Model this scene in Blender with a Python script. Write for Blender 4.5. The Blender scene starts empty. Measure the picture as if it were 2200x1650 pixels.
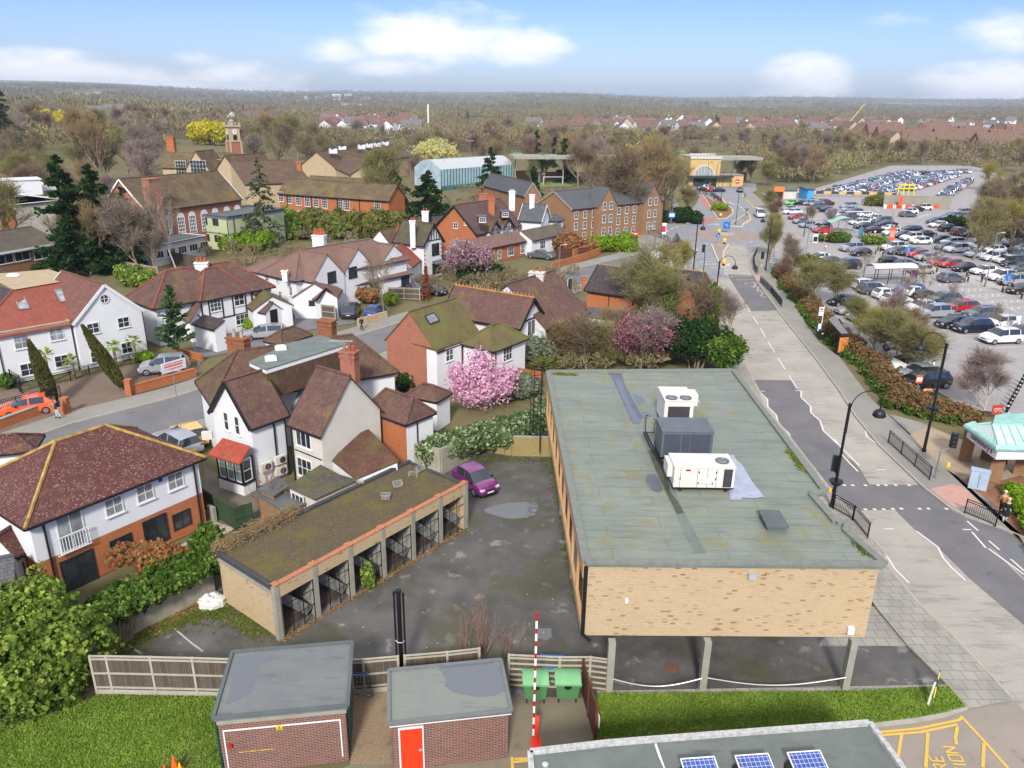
import bpy,random
from math import *
import numpy as np
from mathutils import Vector as V3, Matrix as Mx_
en=enumerate;isi=isinstance;RR=random.Random
def dv(n,k,v): n.inputs[k].default_value=v
PI=pi;R=radians
random.seed(7)
scene=bpy.context.scene
COL=scene.collection
CH=24.5;FPX=1640.0;PITCH=R(20.1);ROLL=-R(0.85)
_f=np.array([0,cos(PITCH),-sin(PITCH)]);_r0=np.array([1.,0,0]);_u0=np.cross(_r0,_f)
_r=cos(ROLL)*_r0-sin(ROLL)*_u0;_u=sin(ROLL)*_r0+cos(ROLL)*_u0
cam_d=bpy.data.cameras.new('camera');cam=bpy.data.objects.new('camera',cam_d);COL.objects.link(cam)
cam_d.sensor_fit='HORIZONTAL';cam_d.sensor_width=36;cam_d.lens=36*FPX/2200
cam_d.clip_start=0.5;cam_d.clip_end=30000
m=Mx_.Identity(4)
for i in range(3):
 m[i][0]=_r[i];m[i][1]=_u[i];m[i][2]=-_f[i]
m[2][3]=CH
cam.matrix_world=m
scene.camera=cam
SUN_EL=R(36);SUN_AZ=R(186)
sun_d=bpy.data.lights.new('sun','SUN');sun_d.energy=2.5;sun_d.angle=R(8);sun_d.color=(1,.94,.84)
sun=bpy.data.objects.new('sun',sun_d);COL.objects.link(sun)
sdir=V3((sin(SUN_AZ)*cos(SUN_EL),cos(SUN_AZ)*cos(SUN_EL),sin(SUN_EL)))
sun.rotation_euler=sdir.to_track_quat('Z','Y').to_euler();sun.location=(0,0,80)
scene.view_settings.view_transform='Standard';scene.view_settings.look='None'
scene.view_settings.gamma=1;scene.view_settings.exposure=1.08
scene.cycles.max_bounces=5;scene.cycles.diffuse_bounces=3;scene.cycles.glossy_bounces=2
scene.cycles.transmission_bounces=3;scene.cycles.transparent_max_bounces=4;scene.cycles.volume_bounces=0
scene.cycles.caustics_reflective=False;scene.cycles.caustics_refractive=False
def P(x,y,z=0.):
 d=_f+(x-1100)/FPX*_r-(y-825)/FPX*_u
 t=(z-CH)/d[2]
 return V3((d[0]*t,d[1]*t,z))
CR_={'FU':(0,0,1),'LT':(0,150,4),'MT':(500,150,4),'CT':(1000,150,4),'RT':(1500,150,3.113),'WH':(0,500,3.667),'TW':(380,480,4.342),'DM':(780,480,3.929),'RD':(1200,480,3.929),'HA':(0,880,3.75),'HC':(380,700,3.667),'GR':(430,940,3.385),'MB':(1140,760,3.367),'LL':(0,1200,3.667),'SH':(430,1250,3.667),'BN':(900,1250,4),'FR':(1200,1150,2.2),'CP':(1650,400,3.929),'CR':(1650,750,3.3),'JN':(1350,400,4.713),'RS':(1500,700,3.667),'CN':(1900,800,7.173),'C2':(1950,620,8.25),'BS':(1750,620,10.31),'HM':(950,350,7.333),'ST':(1250,300,4.889),'SC':(250,380,5.5)}
def px(k,x,y):a,b,s=CR_[k];return (a+x/s,b+y/s)
def W(k,x,y,z=0.):return P(*px(k,x,y),z)
def ray(k,x,y):
 X,Y=px(k,x,y)
 return V3(_f+(X-1100)/FPX*_r-(Y-825)/FPX*_u)
world=bpy.data.worlds.new('World');scene.world=world;world.use_nodes=True
def wsetup():
 nt=world.node_tree;N=nt.nodes;L=nt.links;N.clear()
 out=N.new('ShaderNodeOutputWorld');bg=N.new('ShaderNodeBackground');L.new(bg.outputs[0],out.inputs[0])
 sky=N.new('ShaderNodeTexSky');sky.sky_type='NISHITA';sky.sun_disc=False
 sky.sun_elevation=SUN_EL;sky.sun_rotation=SUN_AZ;sky.altitude=40;sky.air_density=1.0;sky.dust_density=1.2;sky.ozone_density=2.2
 tc=N.new('ShaderNodeTexCoord')
 def mt(op,a,b=None,c=None):
  n=N.new('ShaderNodeMath');n.operation=op
  for i,v in en((a,b,c)):
   if v is None:continue
   if isi(v,(int,float)):dv(n,i,v)
   else:L.new(v,n.inputs[i])
  return n.outputs[0]
 def dot(v):
  n=N.new('ShaderNodeVectorMath');n.operation='DOT_PRODUCT';L.new(tc.outputs['Generated'],n.inputs[0]);dv(n,1,v);return n.outputs['Value']
 nz=N.new('ShaderNodeTexNoise');dv(nz,'Scale',9);dv(nz,'Detail',7);dv(nz,'Roughness',.58)
 mp=N.new('ShaderNodeMapping');dv(mp,'Scale',(1,1,2.6));L.new(tc.outputs['Generated'],mp.inputs[0]);L.new(mp.outputs[0],nz.inputs[0])
 nzv=nz.outputs['Fac']
 acc=None
 for cx,cy,hw,hh,wt in ((930,75,170,52,1),(1110,100,85,38,.95),(710,108,70,26,.85),(860,145,110,22,.7),(150,170,330,34,1.0),(520,172,150,34,1.0),(30,135,130,26,.8),(430,128,60,18,.7),(1718,175,92,46,1.15),(2130,185,130,42,1.1),(2165,75,85,35,.65),(1920,45,70,20,.35),(1000,40,120,30,.5)):
  d=V3(_f+(cx-1100)/FPX*_r-(cy-825)/FPX*_u).normalized()
  rt=d.cross(V3((0,0,1))).normalized();up=rt.cross(d)
  a=mt('MULTIPLY',dot(rt),FPX/hw*.95);b=mt('MULTIPLY',dot(up),FPX/hh*.95)
  rr=mt('ADD',mt('MULTIPLY',a,a),mt('MULTIPLY',b,b))
  g=mt('SUBTRACT',1.25,rr);g=mt('MAXIMUM',g,-2.0)
  front=mt('GREATER_THAN',dot(d),0.3)
  g=mt('MULTIPLY',mt('ADD',g,2.0),front);g=mt('SUBTRACT',g,2.0)
  g=mt('MULTIPLY',g,wt) if wt>=1 else mt('SUBTRACT',g,(1-wt)*.9)
  acc=g if acc is None else mt('MAXIMUM',acc,g)
 n2=mt('MULTIPLY',mt('SUBTRACT',nzv,.5),4.4)
 v=mt('ADD',acc,n2)
 mr=N.new('ShaderNodeMapRange');mr.interpolation_type='SMOOTHSTEP';L.new(v,mr.inputs[0]);dv(mr,1,-.15);dv(mr,2,1.7)
 nb=N.new('ShaderNodeTexNoise');dv(nb,'Scale',3);dv(nb,'Detail',5);L.new(tc.outputs['Generated'],nb.inputs[0])
 up_=N.new('ShaderNodeSeparateXYZ');L.new(tc.outputs['Generated'],up_.inputs[0])
 hi=N.new('ShaderNodeMapRange');L.new(up_.outputs[2],hi.inputs[0]);dv(hi,1,.2);dv(hi,2,.5);dv(hi,3,0);dv(hi,4,1.7)
 mk=mt('MINIMUM',mt('MAXIMUM',mt('MULTIPLY',mr.outputs[0],.95),mt('MULTIPLY',hi.outputs[0],nb.outputs['Fac'])),1.0)
 n3=N.new('ShaderNodeTexNoise');dv(n3,'Scale',16);dv(n3,'Detail',4);L.new(mp.outputs[0],n3.inputs[0])
 cr=N.new('ShaderNodeMix');cr.data_type='RGBA';L.new(n3.outputs['Fac'],cr.inputs[0]);dv(cr,6,(6.0,5.85,5.95,1));dv(cr,7,(7.3,7.1,7.0,1))
 tint=N.new('ShaderNodeMix');tint.data_type='RGBA';tint.blend_type='MULTIPLY';dv(tint,0,1);L.new(sky.outputs[0],tint.inputs[6]);tg=N.new('ShaderNodeMapRange');L.new(up_.outputs[2],tg.inputs[0]);dv(tg,1,-.01);dv(tg,2,.11);tq=N.new('ShaderNodeMix');tq.data_type='RGBA';L.new(tg.outputs[0],tq.inputs[0]);dv(tq,6,(.74,.8,1.0,1));dv(tq,7,(.45,.56,.95,1));L.new(tq.outputs[2],tint.inputs[7])
 mx=N.new('ShaderNodeMix');mx.data_type='RGBA';L.new(mk,mx.inputs[0]);L.new(tint.outputs[2],mx.inputs[6]);L.new(cr.outputs[2],mx.inputs[7])
 L.new(mx.outputs[2],bg.inputs[0]);dv(bg,1,.095)
wsetup()
KALB=.78
KL=1.0
def lin(c,k=KALB):
 o=[]
 for v in c:
  v=v/255;o.append((v/12.92 if v<=.04045 else ((v+.055)/1.055)**2.4)*k)
 return tuple(o)+(1,)
class NT:
 def __init__(s,name):
  s.m=bpy.data.materials.new(name);s.m.use_nodes=True;s.nt=s.m.node_tree;s.N=s.nt.nodes;s.L=s.nt.links
  s.b=s.N['Principled BSDF'];s.tc=s.N.new('ShaderNodeTexCoord')
 def noise(s,scale,detail=4,rough=.55,co='Object',stretch=None):
  n=s.N.new('ShaderNodeTexNoise');dv(n,'Scale',scale);dv(n,'Detail',detail);dv(n,'Roughness',rough)
  src=s.tc.outputs[co]
  if stretch:
   mp=s.N.new('ShaderNodeMapping');dv(mp,'Scale',stretch);s.L.new(src,mp.inputs[0]);src=mp.outputs[0]
  s.L.new(src,n.inputs[0]);return n.outputs['Fac']
 def rng(s,v,a,b,c=0,d=1):
  n=s.N.new('ShaderNodeMapRange');s.L.new(v,n.inputs[0]);dv(n,1,a);dv(n,2,b);dv(n,3,c);dv(n,4,d);return n.outputs[0]
 def mix(s,f,a,b,mode='MIX'):
  n=s.N.new('ShaderNodeMix');n.data_type='RGBA';n.blend_type=mode
  for i,v in ((0,f),(6,a),(7,b)):
   if isi(v,(int,float)):dv(n,i,v)
   elif isi(v,tuple):dv(n,i,v)
   else:s.L.new(v,n.inputs[i])
  return n.outputs[2]
 def mul(s,a,b):
  n=s.N.new('ShaderNodeMath');n.operation='MULTIPLY'
  for i,v in ((0,a),(1,b)):
   if isi(v,(int,float)):dv(n,i,v)
   else:s.L.new(v,n.inputs[i])
  return n.outputs[0]
 def col(s,c):
  if isi(c,tuple):dv(s.b,'Base Color',c)
  else:s.L.new(c,s.b.inputs['Base Color'])
 def bump(s,h,st=.3,dist=.02):
  n=s.N.new('ShaderNodeBump');dv(n,'Strength',st);dv(n,'Distance',dist);s.L.new(h,n.inputs['Height']);s.L.new(n.outputs[0],s.b.inputs['Normal'])
 def set(s,**k):
  for a,v in k.items():
   nm={'rough':'Roughness','metal':'Metallic','spec':'Specular IOR Level','coat':'Coat Weight','alpha':'Alpha','trans':'Transmission Weight','ior':'IOR'}[a]
   if isi(v,(int,float)):dv(s.b,nm,v)
   else:s.L.new(v,s.b.inputs[nm])
MT={}
def pln(name,c,rough=.8,var=.12,vs=1.5,metal=0,spec=.4,coat=0,fine=0):
 if name in MT:return MT[name]
 t=NT(name);c0=lin(c)
 if var:
  n=t.noise(vs,5);f=t.rng(n,.3,.7)
  a=tuple(x*(1-var) for x in c0[:3])+(1,);b=tuple(min(1,x*(1+var)) for x in c0[:3])+(1,)
  cc=t.mix(f,a,b)
  if fine:
   n2=t.noise(vs*14,3);cc=t.mix(t.rng(n2,.35,.65,0,fine),cc,tuple(x*.55 for x in c0[:3])+(1,))
  t.col(cc)
 else:t.col(c0)
 t.set(rough=rough,metal=metal,spec=spec,coat=coat)
 MT[name]=t.m;return t.m
def brickM(name,c1,c2,mortar,bw=.23,bh=.078,stain=.25,hl=None):
 if name in MT:return MT[name]
 t=NT(name);b=t.N.new('ShaderNodeTexBrick');t.L.new(t.tc.outputs['UV'],b.inputs[0])
 dv(b,'Scale',1);dv(b,'Brick Width',bw);dv(b,'Row Height',bh)
 dv(b,'Mortar Size',.009);dv(b,'Mortar Smooth',.2);dv(b,'Bias',-.25)
 dv(b,'Color1',lin(c1));dv(b,'Color2',lin(c2));dv(b,'Mortar',lin(mortar))
 c=b.outputs['Color']
 if hl:
  b2=t.N.new('ShaderNodeTexBrick');t.L.new(t.tc.outputs['UV'],b2.inputs[0])
  for k,v in (('Scale',1),('Brick Width',bw),('Row Height',bh),('Mortar Size',.0),('Bias',0)):dv(b2,k,v)
  dv(b2,'Color1',(0,0,0,1));dv(b2,'Color2',(1,1,1,1));dv(b2,'Mortar',(.5,.5,.5,1))
  f=t.rng(b2.outputs['Color'],.92,.95)
  n=t.noise(.5,3);f=t.mul(f,t.rng(n,.35,.6))
  c=t.mix(f,c,lin(hl))
 n=t.noise(.55,5);c=t.mix(t.rng(n,.35,.75,0,stain),c,tuple(x*.5 for x in lin(c1)[:3])+(1,))
 t.col(c)
 t.set(rough=.9,spec=.2);MT[name]=t.m;return t.m
def tlM(name,c1,c2,moss=None,mossamt=.3,bw=.17,bh=.11,dark=.5,spots=None,gloss=.75):
 if name in MT:return MT[name]
 t=NT(name);b=t.N.new('ShaderNodeTexBrick');t.L.new(t.tc.outputs['UV'],b.inputs[0])
 dv(b,'Scale',1);dv(b,'Brick Width',bw);dv(b,'Row Height',bh)
 dv(b,'Mortar Size',.016);dv(b,'Mortar Smooth',.6);dv(b,'Bias',-.1)
 dv(b,'Color1',lin(c1));dv(b,'Color2',lin(c2));dv(b,'Mortar',tuple(x*.4 for x in lin(c1)[:3])+(1,))
 c=b.outputs['Color']
 n=t.noise(.8,6,.65);c=t.mix(t.rng(n,.42,.72,0,dark),c,lin((58,52,46)))
 n1=t.noise(3.,5,.7);c=t.mix(t.rng(n1,.5,.75,0,.35),c,lin((150,132,118)))
 if moss:
  n2=t.noise(.45,6,.7);c=t.mix(t.rng(n2,.62-.45*mossamt,.78-.25*mossamt,0,.85),c,lin(moss))
 if spots:
  v=t.N.new('ShaderNodeTexVoronoi');dv(v,'Scale',6.5);t.L.new(t.tc.outputs['Object'],v.inputs[0])
  n3=t.noise(1.2,3);f=t.mul(t.rng(v.outputs['Distance'],.30,.2),t.rng(n3,.3,.62));c=t.mix(f,c,lin(spots))
 t.col(c);t.bump(b.outputs['Fac'],.5,-.02);t.set(rough=gloss,spec=.25);MT[name]=t.m;return t.m
def lM(name,c1,c2,rough=.7,c3=None,trans=0,spec=.25):
 if name in MT:return MT[name]
 t=NT(name);g=t.N.new('ShaderNodeNewGeometry');rr=g.outputs['Random Per Island']
 c=t.mix(rr,lin(c1,KL),lin(c2,KL))
 if c3:
  w=t.N.new('ShaderNodeTexWhiteNoise');w.noise_dimensions='1D';t.L.new(rr,w.inputs['W']);c=t.mix(t.rng(w.outputs['Value'],.72,.8),c,lin(c3,KL))
 n=t.noise(.7,3);c=t.mix(t.rng(n,.35,.65,0,.35),c,tuple(x*.6 for x in lin(c1)[:3])+(1,))
 df=t.N.new('ShaderNodeBsdfDiffuse');tr=t.N.new('ShaderNodeBsdfTranslucent');mx=t.N.new('ShaderNodeMixShader');dv(mx,0,.42)
 for nd in (df,tr):t.L.new(c,nd.inputs['Color'])
 t.L.new(df.outputs[0],mx.inputs[1]);t.L.new(tr.outputs[0],mx.inputs[2]);t.L.new(mx.outputs[0],t.N['Material Output'].inputs[0]);MT[name]=t.m;return t.m
def glassM(name='window glass',c=(38,44,50),rough=.06):
 if name in MT:return MT[name]
 t=NT(name);n=t.noise(1.1,2);t.col(t.mix(t.rng(n,.4,.65),lin(c),tuple(x*2.1 for x in lin(c)[:3])+(1,)));t.set(rough=rough,spec=.9);MT[name]=t.m;return t.m
class MB:
 def __init__(s):s.v=[];s.f=[];s.mi=[];s.cur=0
 def mat(s,i):s.cur=i;return s
 def add(s,vs,fs):
  o=len(s.v);s.v+= [tuple(p) for p in vs]
  for f in fs:s.f.append([o+i for i in f]);s.mi.append(s.cur)
  return s
 def poly(s,pts):return s.add(pts,[list(range(len(pts)))])
 def box(s,c,d,rz=0,M=None):
  x,y,z=d[0]/2,d[1]/2,d[2]/2;cs,sn=cos(rz),sin(rz)
  vs=[]
  for k in (-z,z):
   for a,b in ((-x,-y),(x,-y),(x,y),(-x,y)):
    p=V3((a*cs-b*sn,a*sn+b*cs,k)) if M is None else M@V3((a,b,k))
    vs.append(p+V3(c))
  return s.add(vs,[(3,2,1,0),(4,5,6,7),(0,1,5,4),(1,2,6,5),(2,3,7,6),(3,0,4,7)])
 def bar(s,a,b,w,h=None,up=V3((0,0,1))):
  a=V3(a);b=V3(b);h=h or w;d=(b-a)
  if d.length<1e-6:return s
  d.normalize();sd=d.cross(up)
  if sd.length<1e-3:sd=d.cross(V3((0,1,0)))
  sd.normalize();u=sd.cross(d);vs=[]
  for p in (a,b):
   for i,j in ((-1,-1),(1,-1),(1,1),(-1,1)):vs.append(p+sd*(i*w/2)+u*(j*h/2))
  return s.add(vs,[(3,2,1,0),(4,5,6,7),(0,1,5,4),(1,2,6,5),(2,3,7,6),(3,0,4,7)])
 def tube(s,pts,r,n=6,cap=True):
  pts=[V3(p) for p in pts];rs=r if isi(r,(list,tuple)) else [r]*len(pts)
  o=len(s.v);prev=None
  for i,p in en(pts):
   d=(pts[min(i+1,len(pts)-1)]-pts[max(i-1,0)]).normalized()
   a=d.cross(prev if prev is not None else (V3((0,0,1)) if abs(d.z)<.9 else V3((0,1,0))))
   if prev is not None:b=(prev-d*prev.dot(d)).normalized();a=d.cross(b)
   else:a.normalize();b=a.cross(d)
   prev=b
   for k in range(n):
    t=2*PI*k/n;s.v.append(tuple(p+(a*cos(t)+b*sin(t))*rs[i]))
  for i in range(len(pts)-1):
   for k in range(n):
    k2=(k+1)%n;s.f.append([o+i*n+k,o+i*n+k2,o+(i+1)*n+k2,o+(i+1)*n+k]);s.mi.append(s.cur)
  if cap:
   s.f.append([o+k for k in range(n)][::-1]);s.mi.append(s.cur);e=o+(len(pts)-1)*n;s.f.append([e+k for k in range(n)]);s.mi.append(s.cur)
  return s
 def cyl(s,c,r,h,n=12,r2=None):c=V3(c);return s.tube([c,c+V3((0,0,h))],[r,r if r2 is None else r2],n)
 def prs(s,pts,z0,z1,bottom=False):
  n=len(pts);vs=[(p[0],p[1],z0) for p in pts]+[(p[0],p[1],z1) for p in pts]
  a=sum(pts[i][0]*pts[(i+1)%n][1]-pts[(i+1)%n][0]*pts[i][1] for i in range(n))
  if a<0:vs=vs[:n][::-1]+vs[n:][::-1]
  fs=[list(range(n,2*n))]+[(i,(i+1)%n,(i+1)%n+n,i+n) for i in range(n)]
  if bottom:fs.append(list(range(n))[::-1])
  return s.add(vs,fs)
 def ball(s,c,r,n=8,m=6,half=False):
  c=V3(c);r=V3(r) if hasattr(r,'__len__') else V3((r,r,r));o=len(s.v)
  j1=m//2 if half else m
  for j in range(j1+1):
   ph=PI*j/m
   for k in range(n):
    t=2*PI*k/n;s.v.append((c.x+r.x*sin(ph)*cos(t),c.y+r.y*sin(ph)*sin(t),c.z+r.z*cos(ph)))
  for j in range(j1):
   for k in range(n):
    k2=(k+1)%n;s.f.append([o+j*n+k,o+(j+1)*n+k,o+(j+1)*n+k2,o+j*n+k2]);s.mi.append(s.cur)
  return s
 def bd(s,name,mats,parent=None,smooth=False,loc=None):
  return mkobj(name,np.array(s.v,dtype=np.float64).reshape(-1,3),s.f,mats,parent,s.mi,smooth,loc)
def wloc(o):
 l=V3((0,0,0))
 while o is not None:l+=o.location;o=o.parent
 return l
def auto_uv(me):
 n=len(me.loops)
 if n==0:return
 co=np.empty(len(me.vertices)*3);me.vertices.foreach_get('co',co);co=co.reshape(-1,3)
 vi=np.empty(n,dtype=np.int64);me.loops.foreach_get('vertex_index',vi)
 pn=np.empty(len(me.polygons)*3);me.polygons.foreach_get('normal',pn);pn=pn.reshape(-1,3)
 lt=np.empty(len(me.polygons),dtype=np.int64);me.polygons.foreach_get('loop_total',lt)
 nn=np.repeat(pn,lt,axis=0);p=co[vi]
 t=np.stack([-nn[:,1],nn[:,0],np.zeros(n)],1);l=np.linalg.norm(t,axis=1);flat=l<.08;l[flat]=1;t/=l[:,None]
 t[flat]=(1,0,0);b=np.cross(nn,t)
 uv=np.stack([(p*t).sum(1),(p*b).sum(1)],1)
 ul=me.uv_layers.new(name='UVMap');ul.data.foreach_set('uv',uv.astype(np.float32).ravel())
def mkobj(name,v,f,mats,parent=None,mi=None,smooth=False,loc=None,uv=True):
 me=bpy.data.meshes.new(name)
 base=wloc(parent) if parent is not None else (V3(loc) if loc is not None else V3((0,0,0)))
 v=v-np.array(base)
 if isi(f,np.ndarray):
  k=f.shape[1];me.vertices.add(len(v));me.vertices.foreach_set('co',v.astype(np.float32).ravel())
  me.loops.add(f.size);me.loops.foreach_set('vertex_index',f.astype(np.int32).ravel())
  me.polygons.add(len(f));me.polygons.foreach_set('loop_start',np.arange(0,f.size,k,dtype=np.int32));me.polygons.foreach_set('loop_total',np.full(len(f),k,dtype=np.int32))
  me.update(calc_edges=True)
 else:
  me.from_pydata(v.tolist(),[],f);me.update()
 if not isi(mats,(list,tuple)):mats=[mats]
 for m_ in mats:me.materials.append(m_)
 if mi is not None and len(mats)>1:me.polygons.foreach_set('material_index',np.array(mi,dtype=np.int32))
 if smooth:me.polygons.foreach_set('use_smooth',np.ones(len(me.polygons),dtype=bool))
 if uv:auto_uv(me)
 o=bpy.data.objects.new(name,me);COL.objects.link(o)
 if parent is not None:o.parent=parent
 elif loc is not None:o.location=loc
 return o
def thg(name,lb_,cat,loc=(0,0,0),grp=None,rz=0):
 o=bpy.data.objects.new(name,None);COL.objects.link(o);o.location=loc;o.rotation_euler=(0,0,rz);o.empty_display_size=.3
 return tag(o,lb_,cat,grp)
def tag(o,lb_=None,cat=None,grp=None,kind=None):
 if lb_:o['label']=lb_
 if cat:o['category']=cat
 if grp:o['group']=grp
 if kind:o['kind']=kind
 return o
def stc(name,mb,m,smooth=False):o=mb.bd(name,m,None,smooth);o['kind']='structure';return o
def dup(rtt,loc,rz=0,lb_=None,grp=None,scale=None):
 r=rtt.copy();COL.objects.link(r);r.location=loc;r.rotation_euler=(0,0,rz)
 if scale is not None:r.scale=scale if hasattr(scale,'__len__') else (scale,)*3
 if lb_:r['label']=lb_
 if grp:r['group']=grp
 for ch in list(rtt.children):
  c=ch.copy();COL.objects.link(c);c.parent=r
  for g in list(ch.children):
   d=g.copy();COL.objects.link(d);d.parent=c
 return r
ORD=['first','second','third','fourth','fifth','sixth','seventh','eighth','ninth','tenth','eleventh','twelfth','13th','14th','15th','16th','17th','18th','19th','20th','21st','22nd','23rd']+['%dth'%i for i in range(24,31)]+['31st','32nd','33rd']+['%dth'%i for i in range(34,41)]
def ordn(i):
 if i<len(ORD):return ORD[i]
 k=i+1;sfx={1:'st',2:'nd',3:'rd'}.get(k%10,'th') if k%100 not in (11,12,13) else 'th'
 return '%d%s'%(k,sfx)
def pts2(lst,z=0.):return [W(*p,z) for p in lst]
def groundM():
 t=NT('rough grass and garden earth');n=t.noise(.02,6,.6);n2=t.noise(.4,5,.6);n3=t.noise(.0035,5,.6)
 c=t.mix(t.rng(n,.35,.65),lin((112,108,76)),lin((124,116,88)));c=t.mix(t.rng(n2,.4,.7,0,.5),c,lin((96,94,64)))
 c=t.mix(t.rng(n3,.54,.64,0,.5),c,lin((116,124,78)))
 t.col(c);t.set(rough=.95,spec=.1);return t.m
M_ground=groundM()
def ridge(x,y):
 az=atan2(x,y);d=hypot(x,y);s=0.
 def sm(a,b,t):t=max(0,min(1,(t-a)/(b-a)));return t*t*(3-2*t)
 s+=sm(900,4200,d)*(36+10*sin(az*9+1)+6*sin(az*23))
 s+=sm(1500,5200,d)*(26-14*az)*.9 if d>1500 else 0
 s+=sm(4300,7600,d)*(58+8*sin(az*14+2.2)+34*max(0,az-.15))
 w=sm(0.22,.62,-az)
 s+=w*sm(130,420,d)*5+w*sm(300,1100,d)*7
 s+=sm(700,3000,d)*4*sin(x/190+1)*sin(y/240)
 return s
def terrain():
 rs=[0,40,90,130,180,240,320,420,520,640,760,900,1050,1250,1500,1800,2150,2550,3000,3500,4000,4500,5000,5600,6200,6800,7500,8200,9000,10500,13000]
 na=96;vs=[];fs=[]
 for i,r in en(rs):
  for k in range(na):
   a=2*PI*k/na;x,y=r*sin(a),r*cos(a)
   if r==0:x,y=.01*sin(a),.01*cos(a)
   aa=atan2(x,y);z=ridge(x,y) if abs(aa)<1.3 and y>0 else ridge(r*sin(1.3*(1 if aa>0 else -1)),r*cos(1.3))*.5
   vs.append((x,y,z-.06 if r>500 else -.06+z))
 for i in range(len(rs)-1):
  for k in range(na):
   k2=(k+1)%na;fs.append((i*na+k,i*na+k2,(i+1)*na+k2,(i+1)*na+k))
 fs=[f[::-1] for f in fs]
 o=mkobj('terrain',np.array(vs),fs,M_ground,smooth=True);o['kind']='structure'
terrain()
def roM(name,c1,c2,dark,spec=.3,srp=True,wet=.0):
 t=NT(name);n=t.noise(.35,6,.6);c=t.mix(t.rng(n,.35,.65),lin(c1),lin(c2))
 if srp:
  s_=t.noise(1.0,5,.75,stretch=(.3,1.9,1));n2=t.noise(.16,3);c=t.mix(t.mul(t.rng(s_,.5,.62),t.rng(n2,.42,.6,.05,.6)),c,lin(dark))
 n4=t.noise(9,4,.8);c=t.mix(t.rng(n4,.52,.75,0,.3),c,lin(dark))
 n5=t.noise(.9,6,.7);c=t.mix(t.rng(n5,.6,.72,0,.4),c,lin(tuple(x*.6 for x in dark)))
 t.col(c);t.set(rough=.85,spec=spec);MT[name]=t.m;return t.m
M_road=roM('worn pale road surface',(176,172,164),(162,157,150),(112,110,107))
M_asph=roM('dark patched asphalt',(120,118,122),(108,107,112),(86,84,88),srp=False)
M_park=roM('car park asphalt',(166,163,163),(154,151,152),(120,118,120),srp=False)
M_pave=None
def slabM(name,c1,c2,w,h,mort):
 t=NT(name);b=t.N.new('ShaderNodeTexBrick');t.L.new(t.tc.outputs['UV'],b.inputs[0]);b.offset=.5
 dv(b,'Scale',1);dv(b,'Brick Width',w);dv(b,'Row Height',h);dv(b,'Mortar Size',.02)
 dv(b,'Color1',lin(c1));dv(b,'Color2',lin(c2));dv(b,'Mortar',lin(mort))
 n=t.noise(.6,6,.65);c=t.mix(t.rng(n,.4,.7,0,.5),b.outputs['Color'],lin(tuple(x*.72 for x in c1)))
 t.col(c);t.set(rough=.85,spec=.3);MT[name]=t.m;return t.m
M_slab=slabM('concrete paving slabs',(168,165,156),(158,156,150),.6,.6,(124,122,114))
MpR=roM('grey pavement',(150,148,142),(140,138,132),(118,116,112),srp=False)
M_block=slabM('block paving',(150,128,112),(136,116,104),.2,.1,(104,92,82))
M_yard=None
def yardM():
 t=NT('wet mossy yard asphalt');n=t.noise(.35,6,.7);c=t.mix(t.rng(n,.35,.62),lin((78,77,77)),lin((106,104,102)))
 n2=t.noise(.8,5,.6);c=t.mix(t.rng(n2,.6,.68,0,.75),c,lin((150,148,146)))
 n3=t.noise(6,4,.8);c=t.mix(t.rng(n3,.55,.75,0,.4),c,lin((56,54,52)))
 n5=t.noise(.22,4,.6);c=t.mix(t.rng(n5,.5,.6,0,.6),c,lin((80,80,52)))
 t.col(c);t.set(rough=t.rng(n,.3,.7,.45,.9),spec=.4);return t.m
M_yard=yardM()
M_grass=None
def gsM(name,c1,c2,c3):
 t=NT(name);n=t.noise(1.3,6,.7);n2=t.noise(14,4,.8,stretch=(1,1.6,1));n3=t.noise(.5,3)
 c=t.mix(t.rng(n,.35,.68),lin(c1),lin(c2));c=t.mix(t.rng(n2,.35,.7,0,.75),c,lin(tuple(x*.55 for x in c1)));c=t.mix(t.rng(n3,.5,.7,0,.6),c,lin(c3))
 t.col(c);t.bump(n2,.8,.05);t.set(rough=.9,spec=.15);MT[name]=t.m;return t.m
M_grass=gsM('mown grass',(118,152,58),(142,168,74),(158,170,92))
MKb=pln('kerb stone',(170,166,156),.85,.12,2)
MWt=pln('white road paint',(226,224,218),.8,.1,6,fine=.35)
M_yellow=pln('yellow road paint',(226,188,92),.8,.1,6,fine=.3)
def sht(name,lst,z,m_,h=None):
 mb=MB();p=pts2(lst)
 if h is None:
  q=[(a.x,a.y,z) for a in p]
  ar=sum(q[i][0]*q[(i+1)%len(q)][1]-q[(i+1)%len(q)][0]*q[i][1] for i in range(len(q)))
  mb.poly(q if ar>0 else q[::-1])
 else:mb.prs(p,z,z+h)
 return stc(name,mb,m_)
SN=0
def stp(mb,lst,w,z):
 p=[W(*q) if isi(q[0],str) else V3((q[0],q[1],0)) for q in lst]
 global SN
 SN+=1;z+=(SN%9)*.0007;L=[];Q=[]
 for i,a in en(p):
  d0=(a-p[i-1]).normalized() if i else None;d1=(p[i+1]-a).normalized() if i<len(p)-1 else None;d0=d0 or d1;d1=d1 or d0;t=d0+d1
  if t.length<.2:t=d1
  t.normalize();n=V3((-t.y,t.x,0));k=w/2/max(.5,n.dot(V3((-d1.y,d1.x,0))));L.append(a+n*k);Q.append(a-n*k)
 for i in range(len(p)-1):mb.poly([(v.x,v.y,z) for v in (Q[i],Q[i+1],L[i+1],L[i])])
def krb(mb,lst,w=.14,z0=0,z1=.125):
 p=[W(*q) if isi(q[0],str) else V3(q) for q in lst]
 for i,(a,b) in en(zip(p[:-1],p[1:])):
  h=(i%2)*.004;mb.bar((a.x,a.y,(z0+z1)/2),(b.x,b.y,(z0+z1)/2),w+h,z1-z0+h)
FU=lambda x,y:('FU',x,y)
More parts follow.
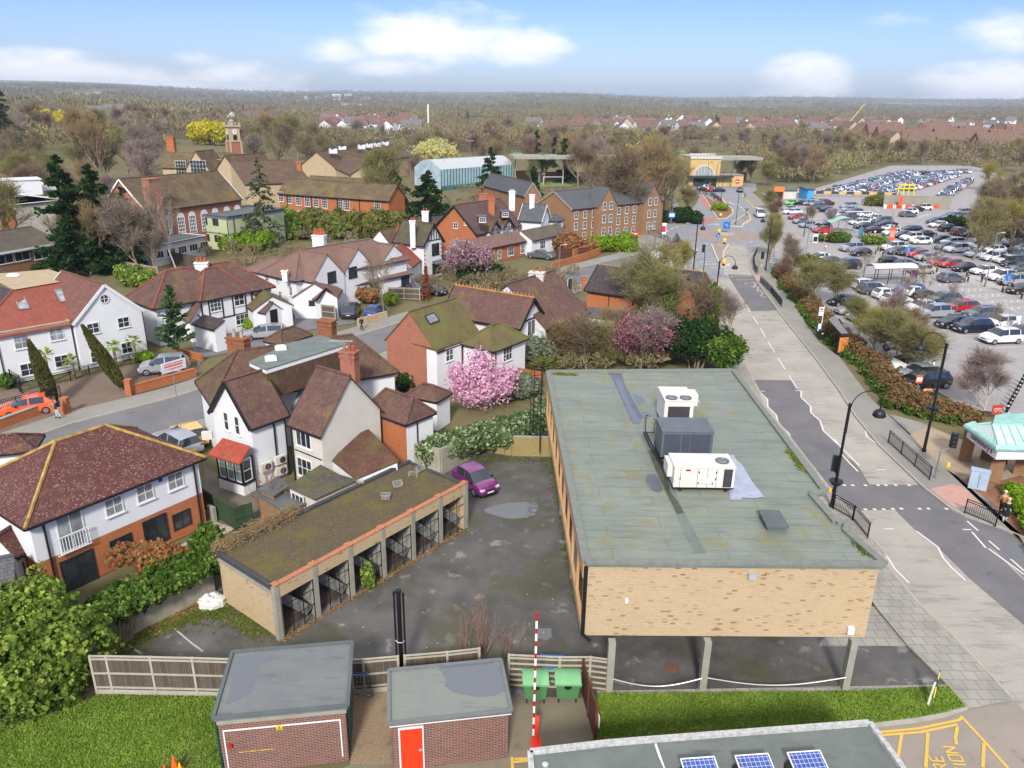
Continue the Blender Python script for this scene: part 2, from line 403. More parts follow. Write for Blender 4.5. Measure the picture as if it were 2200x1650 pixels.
WK=[FU(2290,1630),FU(2175,1505),('FR',1900,520),('FR',1700,330),('FR',1545,140),('CR',830,1450),('CR',720,1340),('CR',565,1145),('CR',410,965),('RS',640,780),('RS',525,650),('RS',480,520),('RS',420,410),('RS',350,270),('RS',250,30),('JN',1000,1420),('JN',860,1080),('JN',790,940),('JN',700,830),('JN',600,655)]
EK=[FU(2330,1205),('CR',1815,1345),('CR',1640,1270),('CR',1400,1190),('CR',1300,1140),('CR',1100,985),('CR',960,850),('CR',790,690),('CR',620,480),('CR',500,290),('CR',330,60),('RD',2000,930),('RD',1890,790),('RD',1740,590),('RD',1640,440),('RD',1610,330),('JN',1230,740),('JN',1290,640),('JN',1370,540),('JN',1450,430),('JN',1400,310),('JN',1240,170),('JN',1180,110)]
road_poly=WK+[('JN',440,560),('JN',350,480),('JN',130,450),('JN',-60,440),('JN',-60,400),('JN',130,420),('JN',330,400),('JN',560,385),('JN',660,365),('JN',690,330),('JN',660,280),('JN',640,240),('JN',700,160),('JN',720,100),('JN',640,40),('JN',560,20),('JN',560,-20),('JN',1290,-30),('JN',1300,40)]+EK[::-1]+[FU(2330,1700)]
sht('main_road',road_poly,.0,M_road)
jroad=[('JN',640,760),('JN',600,655),('JN',440,560),('JN',350,480),('JN',130,450),('JN',-60,440),('JN',-60,400),('JN',130,420),('JN',330,400),('JN',560,385),('JN',660,365),('JN',690,330),('JN',660,280),('JN',640,240),('JN',700,160),('JN',720,100),('JN',640,40),('JN',560,20),('JN',560,-20),('JN',1290,-30),('JN',1300,40),('JN',1180,110),('JN',1240,170),('JN',1400,310),('JN',1450,430),('JN',1370,540),('JN',1290,640),('JN',1230,700),('JN',1180,600),('JN',1010,600),('JN',960,660),('JN',970,890),('JN',1040,925),('JN',790,920)]
M_asphB=roM('blue grey asphalt',(148,150,156),(136,139,146),(112,114,120),srp=False)
sht('junction_surface',jroad,.006,M_asphB)
sht('resurfaced_lane_far',[('RD',1430,430),('RD',1640,440),('RD',1850,735),('RD',1620,742),('RD',1590,690),('RD',1460,490)],.006,M_asph)
sht('resurfaced_lane',[('RS',440,425),('RS',735,430),('RS',780,500),('RS',810,520),('RS',815,570),('RS',885,640),('RS',895,690),('RS',960,750),('RS',980,830),('RS',1100,940),('RS',1180,1040),('CR',600,790),('CR',660,860),('CR',720,960),('CR',1100,963),('CR',1300,1136),('CR',1500,1330),('CR',1815,1640),FU(2290,1330),FU(2290,1420),('CR',1420,1620),('CR',1300,1500),('CR',1210,1410),('CR',1130,1350),('CR',1050,1290),('CR',950,1190),('CR',900,1140),('CR',565,1143),('CR',410,967),('RS',860,1075),('RS',830,1030),('RS',745,935),('RS',715,850),('RS',635,770),('RS',615,700),('RS',550,640),('RS',545,580),('RS',475,515)],.006,M_asph)
sht('side_turning',[('CR',1300,1140),('CR',1400,1190),('CR',1640,1270),('CR',1815,1345),FU(2330,1205),FU(2330,1330),('CR',1815,1620),('CR',1500,1330)],.003,M_asph)
def disc(name,c,rx,ry,z,m_,n=40,h=None):
 c=W(*c);mb=MB();q=[(c.x+rx*cos(2*PI*i/n),c.y+ry*sin(2*PI*i/n)) for i in range(n)]
 if h:mb.prs(q,z,z+h)
 else:mb.poly([(a,b,z) for a,b in q])
 return stc(name,mb,m_)
M_apron=slabM('pinkish block apron',(176,156,146),(166,150,142),.2,.1,(150,136,128))
disc('roundabout_apron',('JN',985,495),6.6,7.4,.012,M_apron)
disc('roundabout_island',('JN',985,487),2.0,1.6,.0,MKb,24,.16)
WPAV=[('FR',1920,825),('FR',1840,720),('FR',1640,520),('FR',1500,350),('FR',1440,250),('RS',1060,1560),('RS',880,1400),('RS',640,1200),('RS',520,900),('RS',380,650),('RS',290,420),('RS',210,330),('RS',150,100),('JN',880,1380),('JN',780,1100),('JN',680,980),('JN',560,880)]
west=[q for q in WK[1:]]+[('JN',560,700),('JN',520,840)]+WPAV[::-1]
sht('west_pavement',west,-.05,M_slab,.165)
EP=[FU(2330,1255),('CR',1815,1390),('CR',1700,1230),('CR',1560,1080),('CR',1420,980),('CR',1380,950),('CN',1300,1330),('CN',1090,1020),('CN',560,790),('CN',150,680),('CR',860,470),('CR',700,330),('RS',1320,530),('RS',1110,250),('RD',2200,1010),('RD',2090,860),('RD',1990,680),('RD',1890,540),('RD',1800,440),('RD',1760,400),('JN',1420,800),('JN',1400,700),('JN',1430,560),('JN',1500,470),('JN',1450,330),('JN',1420,250),('JN',1330,130),('JN',1260,70),('JN',1200,90)]
sht('east_pavement',EK[1:]+[('JN',1180,100)]+EP[::-1][1:],-.05,MpR,.165)
kb=MB();krb(kb,WK[1:]);krb(kb,EK[1:]);stc('kerbs',kb,MKb)
sht('tactile_paving',[('CR',1150,1000),('CR',1310,965),('CR',1390,990),('CR',1520,1130),('CR',1310,1130)],.12,pln('pink tactile paving',(190,150,140),.85,.1,3))
sht('red_tactile_paving',[('RD',1650,440),('RD',1710,445),('RD',1730,480),('RD',1680,490)],.12,MT['pink tactile paving'])
sht('canopy_forecourt',[('CR',1000,620),('CR',1130,560),('CR',1330,640),('CR',1560,700),('CR',1815,740),('CR',1815,900),('CR',1660,940),('CR',1500,870),('CR',1390,940),('CR',1240,850)],.122,pln('warm paving',(168,150,128),.8,.14,1))
sht('planting_bed',[('CR',1340,930),('CR',1420,990),('CR',1560,1085),('CR',1815,1400),('CR',2000,1500),('CR',2000,880),('CR',1660,930),('CR',1500,860)],-.05,pln('bark mulch',(140,100,76),.95,.2,2),.15)
def isl(name,lst,m_,h=.14):
 sht(name,lst,-.03,m_,h+.03);mb=MB();krb(mb,lst+[lst[0]],.22,0,h+.01);return stc(name+'_kerb',mb,pln('pale kerb',(206,200,190),.85,.1,2))
isl('splitter_island',[('JN',838,590),('JN',1015,600),('JN',965,665),('JN',960,740),('JN',990,815),('JN',945,822),('JN',900,740)],M_apron)
isl('north_island',[('JN',1000,405),('JN',1185,290),('JN',1225,295),('JN',1240,340),('JN',1165,380),('JN',1150,412)],MpR)
isl('planted_island',[('JN',735,60),('JN',860,150),('JN',940,120),('JN',990,190),('JN',1050,230),('JN',1055,280),('JN',1000,325),('JN',905,330),('JN',850,250),('JN',830,210)],pln('bark mulch',(140,100,76),.95,.2,2))
isl('bus_road_island',[('JN',560,250),('JN',640,260),('JN',685,320),('JN',670,360),('JN',590,380),('JN',560,320)],M_grass)
M_red=pln('red road surface',(178,120,118),.85,.1,2)
sht('red_bus_lane',[('JN',715,95),('JN',760,100),('JN',830,150),('JN',870,200),('JN',840,245),('JN',780,220),('JN',730,140)],.014,M_red)
sht('red_road_table',[('JN',690,322),('JN',890,320),('JN',905,345),('JN',840,362),('JN',740,382),('JN',660,370)],.014,M_red)
sht('station_road_pavement',[('JN',0,470),('JN',130,465),('JN',330,490),('JN',430,570),('JN',420,580),('JN',230,655),('JN',0,700),('JN',-120,700),('JN',-60,560)],-.05,MpR,.165)
sht('north_west_pavement',[('JN',-60,400),('JN',330,400),('JN',560,385),('JN',575,360),('JN',540,260),('JN',480,150),('JN',430,100),('JN',450,200),('JN',480,260),('JN',500,340),('JN',470,360),('JN',300,370),('JN',-60,380)],-.05,MpR,.165)
SF=[(-60,22),(-37.4,52.2),(-35.1,56.3),(-29.1,62.8),(-19,79.4),(-12.9,88.3),(7.7,118.1),(19.9,132.5),(27.5,137.8)]
def offs(l,d):
 o=[]
 for i,p in en(l):
  a=V3(l[max(i-1,0)]);b=V3(l[min(i+1,len(l)-1)]);t=(b-a).normalized();o.append((p[0]-t.y*d,p[1]+t.x*d))
 return o
def ribbon(name,l,d0,d1,z,m_,h=None):
 a=offs(l,d0);b=offs(l,d1);mb=MB()
 for i in range(len(l)-1):
  q=[a[i],a[i+1],b[i+1],b[i]]
  if h:mb.prs(q,z,z+h)
  else:mb.poly([(x,y,z) for x,y in q][::-1] if d1<d0 else [(x,y,z) for x,y in q][::-1])
 return stc(name,mb,m_)
M_street=roM('street asphalt',(124,124,128),(112,112,116),(92,92,96),srp=False)
mb=MB();a=offs(SF,0);b=offs(SF,-6.8)
for i in range(len(SF)-1):mb.poly([(*p,.003) for p in (a[i],b[i],b[i+1],a[i+1])])
stc('residential_street',mb,M_street)
ribbon('street_far_pavement',SF,0,2.6,-.05,MpR,.17)
ribbon('street_near_pavement',SF,-6.8,-8.8,-.05,MpR,.16)
mb=MB()
for d in (.0,-6.8):
 l=offs(SF,d)
 for p,q in zip(l[:-1],l[1:]):mb.bar((*p,.04),(*q,.04),.14,.17)
stc('street_kerbs',mb,MKb)
sht('block_drive',[FU(-60,1000),FU(0,960),('WH',1010,1290),('WH',1550,1140),('WH',1560,1060),('WH',1180,1000),('WH',900,1080),('WH',400,1200),('WH',60,1240),FU(-60,860)],.004,M_block)
sht('asphalt_drive',[('WH',1560,1060),('HC',210,250),('HC',700,160),('HC',1000,40),('HC',1400,-20),('HC',1400,-150),('HC',850,-120),('HC',560,-20),('HC',100,90)],.004,M_street)
sht('rear_yard',[FU(150,1290),('GR',120,1060),('GR',1500,170),FU(1040,930),FU(1185,950),FU(1190,1000),FU(1250,1310),FU(1880,1310),('FR',1620,500),('FR',1840,715),('FR',180,745),FU(1310,1490),FU(1240,1500),FU(1000,1490),FU(480,1500),FU(230,1490)],.0,M_yard)
sht('forecourt_slabs',[('FR',1240,500),('FR',1230,525),('FR',1650,525),('FR',1560,350),('FR',1440,330)],.01,M_slab)
M_conc=roM('stained concrete',(142,132,114),(124,116,100),(96,88,76),srp=False)
sht('concrete_apron',[('SH',1200,880),('BN',760,900),('BN',1540,930),('BN',1530,1400),FU(1500,1640),FU(1500,1800),FU(400,1800),('SH',1180,1440)],-.01,M_conc)
M_grav=None
def gravM():
 t=NT('pea gravel');n=t.noise(18,3,.8);n2=t.noise(.8,4);c=t.mix(t.rng(n,.35,.65),lin((120,100,78)),lin((182,160,132)));c=t.mix(t.rng(n2,.55,.7,0,.7),c,lin((104,100,62)))
 t.col(c);t.bump(n,.8,.04);t.set(rough=.95);return t.m
M_grav=gravM()
tag(sht('gravel_strip',[('SH',1215,870),('SH',1500,860),('SH',1520,1440),('SH',1185,1440)],.004,M_grav),kind='stuff')
sht('left_lawn',[('LL',-200,1420),('LL',160,1300),('LL',460,1230),('LL',780,1090),('LL',1740,1105),('LL',1760,1650),('LL',1750,1900),('LL',-300,1900)],.02,M_grass,.05)
sht('right_lawn',[('FR',180,755),('FR',1335,745),('FR',1840,722),('FR',1925,820),('FR',1820,850),('FR',1480,900),('FR',180,985)],-.02,M_grass,.1)
sht('cobble_edging',[('FR',180,742),('FR',1840,712),('FR',1845,724),('FR',1335,748),('FR',180,757)],.0,M_slab,.09)
mb=MB();krb(mb,[('FR',1925,820),('FR',1820,855),('FR',1700,878),('FR',1480,905)],.16,0,.12);stc('lawn_kerb',mb,MKb)
sht('cone_slab',[('LL',1280,1610),('LL',1300,1560),('LL',1610,1540),('LL',1640,1750),('LL',1260,1750)],.075,M_conc)
sht('service_yard',[('FR',1480,905),('FR',1700,880),('FR',1820,857),('FR',1925,825),('FR',2150,780),('FR',2420,1050),('FR',2420,1400),('FR',1500,1400)],.004,roM('fire access asphalt',(158,148,138),(146,138,130),(118,110,104),srp=False))
sht('patio',[('HA',1450,1100),('HA',1740,905),('HA',1900,960),('HA',1580,1140)],.03,slabM('patio slabs',(200,184,170),(170,166,164),.6,.6,(90,84,78)))
sht('side_passage',[('HA',1640,700),('HA',1650,470),('HC',200,1100),('HC',640,1340),('HC',900,1440),('HC',640,1600),('HC',260,1400)],.012,roM('gritty passage',(122,116,104),(104,98,84),(84,78,66),srp=False))
sht('car_park',[('JN',1420,800),('JN',1450,650),('JN',1560,500),('JN',1500,150),('JN',1330,60),('RT',560,860),('RT',1290,640),('RT',1820,640),('RT',1900,660),('RT',2300,820),('CP',2500,500),FU(2500,900),FU(2330,1010),('CN',1900,640),('CN',1250,560),('CN',800,280),('CR',1160,320),('CR',900,100),('RD',2160,800),('RD',2000,620)],.001,M_park)
sht('car_park_walk',[('CP',1650,800),('CP',1870,640),('CP',2161,700),('CP',2161,870),('CP',1900,870)],.008,pln('pale walkway asphalt',(178,174,172),.85,.08,1))
mw=MB()
for a,b in (((1585,685),(1620,750)),((1640,785),(1683,850)),((1703,883),(1747,960)),((1770,1000),(1825,1088)),((1850,1135),(1913,1232)),((1945,1285),(2012,1393))):stp(mw,[('RD',*a),('RD',*b)],.12,.012)
for l in ([(475,515),(525,518)],[(475,515),(545,580),(548,638),(615,705),(632,770),(715,850),(745,935)],[(780,970),(835,1025),(862,1078)],[(760,510),(810,514),(812,568)],[(815,570),(885,635),(888,685),(960,750),(985,825),(1100,935)],[(890,1122),(930,1126)],[(1130,1010),(1190,1080),(1260,1150)]):stp(mw,[('RS',*q) for q in l],.13,.016)
for l in ([(470,640),(535,715),(650,830)],[(770,855),(840,858)],[(690,580),(700,625),(790,685)],[(820,1277),(895,1277)],[(720,1340),(830,1450),(900,1560),(1000,1660)],[(1050,1290),(1205,1405),(1240,1480),(1300,1550),(1400,1640)],[(1380,1280),(1440,1282)],[(1445,1297),(1545,1412)],[(1410,1220),(1490,1290)],[(1565,1360),(1640,1425)],[(1560,1415),(1740,1545),(1815,1600)],[(1720,1490),(1815,1575)]):stp(mw,[('CR',*q) for q in l],.12,.016)
for q in ((415,967),(470,966),(540,966),(600,966),(690,966),(780,966),(835,966),(905,966),(1000,966),(1090,966),(625,1137),(690,1137),(755,1137),(820,1137),(885,1134),(945,1132),(1075,1133),(1137,1132),(1265,1133)):
 c=W('CR',*q);mw.box((c.x,c.y,.014),(.22,.2,.01))
for l in ([(1645,495),(1665,512),(1650,530),(1690,545),(1675,570),(1730,590),(1705,612),(1770,630)],):stp(mw,[('RD',*q) for q in l],.1,.016)
for l in ([(1,650),(740,655)],):pass
for l in ([(370,470),(410,447)],[(425,440),(460,425)],[(475,420),(510,408)],[(530,403),(590,394)],[(770,582),(810,588)],[(1225,565),(1255,563)],[(1160,425),(1195,428)],[(1235,432),(1285,436)],[(1330,440),(1380,446)],[(1045,170),(1070,190)],[(1085,178),(1120,195)],[(1130,205),(1155,225)],[(1165,235),(1185,250)],[(850,788),(885,790)],[(680,640),(705,655)],[(770,790),(800,792)],[(1000,780),(1025,790),(1000,800),(1030,815)]):stp(mw,[('JN',*q) for q in l],.28,.02)
for k in range(5):stp(mw,[('JN',790+k*28,392+k%2*6),('JN',910+k*4,376+k*6)],.2,.02)
stp(mw,[('JN',745,620),('JN',760,635),('JN',755,615)],.3,.02)
stp(mw,[('JN',1010,165),('JN',1035,172),('JN',1030,160)],.3,.02)
stp(mw,[('CP',1240,272),('CP',1350,238)],.25,.02);stp(mw,[('CP',1330,245),('CP',1375,240)],.5,.02)
for l in ([(880,175),(940,210),(900,215)],[(1160,300),(1250,290)],[(1720,960),(1815,985)],[(1660,930),(1810,985)],[(2030,1030),(2100,1060)]):stp(mw,[('CP',*q) for q in l],.2,.02)
def bays(k0,n,dx,ln,sp=2.4):
 o=W(*k0);e1=V3((cos(R(9.8)),sin(R(9.8)),0));e2=V3((-e1.y,e1.x,0))
 for i in range(n):p=o+e2*(sp*i)+e1*dx;q=p+e1*ln;stp(mw,[(p.x,p.y),(q.x,q.y)],.1,.01);a=p-e2*.5;b=p+e2*.5;stp(mw,[(a.x,a.y),(b.x,b.y)],.1,.014)
bays(('C2',1440,1055),30,0,4.8);bays(('C2',970,860),28,5.2,4.6);bays(('CP',1850,1360),34,-12.5,4.8)
def hatch(k0,n):
 o=W(*k0);e1=V3((cos(R(9.8)),sin(R(9.8)),0));e2=V3((-e1.y,e1.x,0))
 for i in range(n):
  b=o+e2*(3.5*i)
  for l in ((b,b+e1*5),(b+e2*1.1,b+e2*1.1+e1*5),(b,b+e2*1.1),(b+e1*5,b+e1*5+e2*1.1)):stp(mw,[(l[0].x,l[0].y),(l[1].x,l[1].y)],.12,.012)
  for j in range(5):p=b+e1*(j*1.0);q=p+e1*.9+e2*1.1;stp(mw,[(p.x,p.y),(q.x,q.y)],.12,.012)
  p=b+e2*2.3+e1*1.0;stp(mw,[(p.x-.4,p.y),(p.x+.3,p.y+.1),(p.x+.3,p.y+.6),(p.x-.2,p.y+.5)],.12,.012)
hatch(('CP',2060,1040),7);hatch(('CP',1250,745),3);hatch(('CP',820,620),3)
stc('white_road_markings',mw,MWt)
my=MB()
for off_ in (0,1):
 e=.16+.2*off_
 stp(my,[('RS',250+e*18,30),('RS',350+e*18,270),('RS',420+e*18,410),('RS',470+e*14,500)],.09,.02) if off_==0 else None
for l in ([(1100,400),(1190,300)],[(1215,292),(1240,345),(1160,395)],[(990,330),(1050,285),(1060,240),(1000,190),(950,125)],[(1200,140),(1310,250)],[(1380,290),(1430,320)],[(1150,90),(1200,135)]):stp(my,[('JN',*q) for q in l],.35,.02)
for l in ([(1505,933),(1700,915),(1890,875),(1912,862)],[(1515,947),(1710,932),(1885,895)],[(1622,940),(1600,1070)],[(1745,935),(1735,1100)],[(1885,905),(1875,960),(1880,990)],[(1900,855),(2020,985),(2130,1110)],[(2010,985),(2005,1100)]):stp(my,[('FR',*q) for q in l],.13,.02)
for l in ([(800,1510),(805,1620)],[(820,1525),(955,1520)],[(800,1552),(950,1540)]):stp(my,[('BN',*q) for q in l],.12,.02)
c=pts2([('CP',210,62),('CP',1100,90)])
stc('yellow_road_markings',my,M_yellow)
def ltr(mb,txt,org,ux,uy,sz,thick,z):
 G={'N':[[(0,0),(0,1),(.7,0),(.7,1)]],'O':[[(0,0),(.7,0),(.7,1),(0,1),(0,0)]],'I':[[(.1,0),(.1,1)]],'T':[[(.35,0),(.35,1)],[(0,1),(.7,1)]],'F':[[(0,0),(0,1),(.6,1)],[(0,.5),(.5,.5)]],'R':[[(0,0),(0,1),(.6,1),(.6,.5),(0,.5)],[(.3,.5),(.7,0)]],'E':[[(.6,0),(0,0),(0,1),(.6,1)],[(0,.5),(.5,.5)]],'A':[[(0,0),(.35,1),(.7,0)],[(.15,.4),(.55,.4)]],'S':[[(0,0),(.6,0),(.6,.5),(0,.5),(0,1),(.6,1)]]}
 x=0
 for ch in txt:
  for st in G.get(ch,[]):
   p=[org+ux*((x+a)*sz)+uy*(b*sz*1.2) for a,b in st]
   for a,b in zip(p[:-1],p[1:]):stp(mb,[(a.x,a.y),(b.x,b.y)],thick,z)
  x+=(1.0 if ch!='I' else .5)
ml=MB()
o1=W('FR',1868,995);u1=(o1-W('FR',1930,1095)).normalized();v1=V3((-u1.y,u1.x,0))
ltr(ml,'STATION',o1-u1*2.7,u1,v1,.42,.08,.02)
ltr(ml,'FIRE',W('FR',1805,1042)-u1*1.35,u1,v1,.42,.08,.02)
stc('painted_words',ml,M_yellow)
M_water=NT('puddle water');M_water.col(lin((92,96,104)));M_water.set(rough=.03,spec=.9);M_water=M_water.m
def pdl(c,rx,ry,seed,rz=0,z=.006):
 rnd=RR(seed);c=W(*c) if not isi(c,V3) else c;n=30;ph=[rnd.uniform(0,6) for _ in range(4)]
 q=[]
 for i in range(n):
  t=2*PI*i/n;k=1+.13*sin(2*t+ph[0])+.1*sin(3*t+ph[1])+.06*sin(5*t+ph[2])
  a,b=rx*k*cos(t),ry*k*sin(t);q.append((c.x+a*cos(rz)-b*sin(rz),c.y+a*sin(rz)+b*cos(rz),z if c.z==0 else c.z+z))
 return q
mb=MB();mb.poly(pdl(('FU',1104,1096),1.55,1.15,1));mb.poly(pdl(('BN',1085,445),.5,.5,4));mb.poly(pdl(('CR',1770,1430),.9,.7,6));stc('puddles',mb,M_water)
M_glass=glassM();M_glassL=glassM('curtained glass',(120,126,130),.15)
MW=pln('white frame',(232,234,236),.5,.03);M_dfr=pln('dark frame',(40,44,52),.5,.05);MKF=pln('black paint',(28,27,28),.55,.1)
MR=pln('white render',(232,234,238),.85,.05,.6,fine=.1);MC=pln('cream render',(212,208,200),.85,.07,.8,fine=.12)
M_gut=pln('black gutter',(30,28,30),.5,.05);M_lead=pln('lead flashing',(150,156,164),.6,.12,2);MF_=pln('grey felt',(96,104,106),.85,.15,.8,fine=.15)
M_pot=pln('terracotta pot',(186,96,62),.8,.15,3);MS=pln('galvanised steel',(160,166,172),.45,.1,3,metal=.6);M_alu=pln('pale metal',(200,204,208),.4,.05,2,metal=.3)
MK=pln('weathered concrete',(158,156,146),.9,.16,1.2,fine=.2)
ML=pln('black street furniture',(24,25,30),.45,.05)
BO=brickM('orange brick',(190,108,64),(164,88,54),(176,140,106));B_red=brickM('red brick',(176,102,76),(150,84,66),(176,150,134));BS_=brickM('tan stock brick',(200,177,142),(188,164,130),(178,160,134),hl=(146,112,82),stain=.12)
BM=brickM('multi coloured brick',(128,82,74),(86,66,72),(176,158,142),bw=.24,bh=.083);BB=brickM('brown brick',(160,118,84),(136,98,72),(160,138,112))
TB=tlM('brown clay tiles',(116,88,72),(96,74,64),(110,104,56),.25);T_red=tlM('orange red tiles',(172,92,76),(146,78,68),None,0,dark=.25);TMr=tlM('lichened maroon tiles',(112,66,62),(92,56,56),(120,104,70),.12,spots=(156,138,128),dark=.3)
TMv=tlM('mauve brown tiles',(142,112,102),(130,102,94),None,0,dark=.25);TS=tlM('grey slates',(96,100,106),(84,88,96),None,0,bw=.25,bh=.2,dark=.25);T_dark=tlM('dark concrete tiles',(70,64,66),(60,55,58),None,0,bw=.33,bh=.34,dark=.2)
T_moss=tlM('mossy brown tiles',(120,100,76),(104,88,68),(112,112,56),.55);TR=tlM('weathered red brown tiles',(122,88,80),(100,76,74),(120,112,60),.15)
T_olive=tlM('lichened brown school tiles',(112,94,74),(98,82,68),(126,112,66),.4,bw=.2,bh=.14)
class PL_:
 """a vertical wall: A left end, B right end as seen from outside; n points out"""
 def __init__(s,A,B):
  s.A=V3((A[0],A[1],0));s.B=V3((B[0],B[1],0));s.u=(s.B-s.A).normalized();s.n=V3((s.u.y,-s.u.x,0));s.len=(s.B-s.A).length
 def hit(s,k,x,y):
  d=ray(k,x,y);o=V3((0,0,CH));t=(s.A-o).dot(s.n)/d.dot(s.n);p=o+d*t;return (p-s.A).dot(s.u),p.z
 def pt(s,a,z,off=0):return V3((s.A.x+s.u.x*a+s.n.x*off,s.A.y+s.u.y*a+s.n.y*off,z))
def pbx(mb,pl,a0,a1,z0,z1,o0,o1):
 q=[pl.pt(a,z,o) for o in (o0,o1) for (a,z) in ((a0,z0),(a1,z0),(a1,z1),(a0,z1))]
 return mb.add(q,[(3,2,1,0),(4,5,6,7),(0,1,5,4),(1,2,6,5),(2,3,7,6),(3,0,4,7)])
def win(rtt,pl,a,z,w,h,cols=2,rows=2,fr=None,gl=None,sill=True,bar=.045,fw=.07,name='window',out=.0):
 fr=fr or MW;mb=MB();a0,a1,z0,z1=a-w/2,a+w/2,z-h/2,z+h/2;o=.055+out
 pbx(mb,pl,a0,a1,z0,z0+fw,out+.0,o);pbx(mb,pl,a0,a1,z1-fw,z1,out+.0,o);pbx(mb,pl,a0,a0+fw,z0+fw,z1-fw,out,o-.003);pbx(mb,pl,a1-fw,a1,z0+fw,z1-fw,out,o-.003)
 for i in range(1,cols):
  x=a0+w*i/cols;pbx(mb,pl,x-bar/2,x+bar/2,z0+fw,z1-fw,out,o-.006)
 for i in range(1,rows):
  y=z0+h*i/rows;pbx(mb,pl,a0+fw,a1-fw,y-bar/2,y+bar/2,out,o-.012)
 if sill:pbx(mb,pl,a0-.05,a1+.05,z0-.06,z0-.004,out,.12+out)
 f=mb.bd(name,fr,rtt)
 g=MB();pbx(g,pl,a0+fw*.6,a1-fw*.6,z0+fw*.6,z1-fw*.6,out,.028+out);g.bd('pane',gl or M_glass,f)
 return f
def wnp(rtt,pl,k,x,y,w,h,*a,**b):
 u,z=pl.hit(k,x,y);return win(rtt,pl,u,z,w,h,*a,**b)
def pipe(rtt,pl,a,z1,z0=0,r=.05,m_=None):
 mb=MB();mb.tube([pl.pt(a,z1,.07),pl.pt(a,z0,.07)],r,6);return mb.bd('downpipe',m_ or M_gut,rtt)
def slab(mb,pts,th=.1):
 """roof slab: top face pts, dropped by th"""
 pts=[V3(p) for p in pts];n=len(pts);lo=[p-V3((0,0,th)) for p in pts]
 nn=(pts[1]-pts[0]).cross(pts[2]-pts[0])
 if nn.z<0:pts=pts[::-1];lo=lo[::-1]
 vs=pts+lo;mb.add(vs,[list(range(n)),list(range(n,2*n))[::-1]]+[(i,i+n,(i+1)%n+n,(i+1)%n) for i in range(n)])
def ridgebar(mb,a,b,r=.11):mb.tube([a,b],r,6)
def chy(rtt,c,w,d,z0,z1,m_,pots=2,rz=0,cap=True,potm=None,potcol=None,potr=.13,poth=.5):
 """brick stack with corbelled head and pots"""
 mb=MB();h=z1-z0;mb.box((c[0],c[1],z0+h/2),(w,d,h),rz)
 if cap:
  mb.box((c[0],c[1],z1-.28),(w+.12,d+.12,.16),rz);mb.box((c[0],c[1],z1+.04),(w+.2,d+.2,.12),rz)
 ch=mb.bd('chimney',m_,rtt)
 for i in range(pots):
  t=(i-(pots-1)/2)*(w/(pots+.3));x=c[0]+t*cos(rz);y=c[1]+t*sin(rz)
  p=MB();p.cyl((x,y,z1+.09),potr,poth,8,potr*.8);p.cyl((x,y,z1+.09+poth),potr*1.05,.06,8);p.bd('chimney_pot',potm or M_pot,ch)
 return ch
